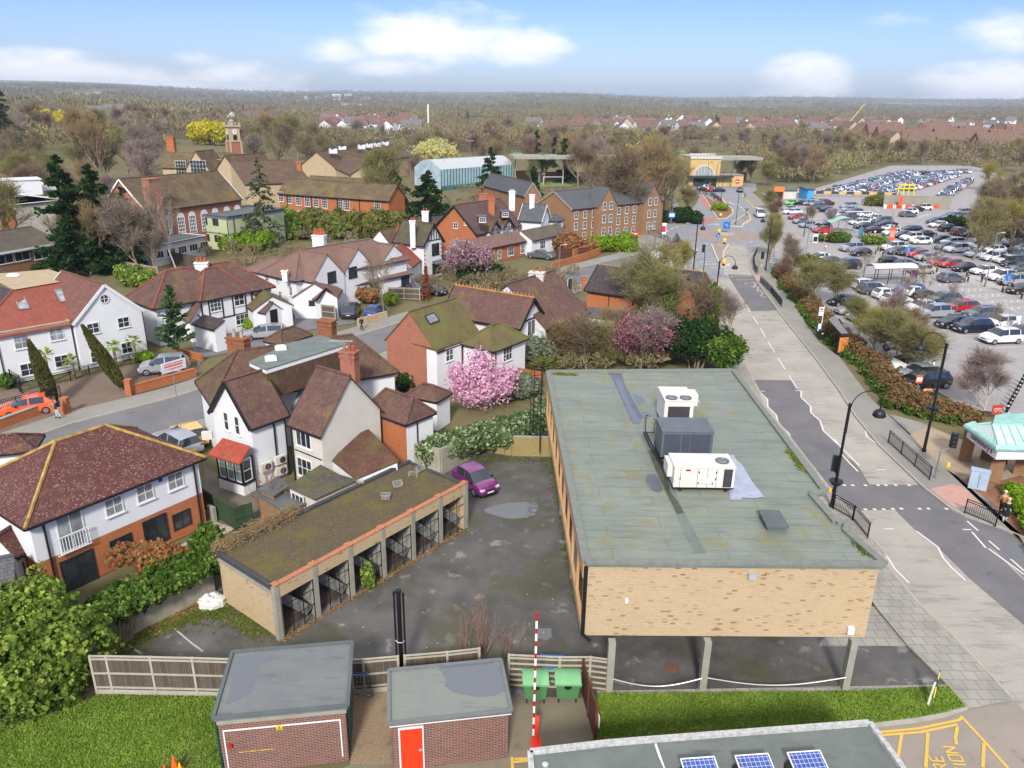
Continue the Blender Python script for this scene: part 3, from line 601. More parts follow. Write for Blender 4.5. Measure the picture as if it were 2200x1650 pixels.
def block(rtt,A,B,dpt,ze,roof='gx',pitch=40,ov=.35,wlm=None,rf_=None,z0=0,lower=None,gut=True,vrg=None,rdg=None,hipin=None,names=('wall','roof'),vs_=.35,zr=None,th=.12):
 """rectangular wing. A,B: left and right front wall corners at the eaves; depth runs away from the viewer"""
 A=V3((A[0],A[1],0));B=V3((B[0],B[1],0));u=(B-A).normalized();n=V3((-u.y,u.x,0));L=(B-A).length;D=dpt
 q=lambda a,b,z:V3((A.x+u.x*a+n.x*b,A.y+u.y*a+n.y*b,z))
 tp=tan(R(pitch));wm=MB()
 base=[q(0,0,z0),q(L,0,z0),q(L,D,z0),q(0,D,z0)];top=[q(0,0,ze),q(L,0,ze),q(L,D,ze),q(0,D,ze)]
 zs=[z0]+([lower[1]] if lower else [])+[ze]
 for j in range(len(zs)-1):
  wm.mat(1 if (lower and j==0) else 0)
  rg=[q(0,0,0),q(L,0,0),q(L,D,0),q(0,D,0)]
  for i in range(4):
   a,b=rg[i],rg[(i+1)%4];wm.poly([(a.x,a.y,zs[j]),(b.x,b.y,zs[j]),(b.x,b.y,zs[j+1]),(a.x,a.y,zs[j+1])])
 wm.mat(0);rm=MB();rb=MB();gm=MB();vm=MB()
 if roof=='gx':
  H=zr-ze if zr else tp*D/2;tp=H/(D/2);zo=ze-ov*tp;v=vs_
  for s_ in (0,1):
   y0=-ov if s_==0 else D+ov
   slab(rm,[q(-v,y0,zo),q(L+v,y0,zo),q(L+v,D/2,ze+H),q(-v,D/2,ze+H)],th)
  for a in (0,L):wm.poly([q(a,0,ze),q(a,D,ze),q(a,D/2,ze+H-.06)] if a else [q(a,D,ze),q(a,0,ze),q(a,D/2,ze+H-.06)])
  rb.tube([q(-v,D/2,ze+H+.02),q(L+v,D/2,ze+H+.02)],.1,6)
  if vrg:
   for a in (-v-.03,L+v+.03):vm.bar(q(a,-ov,zo-.1),q(a,D/2,ze+H-.1),.07,.26);vm.bar(q(a,D+ov,zo-.1),q(a,D/2,ze+H-.1),.07,.26)
  gl=[(q(-v,-ov-.05,zo-.1),q(L+v,-ov-.05,zo-.1)),(q(-v,D+ov+.05,zo-.1),q(L+v,D+ov+.05,zo-.1))]
 elif roof=='gy':
  H=zr-ze if zr else tp*L/2;tp=H/(L/2);zo=ze-ov*tp;v=vs_
  for x0 in (-ov,L+ov):slab(rm,[q(x0,-v,zo),q(x0,D+v,zo),q(L/2,D+v,ze+H),q(L/2,-v,ze+H)],th)
  wm.poly([q(0,0,ze),q(L,0,ze),q(L/2,0,ze+H-.06)]);wm.poly([q(L,D,ze),q(0,D,ze),q(L/2,D,ze+H-.06)])
  rb.tube([q(L/2,-v,ze+H+.02),q(L/2,D+v,ze+H+.02)],.1,6)
  if vrg:
   for b in (-v-.03,D+v+.03):
    vm.bar(q(-ov,b,zo-.1),q(L/2,b,ze+H-.1),.07,.26);vm.bar(q(L+ov,b,zo-.1),q(L/2,b,ze+H-.1),.07,.26)
  gl=[(q(-ov-.05,-v,zo-.1),q(-ov-.05,D+v,zo-.1)),(q(L+ov+.05,-v,zo-.1),q(L+ov+.05,D+v,zo-.1))]
 elif roof=='hip':
  s_=min(L,D)/2;H=zr-ze if zr else tp*s_;tp=H/s_;zo=ze-ov*tp;hi=hipin if hipin else s_
  if L>=D:r1,r2=q(hi,D/2,ze+H),q(L-hi,D/2,ze+H)
  else:r1,r2=q(L/2,hi,ze+H),q(L/2,D-hi,ze+H)
  c=[q(-ov,-ov,zo),q(L+ov,-ov,zo),q(L+ov,D+ov,zo),q(-ov,D+ov,zo)]
  if L>=D:fs=[[c[0],c[1],r2,r1],[c[1],c[2],r2],[c[2],c[3],r1,r2],[c[3],c[0],r1]];hp=[(c[0],r1),(c[3],r1),(c[1],r2),(c[2],r2),(r1,r2)]
  else:fs=[[c[0],c[1],r1],[c[1],c[2],r2,r1],[c[2],c[3],r2],[c[3],c[0],r1,r2]];hp=[(c[0],r1),(c[1],r1),(c[2],r2),(c[3],r2),(r1,r2)]
  for f_ in fs:slab(rm,f_,th)
  for a,b in hp:rb.tube([a+V3((0,0,.02)),b+V3((0,0,.02))],.1,6)
  gl=[(c[i]-V3((0,0,.1)),c[(i+1)%4]-V3((0,0,.1))) for i in range(4)]
 elif roof=='lean':
  H=zr-ze if zr else tp*D;zo=ze-ov*H/D;v=vs_
  slab(rm,[q(-v,-ov,zo),q(L+v,-ov,zo),q(L+v,D,ze+H),q(-v,D,ze+H)],th)
  wm.poly([q(L,0,ze),q(L,D,ze),q(L,D,ze+H-.1)]);wm.poly([q(0,D,ze),q(0,0,ze),q(0,D,ze+H-.1)]);wm.poly([q(L,D,ze),q(0,D,ze),q(0,D,ze+H-.1),q(L,D,ze+H-.1)])
  gl=[(q(-v,-ov-.05,zo-.1),q(L+v,-ov-.05,zo-.1))]
  if vrg:
   for a in (-v-.03,L+v+.03):vm.bar(q(a,-ov,zo-.1),q(a,D,ze+H-.1),.07,.24)
 else:
  rm.prs([q(-ov,-ov,0),q(L+ov,-ov,0),q(L+ov,D+ov,0),q(-ov,D+ov,0)],ze,ze+.14,True);gl=[]
  for i in range(4):
   c=[q(-ov,-ov,ze+.17),q(L+ov,-ov,ze+.17),q(L+ov,D+ov,ze+.17),q(-ov,D+ov,ze+.17)]
   rb.bar(c[i],c[(i+1)%4],.14,.1+(i%2)*.006)
 wm.bd(names[0],[wlm,lower[0]] if lower else wlm,rtt)
 ro=rm.bd(names[1],rf_,rtt)
 rb.bd('ridge_tiles' if roof!='flat' else 'kerb_edging',rdg or rf_,ro)
 if gut and gl:
  for a,b in gl:gm.bar(a,b,.11,.1)
  gm.bd('gutter',M_gut,rtt)
 if vm.v:vm.bd('barge_board',vrg,rtt)
 front=PL_(q(0,0,0),q(L,0,0));right=PL_(q(L,0,0),q(L,D,0));left=PL_(q(0,D,0),q(0,0,0));back=PL_(q(L,D,0),q(0,D,0))
 return dict(front=front,right=right,left=left,back=back,q=q,L=L,D=D,ze=ze,roof=ro)
def roofdeckM():
 t=NT('green grey roofing felt');n=t.noise(.5,6,.65);c=t.mix(t.rng(n,.35,.68),lin((122,132,124)),lin((139,146,136)))
 b=t.N.new('ShaderNodeTexBrick');t.L.new(t.tc.outputs['UV'],b.inputs[0]);dv(b,'Scale',1);dv(b,'Brick Width',5);dv(b,'Row Height',.95);dv(b,'Mortar Size',.025)
 dv(b,'Color1',(1,1,1,1));dv(b,'Color2',(.93,.95,.93,1));dv(b,'Mortar',(.7,.72,.7,1));c=t.mix(1,c,b.outputs['Color'],'MULTIPLY')
 s_=t.noise(1.3,5,.75,stretch=(.35,2.2,1));c=t.mix(t.rng(s_,.5,.64,0,.6),c,lin((104,108,92)))
 n2=t.noise(.75,5,.65,stretch=(1.2,.8,1));n3=t.noise(.25,2);c=t.mix(t.mul(t.rng(n2,.53,.64,0,.75),t.rng(n3,.4,.54)),c,lin((132,128,84)))
 n6=t.noise(6,5,.8);c=t.mix(t.rng(n6,.6,.75,0,.35),c,lin((92,100,90)))
 t.col(c);t.set(rough=t.rng(n,.3,.7,.45,.75),spec=.4);return t.m
M_deck=roofdeckM();M_deckedge=pln('gritty edge felt',(128,134,128),.9,.15,3,fine=.35);M_ind=pln('orange painted fascia',(206,164,118),.8,.1,.8,fine=.15)
bl=thg('office_building','flat roofed tan brick office block raised on concrete pillars beside the main road','building',(9.4,40,0))
ZR=6.5
FL=V3((3.2,27.5,0));FRc=V3((15.78,27.65,0));BL=V3((2.56,51.73,0));BRc=V3((16.1,52.65,0));NC=W('CR',305,1035,ZR);NC.z=0
N2=W('CR',480,1235,ZR);N3=W('CR',570,1235,ZR);N1=W('CR',400,1015,ZR)
foot=[FL,FRc,V3((15.25,30.3,0)),V3((N3.x,N3.y,0)),V3((N2.x,N2.y,0)),V3((NC.x,NC.y,0)),V3((N1.x,N1.y,0)),BRc,BL]
mb=MB();mb.prs(foot,ZR-.2,ZR);rf=mb.bd('roof',M_deck,bl)
mb=MB()
for i in range(len(foot)):
 a,b=foot[i],foot[(i+1)%len(foot)];d=(b-a).normalized()
 mb.bar((a.x,a.y,ZR+.07),(b.x,b.y,ZR+.07),.34,.14+(i%2)*.006+(i==8)*.01)
mb.bd('parapet_edging',M_deckedge,rf)
ins=lambda p,dx,dy:V3((p.x+dx,p.y+dy,0))
wf=[ins(FL,.12,.1),ins(FRc,-.12,.1),V3((15.1,30.3,0)),V3((N3.x-.1,N3.y,0)),V3((N2.x-.1,N2.y,0)),V3((NC.x-.12,NC.y,0)),V3((N1.x-.1,N1.y,0)),ins(BRc,-.12,-.12),ins(BL,.5,-.12),ins(BL,.5,-8),ins(FL,.5,6),ins(FL,.5,.1)]
mb=MB();mb.prs(wf,2.75,ZR-.2,True);mb.bd('wall',BS_,bl)
mb=MB();ctr=V3((9.5,39,0))
gf=[(6.6,31.6),(14.2,31.7),(14.6,50.5),(3.4,50.0),(3.4,37.5),(6.6,37.4)]
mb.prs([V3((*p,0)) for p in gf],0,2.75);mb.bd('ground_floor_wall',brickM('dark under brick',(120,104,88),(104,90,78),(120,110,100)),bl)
mb=MB()
for (x,y) in ((4.5,27.25),(8.68,27.4),(15.12,27.6),(3.5,36),(3.3,43),(3.2,50),(15.4,33),(15.7,42)):
 p=MB();p.box((x,y,1.38),(.3,.34,2.76));p.bd('pillar',MK,bl)
WPl=PL_(ins(BL,.0,0),ins(FL,.0,0));wl=WPl.len
for (z0_,z1_,o0,o1,nm) in ((5.75,6.3,-.1,.1,'fascia_board'),(3.0,3.45,-.1,.06,'sill_board')):
 mb=MB();pbx(mb,WPl,0,wl,z0_,z1_,o0,o1);mb.bd(nm,M_ind,bl)
for i in range(11):
 a=wl*i/10*.985+.1;mb=MB();pbx(mb,WPl,a-.1,a+.1,3.45,5.75,-.1,.03);mb.bd('mullion',M_ind,bl)
WIn=PL_(ins(BL,.5,0),ins(FL,.5,0))
for i in range(10):
 a=wl*(i+.5)/10;win(bl,WIn,a,4.6,2.0,1.9,2,2,fr=MW,sill=False)
mb=MB();mb.tube([(FL.x+.02,FL.y-.08,6.35),(FL.x+.02,FL.y-.08,2.95),(FL.x+.35,FL.y-.05,2.6)],.09,8);mb.bd('downpipe',M_gut,bl)
GP=PL_((6.6,31.6),(14.2,31.7))
for i in range(6):win(bl,GP,.9+i*1.15,1.9,1.1,1.2,1,2,fr=MK,sill=False)
FP=PL_((wf[0].x,wf[0].y),(wf[1].x,wf[1].y))
for (kx,ky,w_,h_,nm,mm) in ((913,190,.32,.3,'floodlight',M_alu),(320,305,.14,.16,'alarm_box',MW),(1377,445,.28,.36,'meter_box',MW)):
 a,z=FP.hit('FR',kx,ky);mb=MB();pbx(mb,FP,a-w_/2,a+w_/2,z-h_/2,z+h_/2,0,.14);mb.bd(nm,mm,bl)
def dp(name,lst,m_,z=.006):
 mb=MB();mb.poly([W(*p,ZR+z) for p in lst]);return mb.bd(name,m_,rf)
M_feltd=pln('dark wet felt',(92,98,104),.35,.15,1.2);M_feltg=pln('dark green felt',(112,122,116),.6,.18,1.2,fine=.25)
dp('gutter_strip',[('MB',565,140),('MB',660,140),('MB',680,220),('MB',815,465),('MB',735,500),('MB',600,200)],M_feltd)
dp('gutter_strip',[('MB',775,560),('MB',870,560),('MB',1060,1030),('MB',1130,1180),('MB',1270,1440),('MB',1180,1440),('MB',990,1040)],M_feltg)
def rpud(lst,z=.014):dp('standing_water',lst,MW2,z)
MW2=NT('rain water on felt');MW2.col(lin((104,110,120)));MW2.set(rough=.12,spec=.6);MW2=MW2.m
rpud([('MB',605,180),('MB',655,190),('MB',720,370),('MB',800,490),('MB',790,508),('MB',745,505),('MB',700,400),('MB',640,270)])
rpud([('MB',735,290),('MB',800,305),('MB',835,340),('MB',780,368),('MB',760,340)],.01);rpud([('MB',800,415),('MB',850,425),('MB',880,450),('MB',830,470),('MB',810,455)],.01)
dp('felt_patch',[('MB',840,875),('MB',900,868),('MB',925,900),('MB',960,985),('MB',925,1003),('MB',870,985),('MB',830,920)],M_feltd)
mdark=pln('silt on felt',(74,76,62),.5,.3,3)
dp('silt_stain',[('MB',850,700),('MB',900,690),('MB',985,860),('MB',1010,1000),('MB',1060,1060),('MB',1110,1150),('MB',1060,1160),('MB',960,960),('MB',900,830)],mdark,.012)
MSv=pln('crumpled silver sheet',(178,186,204),.35,.16,2.4,metal=.25)
dp('silver_flashing',[('MB',1300,735),('MB',1470,730),('MB',1490,770),('MB',1530,800),('MB',1600,920),('MB',1690,1035),('MB',1610,1045),('MB',1530,1040),('MB',1520,1058),('MB',1445,1055),('MB',1435,985),('MB',1400,770),('MB',1300,760)],MSv,.03)
dp('silver_flashing',[('MB',960,790),('MB',1020,790),('MB',1035,850),('MB',1040,920),('MB',1010,890),('MB',980,840)],MSv,.03)
mb=MB()
for l in ([(850,445),(835,450),(832,570),(890,570),(905,480),(890,470)],):mb.tube([W('MB',a,b,ZR+.5) for a,b in l],.03,5)
mb.tube([W('MB',820,570,ZR+.12),W('MB',860,660,ZR+.12),W('MB',950,800,ZR+.12),W('MB',1035,890,ZR+.12)],.05,6);mb.tube([W('MB',835,565,ZR+.1),W('MB',875,650,ZR+.1),W('MB',960,790,ZR+.1),W('MB',1040,870,ZR+.1)],.04,6)
mb.bd('roof_pipework',ML,bl)
c=W('MB',1755,1190,ZR+.3);mb=MB();mb.box((c.x,c.y,ZR+.12),(.85,1.35,.24),R(-2));mb.box((c.x,c.y,ZR+.28),(1.0,1.5,.1),R(-2));mb.bd('roof_hatch',MF_,bl)
M_mossl=lM('moss tufts',(96,120,44),(132,138,60),c3=(80,90,40))
def tufts(mb,a,b,n,w,seed,h=.12):
 rnd=RR(seed)
 for _ in range(n):
  p=a.lerp(b,rnd.random());x=p.x+rnd.gauss(0,w);y=p.y+rnd.gauss(0,w);s=rnd.uniform(.04,.12);t=rnd.uniform(0,PI)
  mb.poly([(x-s*cos(t),y-s*sin(t),p.z),(x+s*cos(t),y+s*sin(t),p.z+rnd.uniform(0,.04)),(x+rnd.uniform(-s,s),y+s,p.z+rnd.uniform(.03,h))])
mb=MB();tufts(mb,W('RS',720,990,ZR+.01),W('RS',850,1150,ZR+.01),500,.12,3);tufts(mb,W('CR',640,1380,ZR+.01),W('CR',715,1460,ZR+.01),250,.1,4);tufts(mb,W('MB',180,150,ZR+.01),W('MB',330,155,ZR+.01),250,.1,5);tag(mb.bd('moss',M_mossl,bl),kind='stuff')
MU=pln('cream sheet metal',(224,220,212),.5,.05,1.2,fine=.06);MUD=pln('dark louvre grille',(62,60,64),.6,.2,5);M_unitg=pln('grey galvanised casing',(98,104,112),.5,.15,1.2)
def fanring(rtt,c,r):
 mb=MB();mb.cyl((c.x,c.y,c.z),r,.04,20);f=mb.bd('fan',MUD,rtt)
 g=MB();n=20
 for rr in (r,r*.7,r*.4):
  g.tube([(c.x+rr*cos(2*PI*k/n),c.y+rr*sin(2*PI*k/n),c.z+.06) for k in range(n+1)],.014,4,False)
 for k in range(6):g.bar((c.x,c.y,c.z+.06),(c.x+r*cos(k*PI/3),c.y+r*sin(k*PI/3),c.z+.06),.015)
 for k in range(5):
  t=k*2*PI/5;g.bar((c.x,c.y,c.z+.045),(c.x+r*.85*cos(t),c.y+r*.85*sin(t),c.z+.045),.13,.012)
 g.bd('fan_guard',MS,f)
def unit(lb_,kf,w,d,h,mat_,rz=0,name='air_conditioning_unit',z=.15):
 c=W(*kf,ZR);rtt=thg(name,lb_,'air conditioner',(c.x,c.y,ZR),'air handling plant on the flat roof');cy=c.y+d/2
 mb=MB();mb.box((c.x,cy,ZR+z+h/2),(w,d,h),rz);mb.bd('casing',mat_,rtt)
 mb=MB()
 for s_ in (-1,1):mb.box((c.x+s_*w*.38,cy,ZR+z/2),(.14,d*1.02,z))
 mb.box((c.x,cy,ZR+z+.03),(w+.04,d+.04,.06));mb.bd('base_frame',ML,rtt)
 mb=MB();mb.box((c.x,cy,ZR+z+h+.02),(w+.06,d+.06,.05));mb.bd('top_panel',mat_,rtt)
 return rtt,PL_((c.x-w/2,c.y),(c.x+w/2,c.y)),V3((c.x,cy,ZR+z+h+.05)),ZR+z
r1,pl1,tp1,zb=unit('white twin fan rooftop unit, rearmost of the three on the green roof',('MB',1060,540),1.72,2.3,1.6,MU)
mb=MB();pbx(mb,pl1,.22,1.5,zb+.08,zb+1.25,0,.02);mb.bd('grille',MUD,r1)
for dx in (-.42,.42):fanring(r1,V3((tp1.x+dx,tp1.y-.78,tp1.z)),.34)
mb=MB();mb.box((tp1.x+1.05,tp1.y+.25,tp1.z-.35),(.5,1.0,.7));mb.poly([(tp1.x+.86,tp1.y-.25,tp1.z-.02),(tp1.x+1.5,tp1.y-.25,tp1.z-.55),(tp1.x+1.5,tp1.y+.85,tp1.z-.55),(tp1.x+.86,tp1.y+.85,tp1.z-.02)]);mb.bd('air_hood',MU,r1)
r2_,pl2,tp2,zb=unit('grey galvanised plant housing with louvred front on the flat roof',('MB',1120,775),2.75,1.9,1.55,M_unitg)
for a0,a1 in ((.12,1.0),(1.08,1.5),(1.56,2.62)):
 mb=MB();pbx(mb,pl2,a0,a1,zb+.08,zb+1.42,0,.025)
 for j in range(12):pbx(mb,pl2,a0,a1,zb+.12+j*.11,zb+.15+j*.11,.025,.05)
 mb.bd('louvre_panel',pln('dark blue grey louvre',(74,80,94),.6,.15,3),r2_)
r3,pl3,tp3,zb=unit('long white rooftop unit with a single round fan, nearest the front parapet',('MB',1245,995),3.0,1.55,1.15,MU)
fanring(r3,V3((tp3.x+1.0,tp3.y-.1,tp3.z)),.33)
mb=MB();pbx(mb,pl3,2.45,2.88,zb+.1,zb+1.08,0,.02);mb.bd('grille',MUD,r3)
mb=MB();pbx(mb,pl3,.55,.8,zb+.95,zb+1.05,0,.012);mb.bd('red_badge',pln('red badge',(180,40,50),.5,0),r3)
mb=MB()
for a0 in (.3,1.15,1.65,2.1):pbx(mb,pl3,a0,a0+.015,zb+.06,zb+1.1,0,.01)
for a0,z_ in ((1.2,.25),(1.9,.25),(1.2,.85),(2.05,.85),(2.05,.5),(.28,.5)):pbx(mb,pl3,a0,a0+.05,zb+z_,zb+z_+.1,0,.03)
mb.bd('panel_seam',M_dfr,r3)
mb=MB();pbx(mb,pl3,1.4,1.85,zb+.3,zb+.55,0,.08);mb.bd('controls_box',MU,r3)
mb=MB();mb.box((tp3.x-1.62,tp3.y+.2,tp3.z-.45),(.25,1.0,.7));mb.bd('side_hood',MU,r3)
lad=thg('cat_ladder','black steel cat ladder with safety hoops at the back corner of the office block','ladder',(BL.x-.5,BL.y-.3,0))
mb=MB();lx=BL.x-.45;ly=BL.y-1.0
for yy in (0,.5):mb.bar((lx,ly+yy,.6),(lx,ly+yy,7.4),.07)
mb.bd('rail',ML,lad);mb=MB()
for k in range(22):mb.bar((lx,ly,.8+k*.3),(lx,ly+.5,.8+k*.3),.035)
mb.bd('rungs',ML,lad);mb=MB()
for k in range(8):
 z=2.2+k*.7;mb.tube([(lx-.75*sin(PI*j/8),ly+.25-.42*cos(PI*j/8),z) for j in range(9)],.03,4)
for t in (.25,.5,.75):mb.bar((lx-.75*sin(PI*t),ly+.25-.42*cos(PI*t),2.2),(lx-.75*sin(PI*t),ly+.25-.42*cos(PI*t),7.2),.04)
mb.bd('safety_cage',ML,lad)
for i,(a,b) in en((((4.6,27.1),(8.55,27.2)),((8.8,27.25),(15.0,27.4)))):
 mb=MB();mb.tube([(a[0]+(b[0]-a[0])*t/14,a[1]+(b[1]-a[1])*t/14,.85-.42*sin(PI*t/14)) for t in range(15)],.028,5)
 tag(mb.bd('chain',M_alu),'white plastic chain hung between the %s concrete pillars'%('left and middle','middle and right')[i],'chain','chains across the undercroft')
c=W('FR',537,625);mb=MB();mb.box((c.x,c.y,.012),(.62,.62,.02));tag(mb.bd('drain_cover',pln('rusty cover',(116,84,72),.8,.2,5)),'rusty square drain cover in the wet asphalt under the building','drain cover')
GZ=2.9
ga=V3((-11.0,30.42,0));gb=V3((-2.69,41.1,0));gu=(gb-ga).normalized();gn=V3((-gu.y,gu.x,0));GL=(gb-ga).length
g3=W('GR',110,850,GZ);g3.z=0;GD=(g3-ga).dot(gn)
gar=thg('garage_block','row of six open lock-up garages with a mossy flat roof and concrete posts','garages',(-9,36,0))
gq=lambda a,b,z:V3((ga.x+gu.x*a+gn.x*b,ga.y+gu.y*a+gn.y*b,z))
def gbox(mb,a0,a1,b0,b1,z0,z1):
 q=[gq(a,b,z) for z in (z0,z1) for a,b in ((a0,b0),(a1,b0),(a1,b1),(a0,b1))];mb.add(q,[(3,2,1,0),(4,5,6,7),(0,1,5,4),(1,2,6,5),(2,3,7,6),(3,0,4,7)])
def mossroofM():
 t=NT('mossy gravel roof');n=t.noise(.5,6,.7);n2=t.noise(11,4,.85);n3=t.noise(.9,5,.7)
 c=t.mix(t.rng(n2,.35,.65),lin((74,68,56)),lin((120,108,88)));c=t.mix(t.rng(n,.48,.64,0,.65),c,lin((118,106,54)));c=t.mix(t.rng(n3,.56,.7,0,.7),c,lin((104,108,56)))
 n4=t.noise(4,4,.7);c=t.mix(t.rng(n4,.58,.7,0,.5),c,lin((150,120,60)))
 t.col(c);t.bump(n2,.9,.05);t.set(rough=.95,spec=.1);return t.m
mb=MB();gbox(mb,-.05,GL+.05,.3,GD+.05,GZ-.22,GZ);grf=mb.bd('roof',mossroofM(),gar)
mb=MB();gbox(mb,0,.23,0,GD,0,GZ-.5);gbox(mb,GL-.23,GL,0,GD,0,GZ-.5);gbox(mb,.23,GL-.23,GD-.23,GD,0,GZ-.22);mb.bd('wall',BS_,gar)
mb=MB();gbox(mb,-.03,.3,.3,GD+.06,GZ-.5,GZ-.1);gbox(mb,GL-.3,GL+.03,.3,GD+.06,GZ-.5,GZ-.1);mb.bd('ring_beam',MK,gar)
mb=MB();gbox(mb,-.1,.1,.3,GD+.1,GZ-.1,GZ+.1);gbox(mb,GL-.1,GL+.1,.3,GD+.1,GZ-.1,GZ+.1);gbox(mb,-.1,GL+.1,GD-.1,GD+.15,GZ-.2,GZ+.16);mb.bd('felt_kerb',pln('black felt kerb',(66,68,72),.8,.2,2),grf)
mb=MB();gbox(mb,.1,GL-.1,-.02,.2,GZ-.55,GZ+.16);mb.bd('parapet_wall',BS_,gar)
mb=MB();gbox(mb,-.06,GL+.06,-.06,.24,GZ+.16,GZ+.205)
for i in range(7):a=GL*i/6;gbox(mb,max(-.1,a-.18),min(GL+.1,a+.18),-.1,.28,GZ+.205,GZ+.25)
mb.bd('brick_coping',brickM('orange coping brick',(206,138,104),(186,120,90),(130,90,70),bw=.075,bh=.23),gar)
for i in range(7):
 a=GL*i/6;mb=MB();gbox(mb,a-.13,a+.13,-.06,.2,0,GZ+.1);mb.bd('post',MK,gar)
 if 0<i<6:
  mb=MB();gbox(mb,a-.06,a+.06,.2,GD-.23,0,GZ-.25);mb.bd('partition_wall',MK,gar)
M_inside=pln('dark timber boards',(88,76,68),.9,.35,1.5,fine=.4)
for i in range(6):
 a0=GL*i/6+.16;a1=GL*(i+1)/6-.16;mb=MB()
 for a in (a0,(a0*2+a1)/3,(a0+2*a1)/3,a1):mb.bar(gq(a,.02,0),gq(a,.02,GZ-.55),.045)
 for z in (.9,1.75):mb.bar(gq(a0,.02,z),gq(a1,.02,z),.03)
 mb.bd('bar_gate',ML,gar)
 mb=MB();gbox(mb,a0,a1,.5,.62,0,.5);mb.add([gq(a0,.62,.5),gq(a1,.62,.5),gq(a1,GD*.75,1.0),gq(a0,GD*.75,1.0)],[(0,1,2,3)]);mb.bd('boarding',M_inside,gar)
 mb=MB();mb.bar(gq(a0+.2,1.0,2.1),gq(a1-.1,.35,.4),.12,.5);mb.bd('folded_door',pln('pale door edge',(120,122,120),.7,.2,2),gar)
mb=MB();rnd=RR(5)
for _ in range(1500):
 a=rnd.uniform(0,GL);b=rnd.gauss(-.12,.09);s=rnd.uniform(.03,.08);p=gq(a,b,.01);t=rnd.uniform(0,6.3)
 mb.poly([(p.x+s*cos(t+k*2.1),p.y+s*sin(t+k*2.1),.008+rnd.uniform(0,.05)) for k in range(3)])
tag(mb.bd('fallen_leaves',lM('dead leaves',(150,118,84),(196,160,120),c3=(110,96,60))),'drift of dead leaves along the open garage fronts','leaves',kind='stuff')
M_wire=pln('wire basket',(178,178,168),.5,.1,3,metal=.3)
def basket(lb_,k,rz,tilt=0,kk=.55):
 c=W(*k,GZ+.05);mb=MB();w,d,h=kk,kk*.7,.26;M_=Mx_.Rotation(rz,3,'Z')@Mx_.Rotation(tilt,3,'X')
 for z in (0,.09,.18,h):
  e=1-.15*(1-z/h);q=[M_@V3((sx*w/2*e,sy*d/2*e,z))+c for sx,sy in ((-1,-1),(1,-1),(1,1),(-1,1))]
  for i in range(4):mb.bar(q[i],q[(i+1)%4],.022)
 for i in range(7):
  x=-w/2+w*i/6
  for s_ in (-1,1):mb.bar(M_@V3((x*.85,s_*d/2*.85,0))+c,M_@V3((x,s_*d/2,h))+c,.016)
  mb.bar(M_@V3((x*.85,-d/2*.85,0))+c,M_@V3((x*.85,d/2*.85,0))+c,.016)
 for i in range(5):
  y=-d/2+d*i/4
  for s_ in (-1,1):mb.bar(M_@V3((s_*w/2*.85,y*.85,0))+c,M_@V3((s_*w/2,y,h))+c,.016)
 tag(mb.bd('shopping_basket',M_wire,loc=c),lb_,'basket','wire baskets on the mossy garage roof')
basket('wire shopping basket lying nearest the front parapet of the mossy roof',('GR',1350,440),.1)
basket('wire shopping basket in the middle of the mossy garage roof',('GR',1435,350),.5,.4)
basket('wire shopping basket at the back kerb of the mossy garage roof',('GR',1165,340),.3,-.5,.45)
basket('tipped wire basket at the far end of the garage roof, upper of the touching pair',('GR',1590,235),.9,.7)
basket('wire basket at the far end of the garage roof, lower of the touching pair',('GR',1560,270),-.4,1.2)
def shed(name,lb_,A,B,D,h,rf_,ov,cat='outbuilding'):
 rtt=thg(name,lb_,cat,((A.x+B.x)/2,(A.y+B.y)/2,0))
 return rtt
M_feltL=None
def feltM(name,c1,c2,seam=(60,66,70)):
 t=NT(name);n=t.noise(.9,6,.65);c=t.mix(t.rng(n,.35,.7),lin(c1),lin(c2));s_=t.noise(1.2,4,.7,stretch=(.4,3,1));c=t.mix(t.rng(s_,.58,.7,0,.5),c,lin(seam));n2=t.noise(30,2,.8);c=t.mix(t.rng(n2,.4,.7,0,.25),c,lin((150,152,148)))
 t.col(c);t.set(rough=t.rng(n,.4,.7,.5,.85),spec=.35);MT[name]=t.m;return t.m
F1=feltM('blue grey shed felt',(106,112,116),(122,126,126));F2=feltM('light mineral felt',(122,130,126),(134,140,132));F3=feltM('dull green felt',(98,108,106),(116,124,120))
A=W('SH',135,1075,2.75);B=W('SH',1140,980,2.75);s1=thg('brick_substation','larger multi coloured brick outbuilding with wet grey felt roof beside the lawn','outbuilding',(-8.7,24.4,0))
b1=block(s1,A,B,(W('SH',1192,490,2.9)-W('SH',1140,985,2.9)).length-.15,2.7,'flat',ov=.12,wlm=BM,rf_=F1,rdg=MF_,gut=False)
mb=MB();pf=b1['front'];pbx(mb,pf,-.05,pf.len+.05,2.45,2.68,0,.03);mb.bd('concrete_band',MK,s1)
mb=MB()
for aa in ((.12,2.12,pf.len-.25,2.2),):
 pbx(mb,pf,.12,pf.len-.2,2.09,2.15,0,.02);pbx(mb,pf,.12,.17,0,2.09,0,.02);pbx(mb,pf,pf.len-.25,pf.len-.2,.3,2.09,0,.02)
mb.bd('white_trunking',MW,s1)
a,z=pf.hit('SH',625,1143);mb=MB();pbx(mb,pf,a-.11,a+.11,z-.1,z+.1,.02,.04);ws=mb.bd('warning_sign',pln('yellow sign',(240,216,50),.5,0),s1)
mb=MB()
for p,q in (((-.07,-.06),(.07,-.06)),((.07,-.06),(0,.07)),((0,.07),(-.07,-.06)),((.0,.03),(-.015,-.01)),((-.015,-.01),(.015,-.01)),((.015,-.01),(0,-.045))):mb.bar(pf.pt(a+p[0],z+p[1],.045),pf.pt(a+q[0],z+q[1],.045),.012)
mb.bd('symbol',MKF,ws)
mb=MB();pbx(mb,pf,.25,.4,1.35,1.5,0,.12);mb.bd('red_alarm_box',pln('red box',(186,52,40),.5,0),s1)
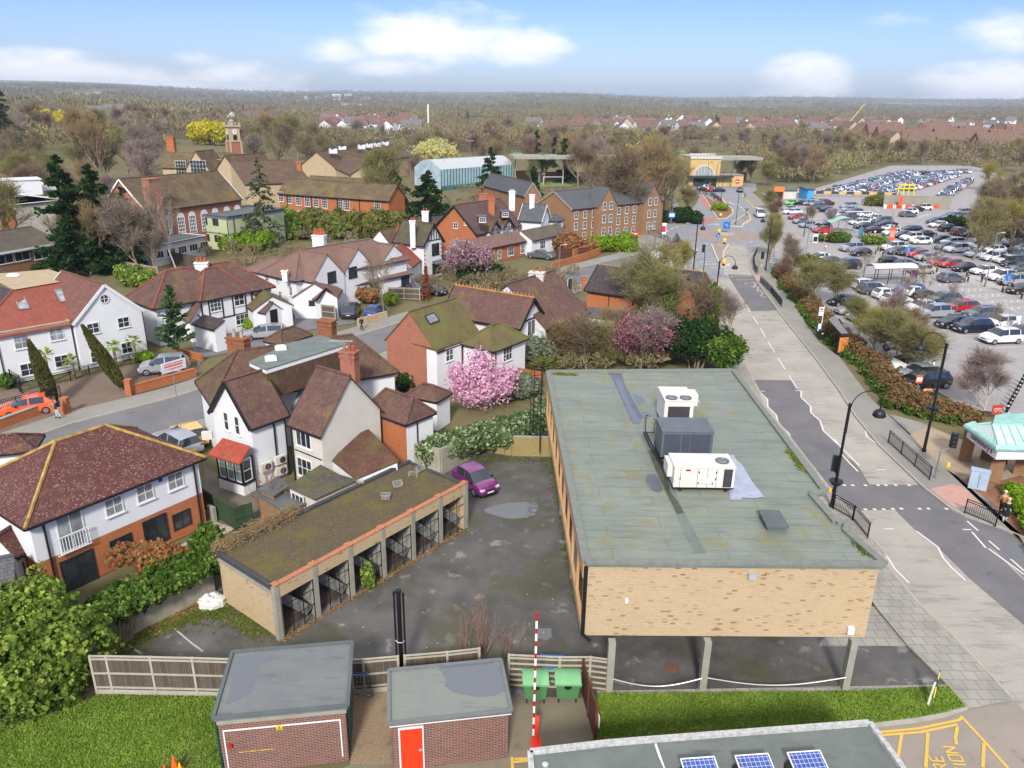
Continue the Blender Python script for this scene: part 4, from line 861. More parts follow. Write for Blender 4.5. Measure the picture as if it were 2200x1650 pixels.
mb=MB();pbx(mb,pf,.6,1.9,1.0,1.03,0,.01);mb.bd('yellow_streak',pln('yellow paint streak',(214,176,70),.8,.5,8),s1)
pr_=b1['right']
for j,(a0,a1) in en(((.35,1.1),(1.2,1.9))):
 mb=MB();pbx(mb,pr_,a0,a1,.15,2.2,0,.06);mb.bd('door',pln('dark green paint',(34,88,76),.6,.1,2),s1)
mb=MB();mb.bar(b1['left'].pt(b1['D']-.1,2.85,.12),b1['left'].pt(.1,2.85,.12),.12);mb.tube([b1['left'].pt(b1['D']-.08,2.75,.1),b1['left'].pt(b1['D']-.08,.1,.1)],.05,6);mb.bd('gutter',pln('green gutter',(30,72,70),.5,.05),s1)
w1=[('SH',300,590),('SH',430,572),('SH',590,575),('SH',540,615),('SH',450,650),('SH',470,710),('SH',430,780),('SH',400,870),('SH',280,940),('SH',200,970),('SH',230,860)]
mb=MB();mb.poly([W(*p,2.7+.146) for p in w1]);mb.bd('standing_water',MW2,b1['roof'])
A=W('SH',1510,1110,2.4);B=W('BN',770,1105,2.4);s2=thg('brick_store','smaller multi coloured brick store with a bright red door','outbuilding',(-2,24.5,0))
b2=block(s2,A,B,(W('BN',715,665,2.5)-W('BN',775,1090,2.5)).length-.1,2.3,'flat',ov=.1,wlm=BM,rf_=F2,rdg=F1,gut=False)
pf=b2['front'];mb=MB();pbx(mb,pf,-.1,pf.len+.1,2.28,2.36,0,.11);mb.bd('fascia',MW,s2);mb=MB();pbx(mb,pf,-.1,pf.len+.1,2.365,2.41,0,.14);mb.bd('fascia_trim',pln('navy trim',(20,22,50),.5,0),s2)
a,z=pf.hit('SH',1665,1280);mb=MB();pbx(mb,pf,a-.48,a+.48,.05,2.12,0,.06);df=mb.bd('door',MW,s2)
mb=MB();pbx(mb,pf,a-.42,a+.42,.08,2.05,.06,.085);mb.bd('door_leaf',pln('bright red door',(246,62,26),.5,.02),df);mb=MB();pbx(mb,pf,a+.28,a+.38,1.0,1.06,.085,.14);mb.bd('door_handle',M_alu,df)
mb=MB();mb.poly([W(*p,2.3+.146) for p in [('BN',175,740),('BN',330,700),('BN',640,690),('BN',700,730),('BN',735,940),('BN',640,980),('BN',500,990),('BN',300,950),('BN',215,890),('BN',240,860)]]);mb.bd('standing_water',MW2,b2['roof'])
c=W('BN',640,705,2.46)
for (kx,ky0,col_,lb,r_) in ((320,1545,(246,206,40),'yellow',.05),(572,1510,(30,28,30),'black',.04)):
 c=W('BN',kx,ky0);mb=MB();mb.tube([(c.x,c.y+.05,0),(c.x,c.y+.05,2.1 if lb=='yellow' else 1.75),(c.x,c.y+.25,2.13 if lb=='yellow' else 1.78)],r_,8);mb.cyl((c.x,c.y+.05,0),r_*1.5,.1,8)
 tag(mb.bd('service_pipe',pln(lb+' pipe',col_,.5,.05)),'%s service pipe up the front wall of the red doored store'%lb,'pipe')
M_cpost=pln('concrete fence post',(176,172,158),.9,.12,2);M_fpan=pln('weathered board fence',(116,104,92),.9,.3,1.2,fine=.5);M_fdark=pln('dark brown fence',(92,62,52),.85,.2,1.5,fine=.3)
def boardM(name,c1,c2,bw=.1):
 t=NT(name);w=t.N.new('ShaderNodeTexBrick');w.offset=0;t.L.new(t.tc.outputs['UV'],w.inputs[0]);dv(w,'Scale',1);dv(w,'Brick Width',bw);dv(w,'Row Height',30);dv(w,'Mortar Size',.008)
 dv(w,'Color1',lin(c1));dv(w,'Color2',lin(c2));dv(w,'Mortar',lin((50,44,40)));n=t.noise(2,5,.7);t.col(t.mix(t.rng(n,.4,.7,0,.5),w.outputs['Color'],lin((86,76,66))));t.set(rough=.9,spec=.15);MT[name]=t.m;return t.m
M_board=boardM('feather edge boards',(116,106,94),(92,84,76));MBr=boardM('red brown boards',(112,66,52),(96,56,46));M_boardgn=boardM('green boards',(58,84,58),(48,72,50),.4);MBt=boardM('tan boards',(166,134,96),(146,116,84))
def fnc(lb_,pts,h=1.8,post=2.4,pm=None,bm=None,rails=3,gvl=True,postw=.1,cat='fence',name='panel_fence',grp=None,posth=.05):
 pts=[W(*p) if isi(p[0],str) else V3((p[0],p[1],0)) for p in pts];c=pts[0];rtt=thg(name,lb_,cat,(c.x,c.y,0),grp)
 bmm=bm or M_board;pm=pm or M_cpost
 for a,b in zip(pts[:-1],pts[1:]):
  L=(b-a).length;n=max(1,round(L/post));u=(b-a).normalized();nn=V3((u.y,-u.x,0));rl=MB();bb=MB();gv=MB()
  for i in range(n):
   p=a+u*L*i/n;q=a+u*L*(i+1)/n;z0=.25 if gvl else .03
   bb.bar(p+u*.05+V3((0,0,(h+z0)/2)),q-u*.05+V3((0,0,(h+z0)/2)),.035,h-z0)
   if gvl:gv.bar(p+V3((0,0,z0/2)),q+V3((0,0,z0/2)),.06,z0)
   for k in range(rails):z=z0+.15+(h-z0-.25)*k/max(1,rails-1);rl.bar(p+nn*.05+V3((0,0,z)),q+nn*.05+V3((0,0,z)),.05,.07)
   rl.bar(p+V3((0,0,h+.02)),q+V3((0,0,h+.02)),.08,.04)
   po=MB();po.box((p.x,p.y,(h+posth)/2),(postw,postw,h+posth),atan2(u.y,u.x));po.bd('post',pm,rtt)
  bb.bd('board_panel',bmm,rtt);rl.bd('rails',pm if pm is M_cpost else bmm,rtt)
  if gvl:gv.bd('gravel_board',M_cpost,rtt)
 po=MB();po.box((b.x,b.y,(h+posth)/2),(postw,postw,h+posth));po.bd('post',pm,rtt)
 return rtt
fnc('grey board fence with pale concrete posts between the lawn and the yard',[('LL',770,1065),('LL',895,1065),('LL',1235,1072),('LL',1560,1080),('SH',270,905)],h=2.0)
fnc('fence panels with a brick pier between the two brick sheds',[('SH',1210,880),('SH',1300,875),('SH',1570,850)],h=1.8)
fnc('leaning low fence behind the smaller brick store',[('SH',1620,830),('SH',1950,800),('SH',2200,770)],h=1.7,rails=2,gvl=False)
fnc('woven hurdle fence behind the wheeled bins',[('BN',770,905),('BN',1200,925),('BN',1460,925),('BN',1610,945)],h=1.75,rails=6,gvl=False)
sc_=thg('bin_screen','dark red brown timber screen beside the wheeled bins and the lawn','screen fence',W('BN',1500,1330))
for (p,q) in ((('BN',1445,950),('BN',1500,1340)),):
 a=W('BN',1400,955);b=W('BN',1512,1372);mb=MB();mb.bar((a.x,a.y,.9),(b.x,b.y,.9),.05,1.7);mb.bd('board_panel',MBr,sc_)
 for t in (0,.5,1):
  p_=a.lerp(b,t);mb=MB();mb.box((p_.x,p_.y,.92),(.12,.12,1.84));mb.bd('post',MBr,sc_)
 mb=MB();p_=a.lerp(b,.8);mb.box((p_.x+.07,p_.y,1.2),(.03,1.6,.5),atan2(b.y-a.y,b.x-a.x)+PI/2);mb.bd('sign_panel',pln('white and red sign',(230,226,222),.5,.0),sc_)
M_bin=pln('green plastic bin',(84,140,92),.45,.05,2);M_binl=pln('pale green lid',(122,182,132),.45,.06,2)
def bin_(lb_,k,col1,col2,w=1.05,d=.95,h=1.1):
 c=W(*k);rtt=thg('wheeled_bin',lb_,'bin',(c.x,c.y,0),'large wheeled bins in the bin corner');cx,cy=c.x,c.y+d/2
 mb=MB();q=[(cx-w*.42,cy-d*.4,.22),(cx+w*.42,cy-d*.4,.22),(cx+w*.42,cy+d*.4,.22),(cx-w*.42,cy+d*.4,.22),(cx-w/2,cy-d/2,h),(cx+w/2,cy-d/2,h),(cx+w/2,cy+d/2,h),(cx-w/2,cy+d/2,h)]
 mb.add(q,[(3,2,1,0),(4,5,6,7),(0,1,5,4),(1,2,6,5),(2,3,7,6),(3,0,4,7)]);mb.bd('body',col1,rtt)
 mb=MB();n=8;vs=[]
 for i in range(n+1):
  t=i/n;y=cy-d/2-.05+(d+.1)*t;z=h+.04+.2*sin(PI*min(1,t*1.0))**.8*(.7+.3*t);vs+=[(cx-w/2-.04,y,z),(cx+w/2+.04,y,z),(cx-w/2-.04,y,h+.0),(cx+w/2+.04,y,h+.0)]
 fs=[]
 for i in range(n):o=i*4;fs+=[(o,o+1,o+5,o+4),(o+2,o,o+4,o+6),(o+1,o+3,o+7,o+5)]
 fs+=[(2,3,1,0),(n*4,n*4+1,n*4+3,n*4+2)];mb.add(vs,fs);mb.box((cx-w/2-.0,cy+.25,h+.12),(.16,.1,.12));mb.box((cx-w/2-.0,cy-.15,h+.12),(.16,.1,.12));mb.box((cx,cy-d/2-.03,h+.0),(w+.12,.08,.08));mb.bd('lid',col2,rtt)
 mb=MB();mb.box((cx,cy-d/2+.0,h-.16),(.3,.06,.14));mb.ball((cx,cy-d/2+.02,h-.2),(.14,.05,.12));mb.bd('lock_plate',MKF,rtt)
 for sx in (-1,1):
  for sy in (-1,1):
   mb=MB();x,y=cx+sx*w*.36,cy+sy*d*.34;mb.tube([(x-.03,y,.1),(x+.03,y,.1)],.1,10);mb.box((x,y,.2),(.1,.12,.06));mb.bd('castor',MKF,rtt)
bin_('green wheeled bin standing directly behind the barrier arm',('BN',1000,1060),M_bin,M_binl);bin_('green wheeled bin standing next to the red brown timber screen',('BN',1275,1055),M_bin,M_binl)
bin_('blue wheeled bin behind and between the two green bins',('BN',1150,920),pln('blue plastic',(28,110,168),.45,.05),pln('blue lid',(36,124,186),.45,.05),.95,.8,1.15)
br=thg('car_park_barrier','raised red and white barrier arm on an orange red post','barrier',W('BN',1005,1405))
c=W('BN',1005,1400);M_bred=pln('orange red paint',(238,66,40),.5,.04)
mb=MB();mb.box((c.x,c.y+.1,.62),(.2,.26,1.2));mb.box((c.x,c.y+.1,.03),(.42,.5,.06));mb.box((c.x,c.y+.1,1.24),(.22,.3,.06));mb.bd('housing',M_bred,br)
ax=c.x-.12;mw_=MB();mr_=MB();z=.55;k=0
M_bw=pln('white arm paint',(236,234,232),.5,.03);M_br2=pln('dark red band',(168,34,44),.5,.03)
while z<6.35:
 l=.34 if k%2==0 else .24;(mr_ if k%2 else mw_).box((ax,c.y-.02,z+l/2),(.085,.11,l));z+=l;k+=1
mw_.bd('arm',M_bw,br);mr_.bd('arm_bands',M_br2,br);mb=MB();mb.cyl((ax,c.y-.02,z),.07,.1,8);mb.bd('arm_tip',M_br2,br)
pp=thg('pipe_cluster','cluster of three tall black pipes rising behind the board fence','pipes',W('SH',1580,670))
c=W('SH',1590,740)
for dx,r_,hh in ((-.2,.045,4.4),(.0,.1,4.5),(.2,.045,4.35)):
 mb=MB();mb.tube([(c.x+dx,c.y,0),(c.x+dx,c.y,hh)],r_,8);mb.cyl((c.x+dx,c.y,hh),r_*1.4,.12,8);mb.bd('pipe',ML,pp)
mb=MB();mb.tube([(c.x-.2,c.y-.05,2.0),(c.x-.1,c.y-.12,1.93),(c.x+.1,c.y-.12,1.93),(c.x+.2,c.y-.05,2.0)],.02,4);mb.bd('bracket',MS,pp)
tr=thg('shopping_trolley','shopping trolley stood on its end against the board fence between the sheds','trolley',W('SH',1290,890))
c=W('SH',1290,885);mb=MB()
for z in (.15,.45,.75,1.0,1.25):
 w_=.34-.06*z;q=[(c.x-w_,c.y-.1,z),(c.x+w_,c.y-.1,z+.05),(c.x+w_,c.y+.25,z),(c.x-w_,c.y+.25,z)]
 for i in range(4):mb.bar(q[i],q[(i+1)%4],.02)
for x in (-.3,-.1,.1,.3):mb.bar((c.x+x,c.y-.1,.12),(c.x+x*.7,c.y-.1,1.28),.016);mb.bar((c.x+x,c.y+.25,.12),(c.x+x*.7,c.y+.25,1.28),.016)
mb.bd('basket',MS,tr);mb=MB();mb.tube([(c.x-.3,c.y-.15,.3),(c.x+.35,c.y-.2,.1),(c.x+.4,c.y+.2,.12),(c.x-.3,c.y+.25,.3)],.018,5);mb.bd('chassis',MS,tr)
for x,y,z in ((.4,-.2,.1),(.4,.2,.12),(.3,-.15,.55)):mb=MB();mb.tube([(c.x+x-.02,c.y+y,z),(c.x+x+.02,c.y+y,z)],.06,8);mb.bd('castor',MKF,tr)
mb=MB();mb.bar((c.x-.25,c.y-.2,1.3),(c.x+.25,c.y-.2,1.34),.05);mb.bd('handle',pln('blue handle',(40,70,170),.5,0),tr)
def wall(lb_,pts,h,m_,t=.22,cap=None,name='garden_wall',cat='wall',grp=None,hs=None):
 p=[W(*q) if isi(q[0],str) else V3((q[0],q[1],0)) for q in pts];c=p[0];rtt=thg(name,lb_,cat,(c.x,c.y,0),grp);mb=MB();mc=MB()
 for i,(a,b) in en(zip(p[:-1],p[1:])):
  h0=hs[i] if hs else h;h1=hs[i+1] if hs else h;u=(b-a).normalized();n=V3((-u.y,u.x,0))*t/2
  q=[a-n,b-n,b+n,a+n];vs=[(v.x,v.y,0) for v in q]+[(v.x,v.y,z) for v,z in zip(q,(h0,h1,h1,h0))]
  mb.add(vs,[(3,2,1,0),(4,5,6,7),(0,1,5,4),(1,2,6,5),(2,3,7,6),(3,0,4,7)])
  if cap:mc.bar((a.x,a.y,h0+.03),(b.x,b.y,h1+.03),t+.08,.07)
 mb.bd('wall_face',m_,rtt)
 if cap:mc.bd('coping',cap,rtt)
 return rtt
def stainM():
 t=NT('stained render wall');n=t.noise(.6,5,.65);c=t.mix(t.rng(n,.35,.65),lin((150,148,134)),lin((174,170,158)));s_=t.noise(1.5,4,.7,stretch=(2.5,2.5,.3));c=t.mix(t.rng(s_,.52,.7,0,.6),c,lin((112,112,92)));t.col(c);t.set(rough=.9);return t.m
M_stain=stainM()
wall('stained rendered retaining wall left of the garages, overhung by ivy',[('LL',700,760),('LL',870,685),('LL',1690,265)],1.75,M_stain,hs=[1.8,1.8,1.5])
wall('stained rendered yard wall running back from the garages',[('GR',1480,230),('GR',1750,270),('GR',2050,100)],1.9,M_stain,hs=[2.3,2.0,1.6])
wall('yellow brick wall across the back of the yard behind the purple car',[('GR',2040,95),('FU',1100,978),('FU',1185,980)],1.5,brickM('mossy yellow brick',(168,150,96),(150,134,84),(150,140,110)),cap=MK)
wall('green board topped plinth beside the patio',[('HA',1690,880),('HA',1740,905)],1.0,MK)
fnc('green painted fence beside the patio of the orange brick house',[('HA',1640,800),('HA',1900,970),('HC',600,1570)],h=1.5,bm=M_boardgn,pm=M_boardgn,gvl=False,post=1.8)
c=W('LL',1675,350);mb=MB();rnd=RR(2)
n1_,n2_=16,7;vs=[];fs=[]
for j in range(n2_+1):
 for k in range(n1_):
  ph=PI*.55*j/n2_;t=2*PI*k/n1_;rr=.8+rnd.uniform(-.12,.12);vs.append((c.x+rr*sin(ph)*cos(t)*.95,c.y+rr*sin(ph)*sin(t)*.85,max(.01,.5*cos(ph)+rnd.uniform(-.07,.07)-(.22 if j==0 else 0))))
for j in range(n2_):
 for k in range(n1_):k2=(k+1)%n1_;fs.append((j*n1_+k,(j+1)*n1_+k,(j+1)*n1_+k2,j*n1_+k2))
fs.append(list(range(n1_)));mb.add(vs,fs);tag(mb.bd('rubble_sack',pln('white woven plastic',(222,222,222),.6,.06,3)),'large white woven sack dumped in the corner between wall and garages','sack')
mb=MB();stp(mb,[('LL',1330,520),('LL',1400,575),('LL',1500,660),('LL',1600,735)],.09,.01);stp(mb,[('LL',980,660),('LL',1110,750)],.08,.01);stc('faded_bay_line',mb,pln('faded white line',(196,190,184),.9,.3,6,fine=.5))
mb=MB()
for k in range(90):
 x=rnd.uniform(250,1250);y=rnd.uniform(1050,1400);c=P(x,y);s=rnd.uniform(.015,.05)
 mb.poly([(c.x+s*cos(t),c.y+s*sin(t),.012) for t in (0,1.8,3.9)])
tag(mb.bd('litter',pln('white litter',(224,220,214),.8,0)),'scattered white litter and stones over the yard','litter',kind='stuff')
def cone(lb_,k,h,col_,grp='traffic cones on the lawn slab'):
 c=W(*k,.1);rtt=thg('traffic_cone',lb_,'traffic cone',(c.x,c.y,.08),grp);mb=MB();mb.cyl((c.x,c.y,.1),h*.26,h,12,h*.05);mb.bd('cone_body',col_,rtt);mb=MB();mb.box((c.x,c.y,.1),(h*.7,h*.7,.05));mb.bd('base',col_,rtt);mb=MB();mb.cyl((c.x,c.y,.1+h*.45),h*.165,h*.2,12,h*.12);mb.bd('dark_band',MKF,rtt)
M_cone=pln('orange cone',(240,104,38),.5,.05)
cone('tall orange traffic cone on the slab in the left lawn',('LL',1385,1680),.75,M_cone);cone('orange cone cut by the bottom edge of the picture, left of the tall cone',('LL',1305,1700),.45,M_cone)
cone('yellow cone cut by the bottom edge of the picture, right of the tall cone',('LL',1425,1690),.5,pln('yellow cone',(236,206,40),.5,.05))
sb=thg('sale_board','white and yellow agent board leaning on a post at the tip of the right lawn','sign board',W('FR',1745,805))
c=W('FR',1745,805,.08);mb=MB();mb.bar((c.x,c.y,.08),(c.x+.15,c.y+.1,1.25),.07);mb.bd('post',M_bw,sb);mb=MB();mb.bar((c.x+.16,c.y-.02,.55),(c.x+.5,c.y+.5,1.45),.03,.5);mb.bd('board',pln('yellow board',(240,214,40),.5,.03),sb);mb=MB();mb.bar((c.x+.17,c.y+.0,1.12),(c.x+.52,c.y+.52,1.52),.035,.14);mb.bd('board_stripe',MKF,sb)
nr=thg('front_building','low flat roofed building with solar panels along the bottom edge of the picture','building',(8,22,0));RZ=3.2
q=[W('BN',955,1475,RZ),W('BN',1600,1400,RZ),W('FR',400,975,RZ),W('FR',1468,893,RZ),W('FR',1620,1100,RZ),W('FR',1800,1400,RZ),W('FR',-100,1500,RZ)]
mb=MB();mb.prs(q,RZ-.2,RZ);nrf=mb.bd('roof',F3,nr)
mb=MB();ctr=sum(q,V3())/len(q);qi=[p+(ctr-p)*.02 for p in q];mb.prs(qi,0,RZ-.2);mb.bd('wall',BM,nr)
mb=MB()
for i in range(len(q)):mb.bar(q[i]+V3((0,0,.06)),q[(i+1)%len(q)]+V3((0,0,.06)),.2,.16+(i%2)*.006)
mb.bd('pale_roof_edge',pln('flaking white edging',(190,192,192),.8,.35,6,fine=.4),nrf)
mb=MB();mb.tube([W('BN',2030,1395,RZ+.03),W('BN',2060,1490,RZ+.03),W('BN',2110,1600,RZ+.03)],.03,5);mb.tube([W('FR',460,985,RZ+.03),W('FR',500,1100,RZ+.03)],.03,5);mb.bd('white_cable',M_bw,nr)
mb=MB();c=W('BN',1085,1575,RZ);mb.cyl((c.x,c.y,RZ),.12,.06,16);mb.ball((c.x,c.y,RZ+.05),(.12,.12,.06),12,6);mb.bd('roof_vent',M_alu,nr)
def solarM():
 t=NT('solar cells');b=t.N.new('ShaderNodeTexBrick');b.offset=0;t.L.new(t.tc.outputs['UV'],b.inputs[0]);dv(b,'Scale',1);dv(b,'Brick Width',.16);dv(b,'Row Height',.16);dv(b,'Mortar Size',.008)
 dv(b,'Color1',lin((58,84,160)));dv(b,'Color2',lin((46,70,144)));dv(b,'Mortar',lin((190,204,226)));t.col(b.outputs['Color']);t.set(rough=.15,spec=.7);return t.m
M_solar=solarM()
for i,(kx,ky,w_) in en(((668,1085,1.05),(925,1070,1.05),(1172,1055,1.1))):
 c=W('FR',kx,ky-10,RZ+.4);sp=thg('solar_panel',('left','middle','right')[i]+'most of the three blue solar panels on the front roof' if i!=1 else 'blue solar panel between the two others on the front roof','solar panel',(c.x,c.y,RZ),'solar panels on the front roof');rz_=R(6)
 M_=Mx_.Rotation(rz_,3,'Z')@Mx_.Rotation(R(12),3,'X');mb=MB();mb.box((c.x,c.y-.3,RZ+.32),(1.15,.95,.035),M=M_);mb.bd('cells',M_solar,sp);mb=MB()
 for dx,dy,sx,sy in ((0,.485,1.2,.04),(0,-.485,1.2,.04),(.585,0,.04,1.0),(-.585,0,.04,1.0)):
  o_=M_@V3((dx,dy,.008));mb.box((c.x+o_.x,c.y-.3+o_.y,RZ+.32+o_.z),(sx,sy,.05),M=M_)
 mb.bd('frame',M_bw,sp);mb=MB();mb.ball((c.x-.1,c.y-.2,RZ),(.7,.5,.32),14,8,True);mb.bd('ballast_tub',MKF,sp)
def wng(rtt,kA,kB,zo,roof='gx',pitch=40,ov=.35,side=.3,r1=None,r2=None,apex=None,back=None,dpt=None,**kw):
 """eave corners as seen (kA left, kB right) at gutter height zo; ridge ends found on the front slope plane"""
 tp=tan(R(pitch));a=W(*kA,zo);b=W(*kB,zo);u=(b-a);u.z=0;u.normalize();n=V3((-u.y,u.x,0));o=V3((0,0,CH))
 if roof=='gy':
  pl=PL_(a,b);ua,za=pl.hit(*apex);L=(b-a).length;tp=(za-zo)/(L/2);ze=zo+ov*tp
  A=a+u*ov+n*side;B=b-u*ov+n*side
  if back is not None:D=(W(*back,za)-a).dot(n)-2*side
  else:D=dpt
  return block(rtt,A,B,max(1.5,D),ze,'gy',ov=ov,vs_=side,zr=za,**kw)
 if roof in('gx','hip') and (r1 or r2):
  def hit(k):
   d=ray(*k);t=(zo+tp*(o-a).dot(n)-CH)/(d.z-tp*d.dot(n));p=o+d*t;return (p-a).dot(u),(p-a).dot(n),p.z
  hs=[hit(k) for k in (r1,r2) if k];dn=sum(h[1] for h in hs)/len(hs);D=2*dn-2*ov;ze=zo+ov*tp;A=a+u*side+n*ov;B=b-u*side+n*ov
  return block(rtt,A,B,max(2,D),ze,roof,pitch=pitch,ov=ov,vs_=side,hipin=kw.pop('hipin',None),**kw)
 ze=zo+(ov*tp if roof!='flat' else 0);A=a+u*side+n*ov;B=b-u*side+n*ov
 return block(rtt,A,B,dpt,ze,roof,pitch=pitch,ov=ov,vs_=side,**kw)
def timber(rtt,pl,bars,w=.14,m_=None):
 mb=MB()
 for a0,z0,a1,z1 in bars:mb.bar(pl.pt(a0,z0,.03),pl.pt(a1,z1,.03),w,.05,up=pl.n)
 mb.bd('timber_framing',m_ or MKF,rtt)
def gable_timber(rtt,B,n=5,zb=None):
 """black and white studs in a front gable of a gy block"""
 pl=B['front'];L=B['L'];ze=zb or B['ze'];H=L/2*.85;bars=[(.05,ze,L-.05,ze)]
 for i in range(1,n+1):
  a=L*i/(n+1);h=(min(a,L-a)/(L/2))*H;bars.append((a,ze,a,ze+h))
 timber(rtt,pl,bars,.12)
def sky_(rtt,pts,m_=None):
 p=[V3(q) for q in pts];nn=(p[1]-p[0]).cross(p[2]-p[0]).normalized();nn=nn if nn.z>0 else -nn;mb=MB();p=[q+nn*.1 for q in p]
 for i in range(4):mb.bar(p[i],p[(i+1)%4],.1,.08,up=nn)
 f=mb.bd('skylight',m_ or MS,rtt);g=MB();g.poly([q+nn*.01 for q in p]);g.bd('pane',M_glassL,f)
def dormer(rtt,k,w,h,d,zf,rm,wm,rz=0,kk=None):
 c=W(*k,zf);M_=Mx_.Rotation(rz,3,'Z');f=lambda x,y,z:V3((c.x,c.y,zf))+M_@V3((x,y,z))
 mb=MB();mb.box(f(0,d/2,h/2),(w,d,h),rz);ch=mb.bd('dormer',wm,rtt);mb=MB();mb.box(f(0,d/2-.05,h+.05),(w+.25,d+.2,.1),rz);mb.bd('dormer_roof',rm,ch)
 pl=PL_(f(-w/2,0,0),f(w/2,0,0));win(rtt,pl,w/2,zf+h*.5,w*.85,h*.8,3,2)
hA=thg('detached_house','white over orange brick house with lichened maroon hipped roof, at the bottom left','house',W('HA',900,1250))
b=wng(hA,('HA',198,962),('HA',1660,385),4.6,'hip',33,.35,.35,r1=('HA',415,262),r2=('HA',890,118),wlm=MR,rf_=TMr,lower=(BO,2.3),rdg=pln('yellow lichened ridge',(168,138,76),.9,.45,2.5))
pl=b['front']
for (x,y) in ((1412,570),(1166,668),(916,775)):wnp(hA,pl,'HA',x,y,1.0,1.05,2,2,gl=pln('slatted shutter',(140,140,142),.6,.3,8))
wnp(hA,pl,'HA',572,975,1.35,2.1,2,1,gl=M_glassL,name='french_window');u_,z_=pl.hit('HA',570,1000);mb=MB()
for i in range(12):mb.bar(pl.pt(u_-.85+i*.15,z_-.85,.25),pl.pt(u_-.85+i*.15,z_+.1,.25),.03)
mb.bar(pl.pt(u_-.9,z_+.12,.25),pl.pt(u_+.85,z_+.12,.25),.05);mb.bar(pl.pt(u_-.9,z_-.85,.25),pl.pt(u_+.85,z_-.85,.25),.04);mb.bd('balcony_rail',MW,hA)
for (x,y,w,h,nm) in ((1465,885,1.15,1.05,'window'),(1257,975,1.45,1.75,'glazed_door'),(980,1095,1.25,1.1,'window'),(640,1310,1.75,2.1,'glazed_door')):wnp(hA,pl,'HA',x,y,w,h,2,1,fr=M_dfr,name=nm,sill=False)
for x in ((1590,700),(405,1200)):u_,z_=pl.hit('HA',*x);pipe(hA,pl,u_,4.7,r=.06)
u_,z_=pl.hit('HA',1288,560);mb=MB();pbx(mb,pl,u_-.1,u_+.1,z_-.14,z_+.1,0,.06);mb.bd('alarm_box',pln('blue alarm box',(40,56,150),.5,0),hA)
sh_=wng(hA,('HA',-120,1160),('HA',130,1195),2.5,'gy',ov=.2,side=.2,apex=('HA',20,1030),dpt=2.5,wlm=MR,rf_=TMr)
hA2=thg('neighbour_house','maroon tiled house cut by the left edge, behind the white and orange house','house',W('HA',0,500))
wng(hA2,('HA',-600,420),('HA',280,330),3.2,'hip',30,.3,.3,r1=('HA',-300,190),r2=('HA',60,255),wlm=MR,rf_=TMr)
hA3=thg('brick_outhouse','small orange brick outhouse with a grey gable cut by the left edge, behind the ivy','outbuilding',W('HA',0,1560))
b=wng(hA3,('HA',-330,1480),('HA',120,1380),2.6,'gx',30,.25,.25,r1=('HA',-200,1200),r2=('HA',40,1240),wlm=BO,rf_=TS)
wnp(hA3,b['front'],'HA',30,1500,.9,1.0,1,1)
fnc('grey boarded side fence beside the ivy at the left edge',[('HA',105,1500),('HA',240,1480)],h=1.9,gvl=False,pm=M_board)
hB=thg('rendered_house','large white rendered house with orange red roof and round gable window','house',W('WH',500,1150))
zB=4.6
b=wng(hB,('WH',570,722),('WH',1138,612),zB,'gy',ov=.2,side=.12,apex=('WH',820,405),dpt=9,wlm=MR,rf_=tlM('brown red tiles',(136,92,80),(112,76,70),None,0,dark=.3),vrg=MW)
pg=b['front']
u_,z_=pg.hit('WH',820,520);mb=MB()
for k in range(20):
 t0,t1=2*PI*k/20,2*PI*(k+1)/20;mb.bar(pg.pt(u_+.42*cos(t0),z_+.42*sin(t0),.04),pg.pt(u_+.42*cos(t1),z_+.42*sin(t1),.04),.09,.07)
mb.bar(pg.pt(u_-.4,z_,.05),pg.pt(u_+.4,z_,.05),.04);mb.bar(pg.pt(u_,z_-.4,.05),pg.pt(u_,z_+.4,.05),.04);f=mb.bd('round_window',MW,hB)
mb=MB();mb.poly([pg.pt(u_+.4*cos(2*PI*k/20),z_+.4*sin(2*PI*k/20),.02) for k in range(20)]);mb.bd('pane',M_glass,f)
for (x,y) in ((733,752),(972,705)):wnp(hB,pg,'WH',x,y,1.15,1.05,2,2)
for (x,y) in ((760,975),(1000,905)):wnp(hB,pg,'WH',x,y,1.1,1.15,2,2)
A_=W('WH',-260,865,zB);Bc=W('WH',560,722,zB);u=(Bc-A_).normalized();n=V3((-u.y,u.x,0))
b2=block(hB,A_+n*.3,Bc+n*.3,11,zB+.1,'flat',ov=.0,wlm=MR,rf_=pln('buff flat roof',(178,160,130),.9,.1,1))
pw=b2['front']
for (x,y,w,h) in ((170,860,1.25,1.25),(445,800,1.2,1.15),(225,1075,1.35,1.2),(485,1010,1.2,1.15)):wnp(hB,pw,'WH',x,y,w,h,2,2,gl=M_glassL if y<900 else None)
zt=7.0;mb=MB();slab(mb,[A_,Bc+V3((0,0,0)),W('WH',620,362,zt),W('WH',105,450,zt)],.14);rr_=mb.bd('roof',T_red,hB)
mb=MB();slab(mb,[W('WH',-900,700,4.6),A_,W('WH',105,450,zt),W('WH',-150,380,zt)],.14);slab(mb,[Bc,Bc+n*9,W('WH',480,320,zt),W('WH',620,362,zt)],.14);mb.bd('side_slope',T_dark,rr_)
mb=MB();mb.poly([W('WH',105,450,zt+.05),W('WH',620,362,zt+.05),W('WH',385,288,zt+.05),W('WH',-120,330,zt+.05)]);mb.bd('flat_roof',pln('buff flat roof',(178,160,130)),rr_)
mb=MB();ridgebar(mb,W('WH',105,450,zt),A_);mb.bd('hip_tiles',T_red,rr_)
for q in (((115,520),(190,515),(235,602),(155,610)),((432,458),(500,452),(545,540),(480,552))):
 pts=[]
 for p in q:
  d=ray('WH',*p)
  nn=(Bc-A_).cross(W('WH',620,362,zt)-A_);t=(A_-V3((0,0,CH))).dot(nn)/d.dot(nn);pts.append(V3((0,0,CH))+d*t)
 sky_(hB,pts)
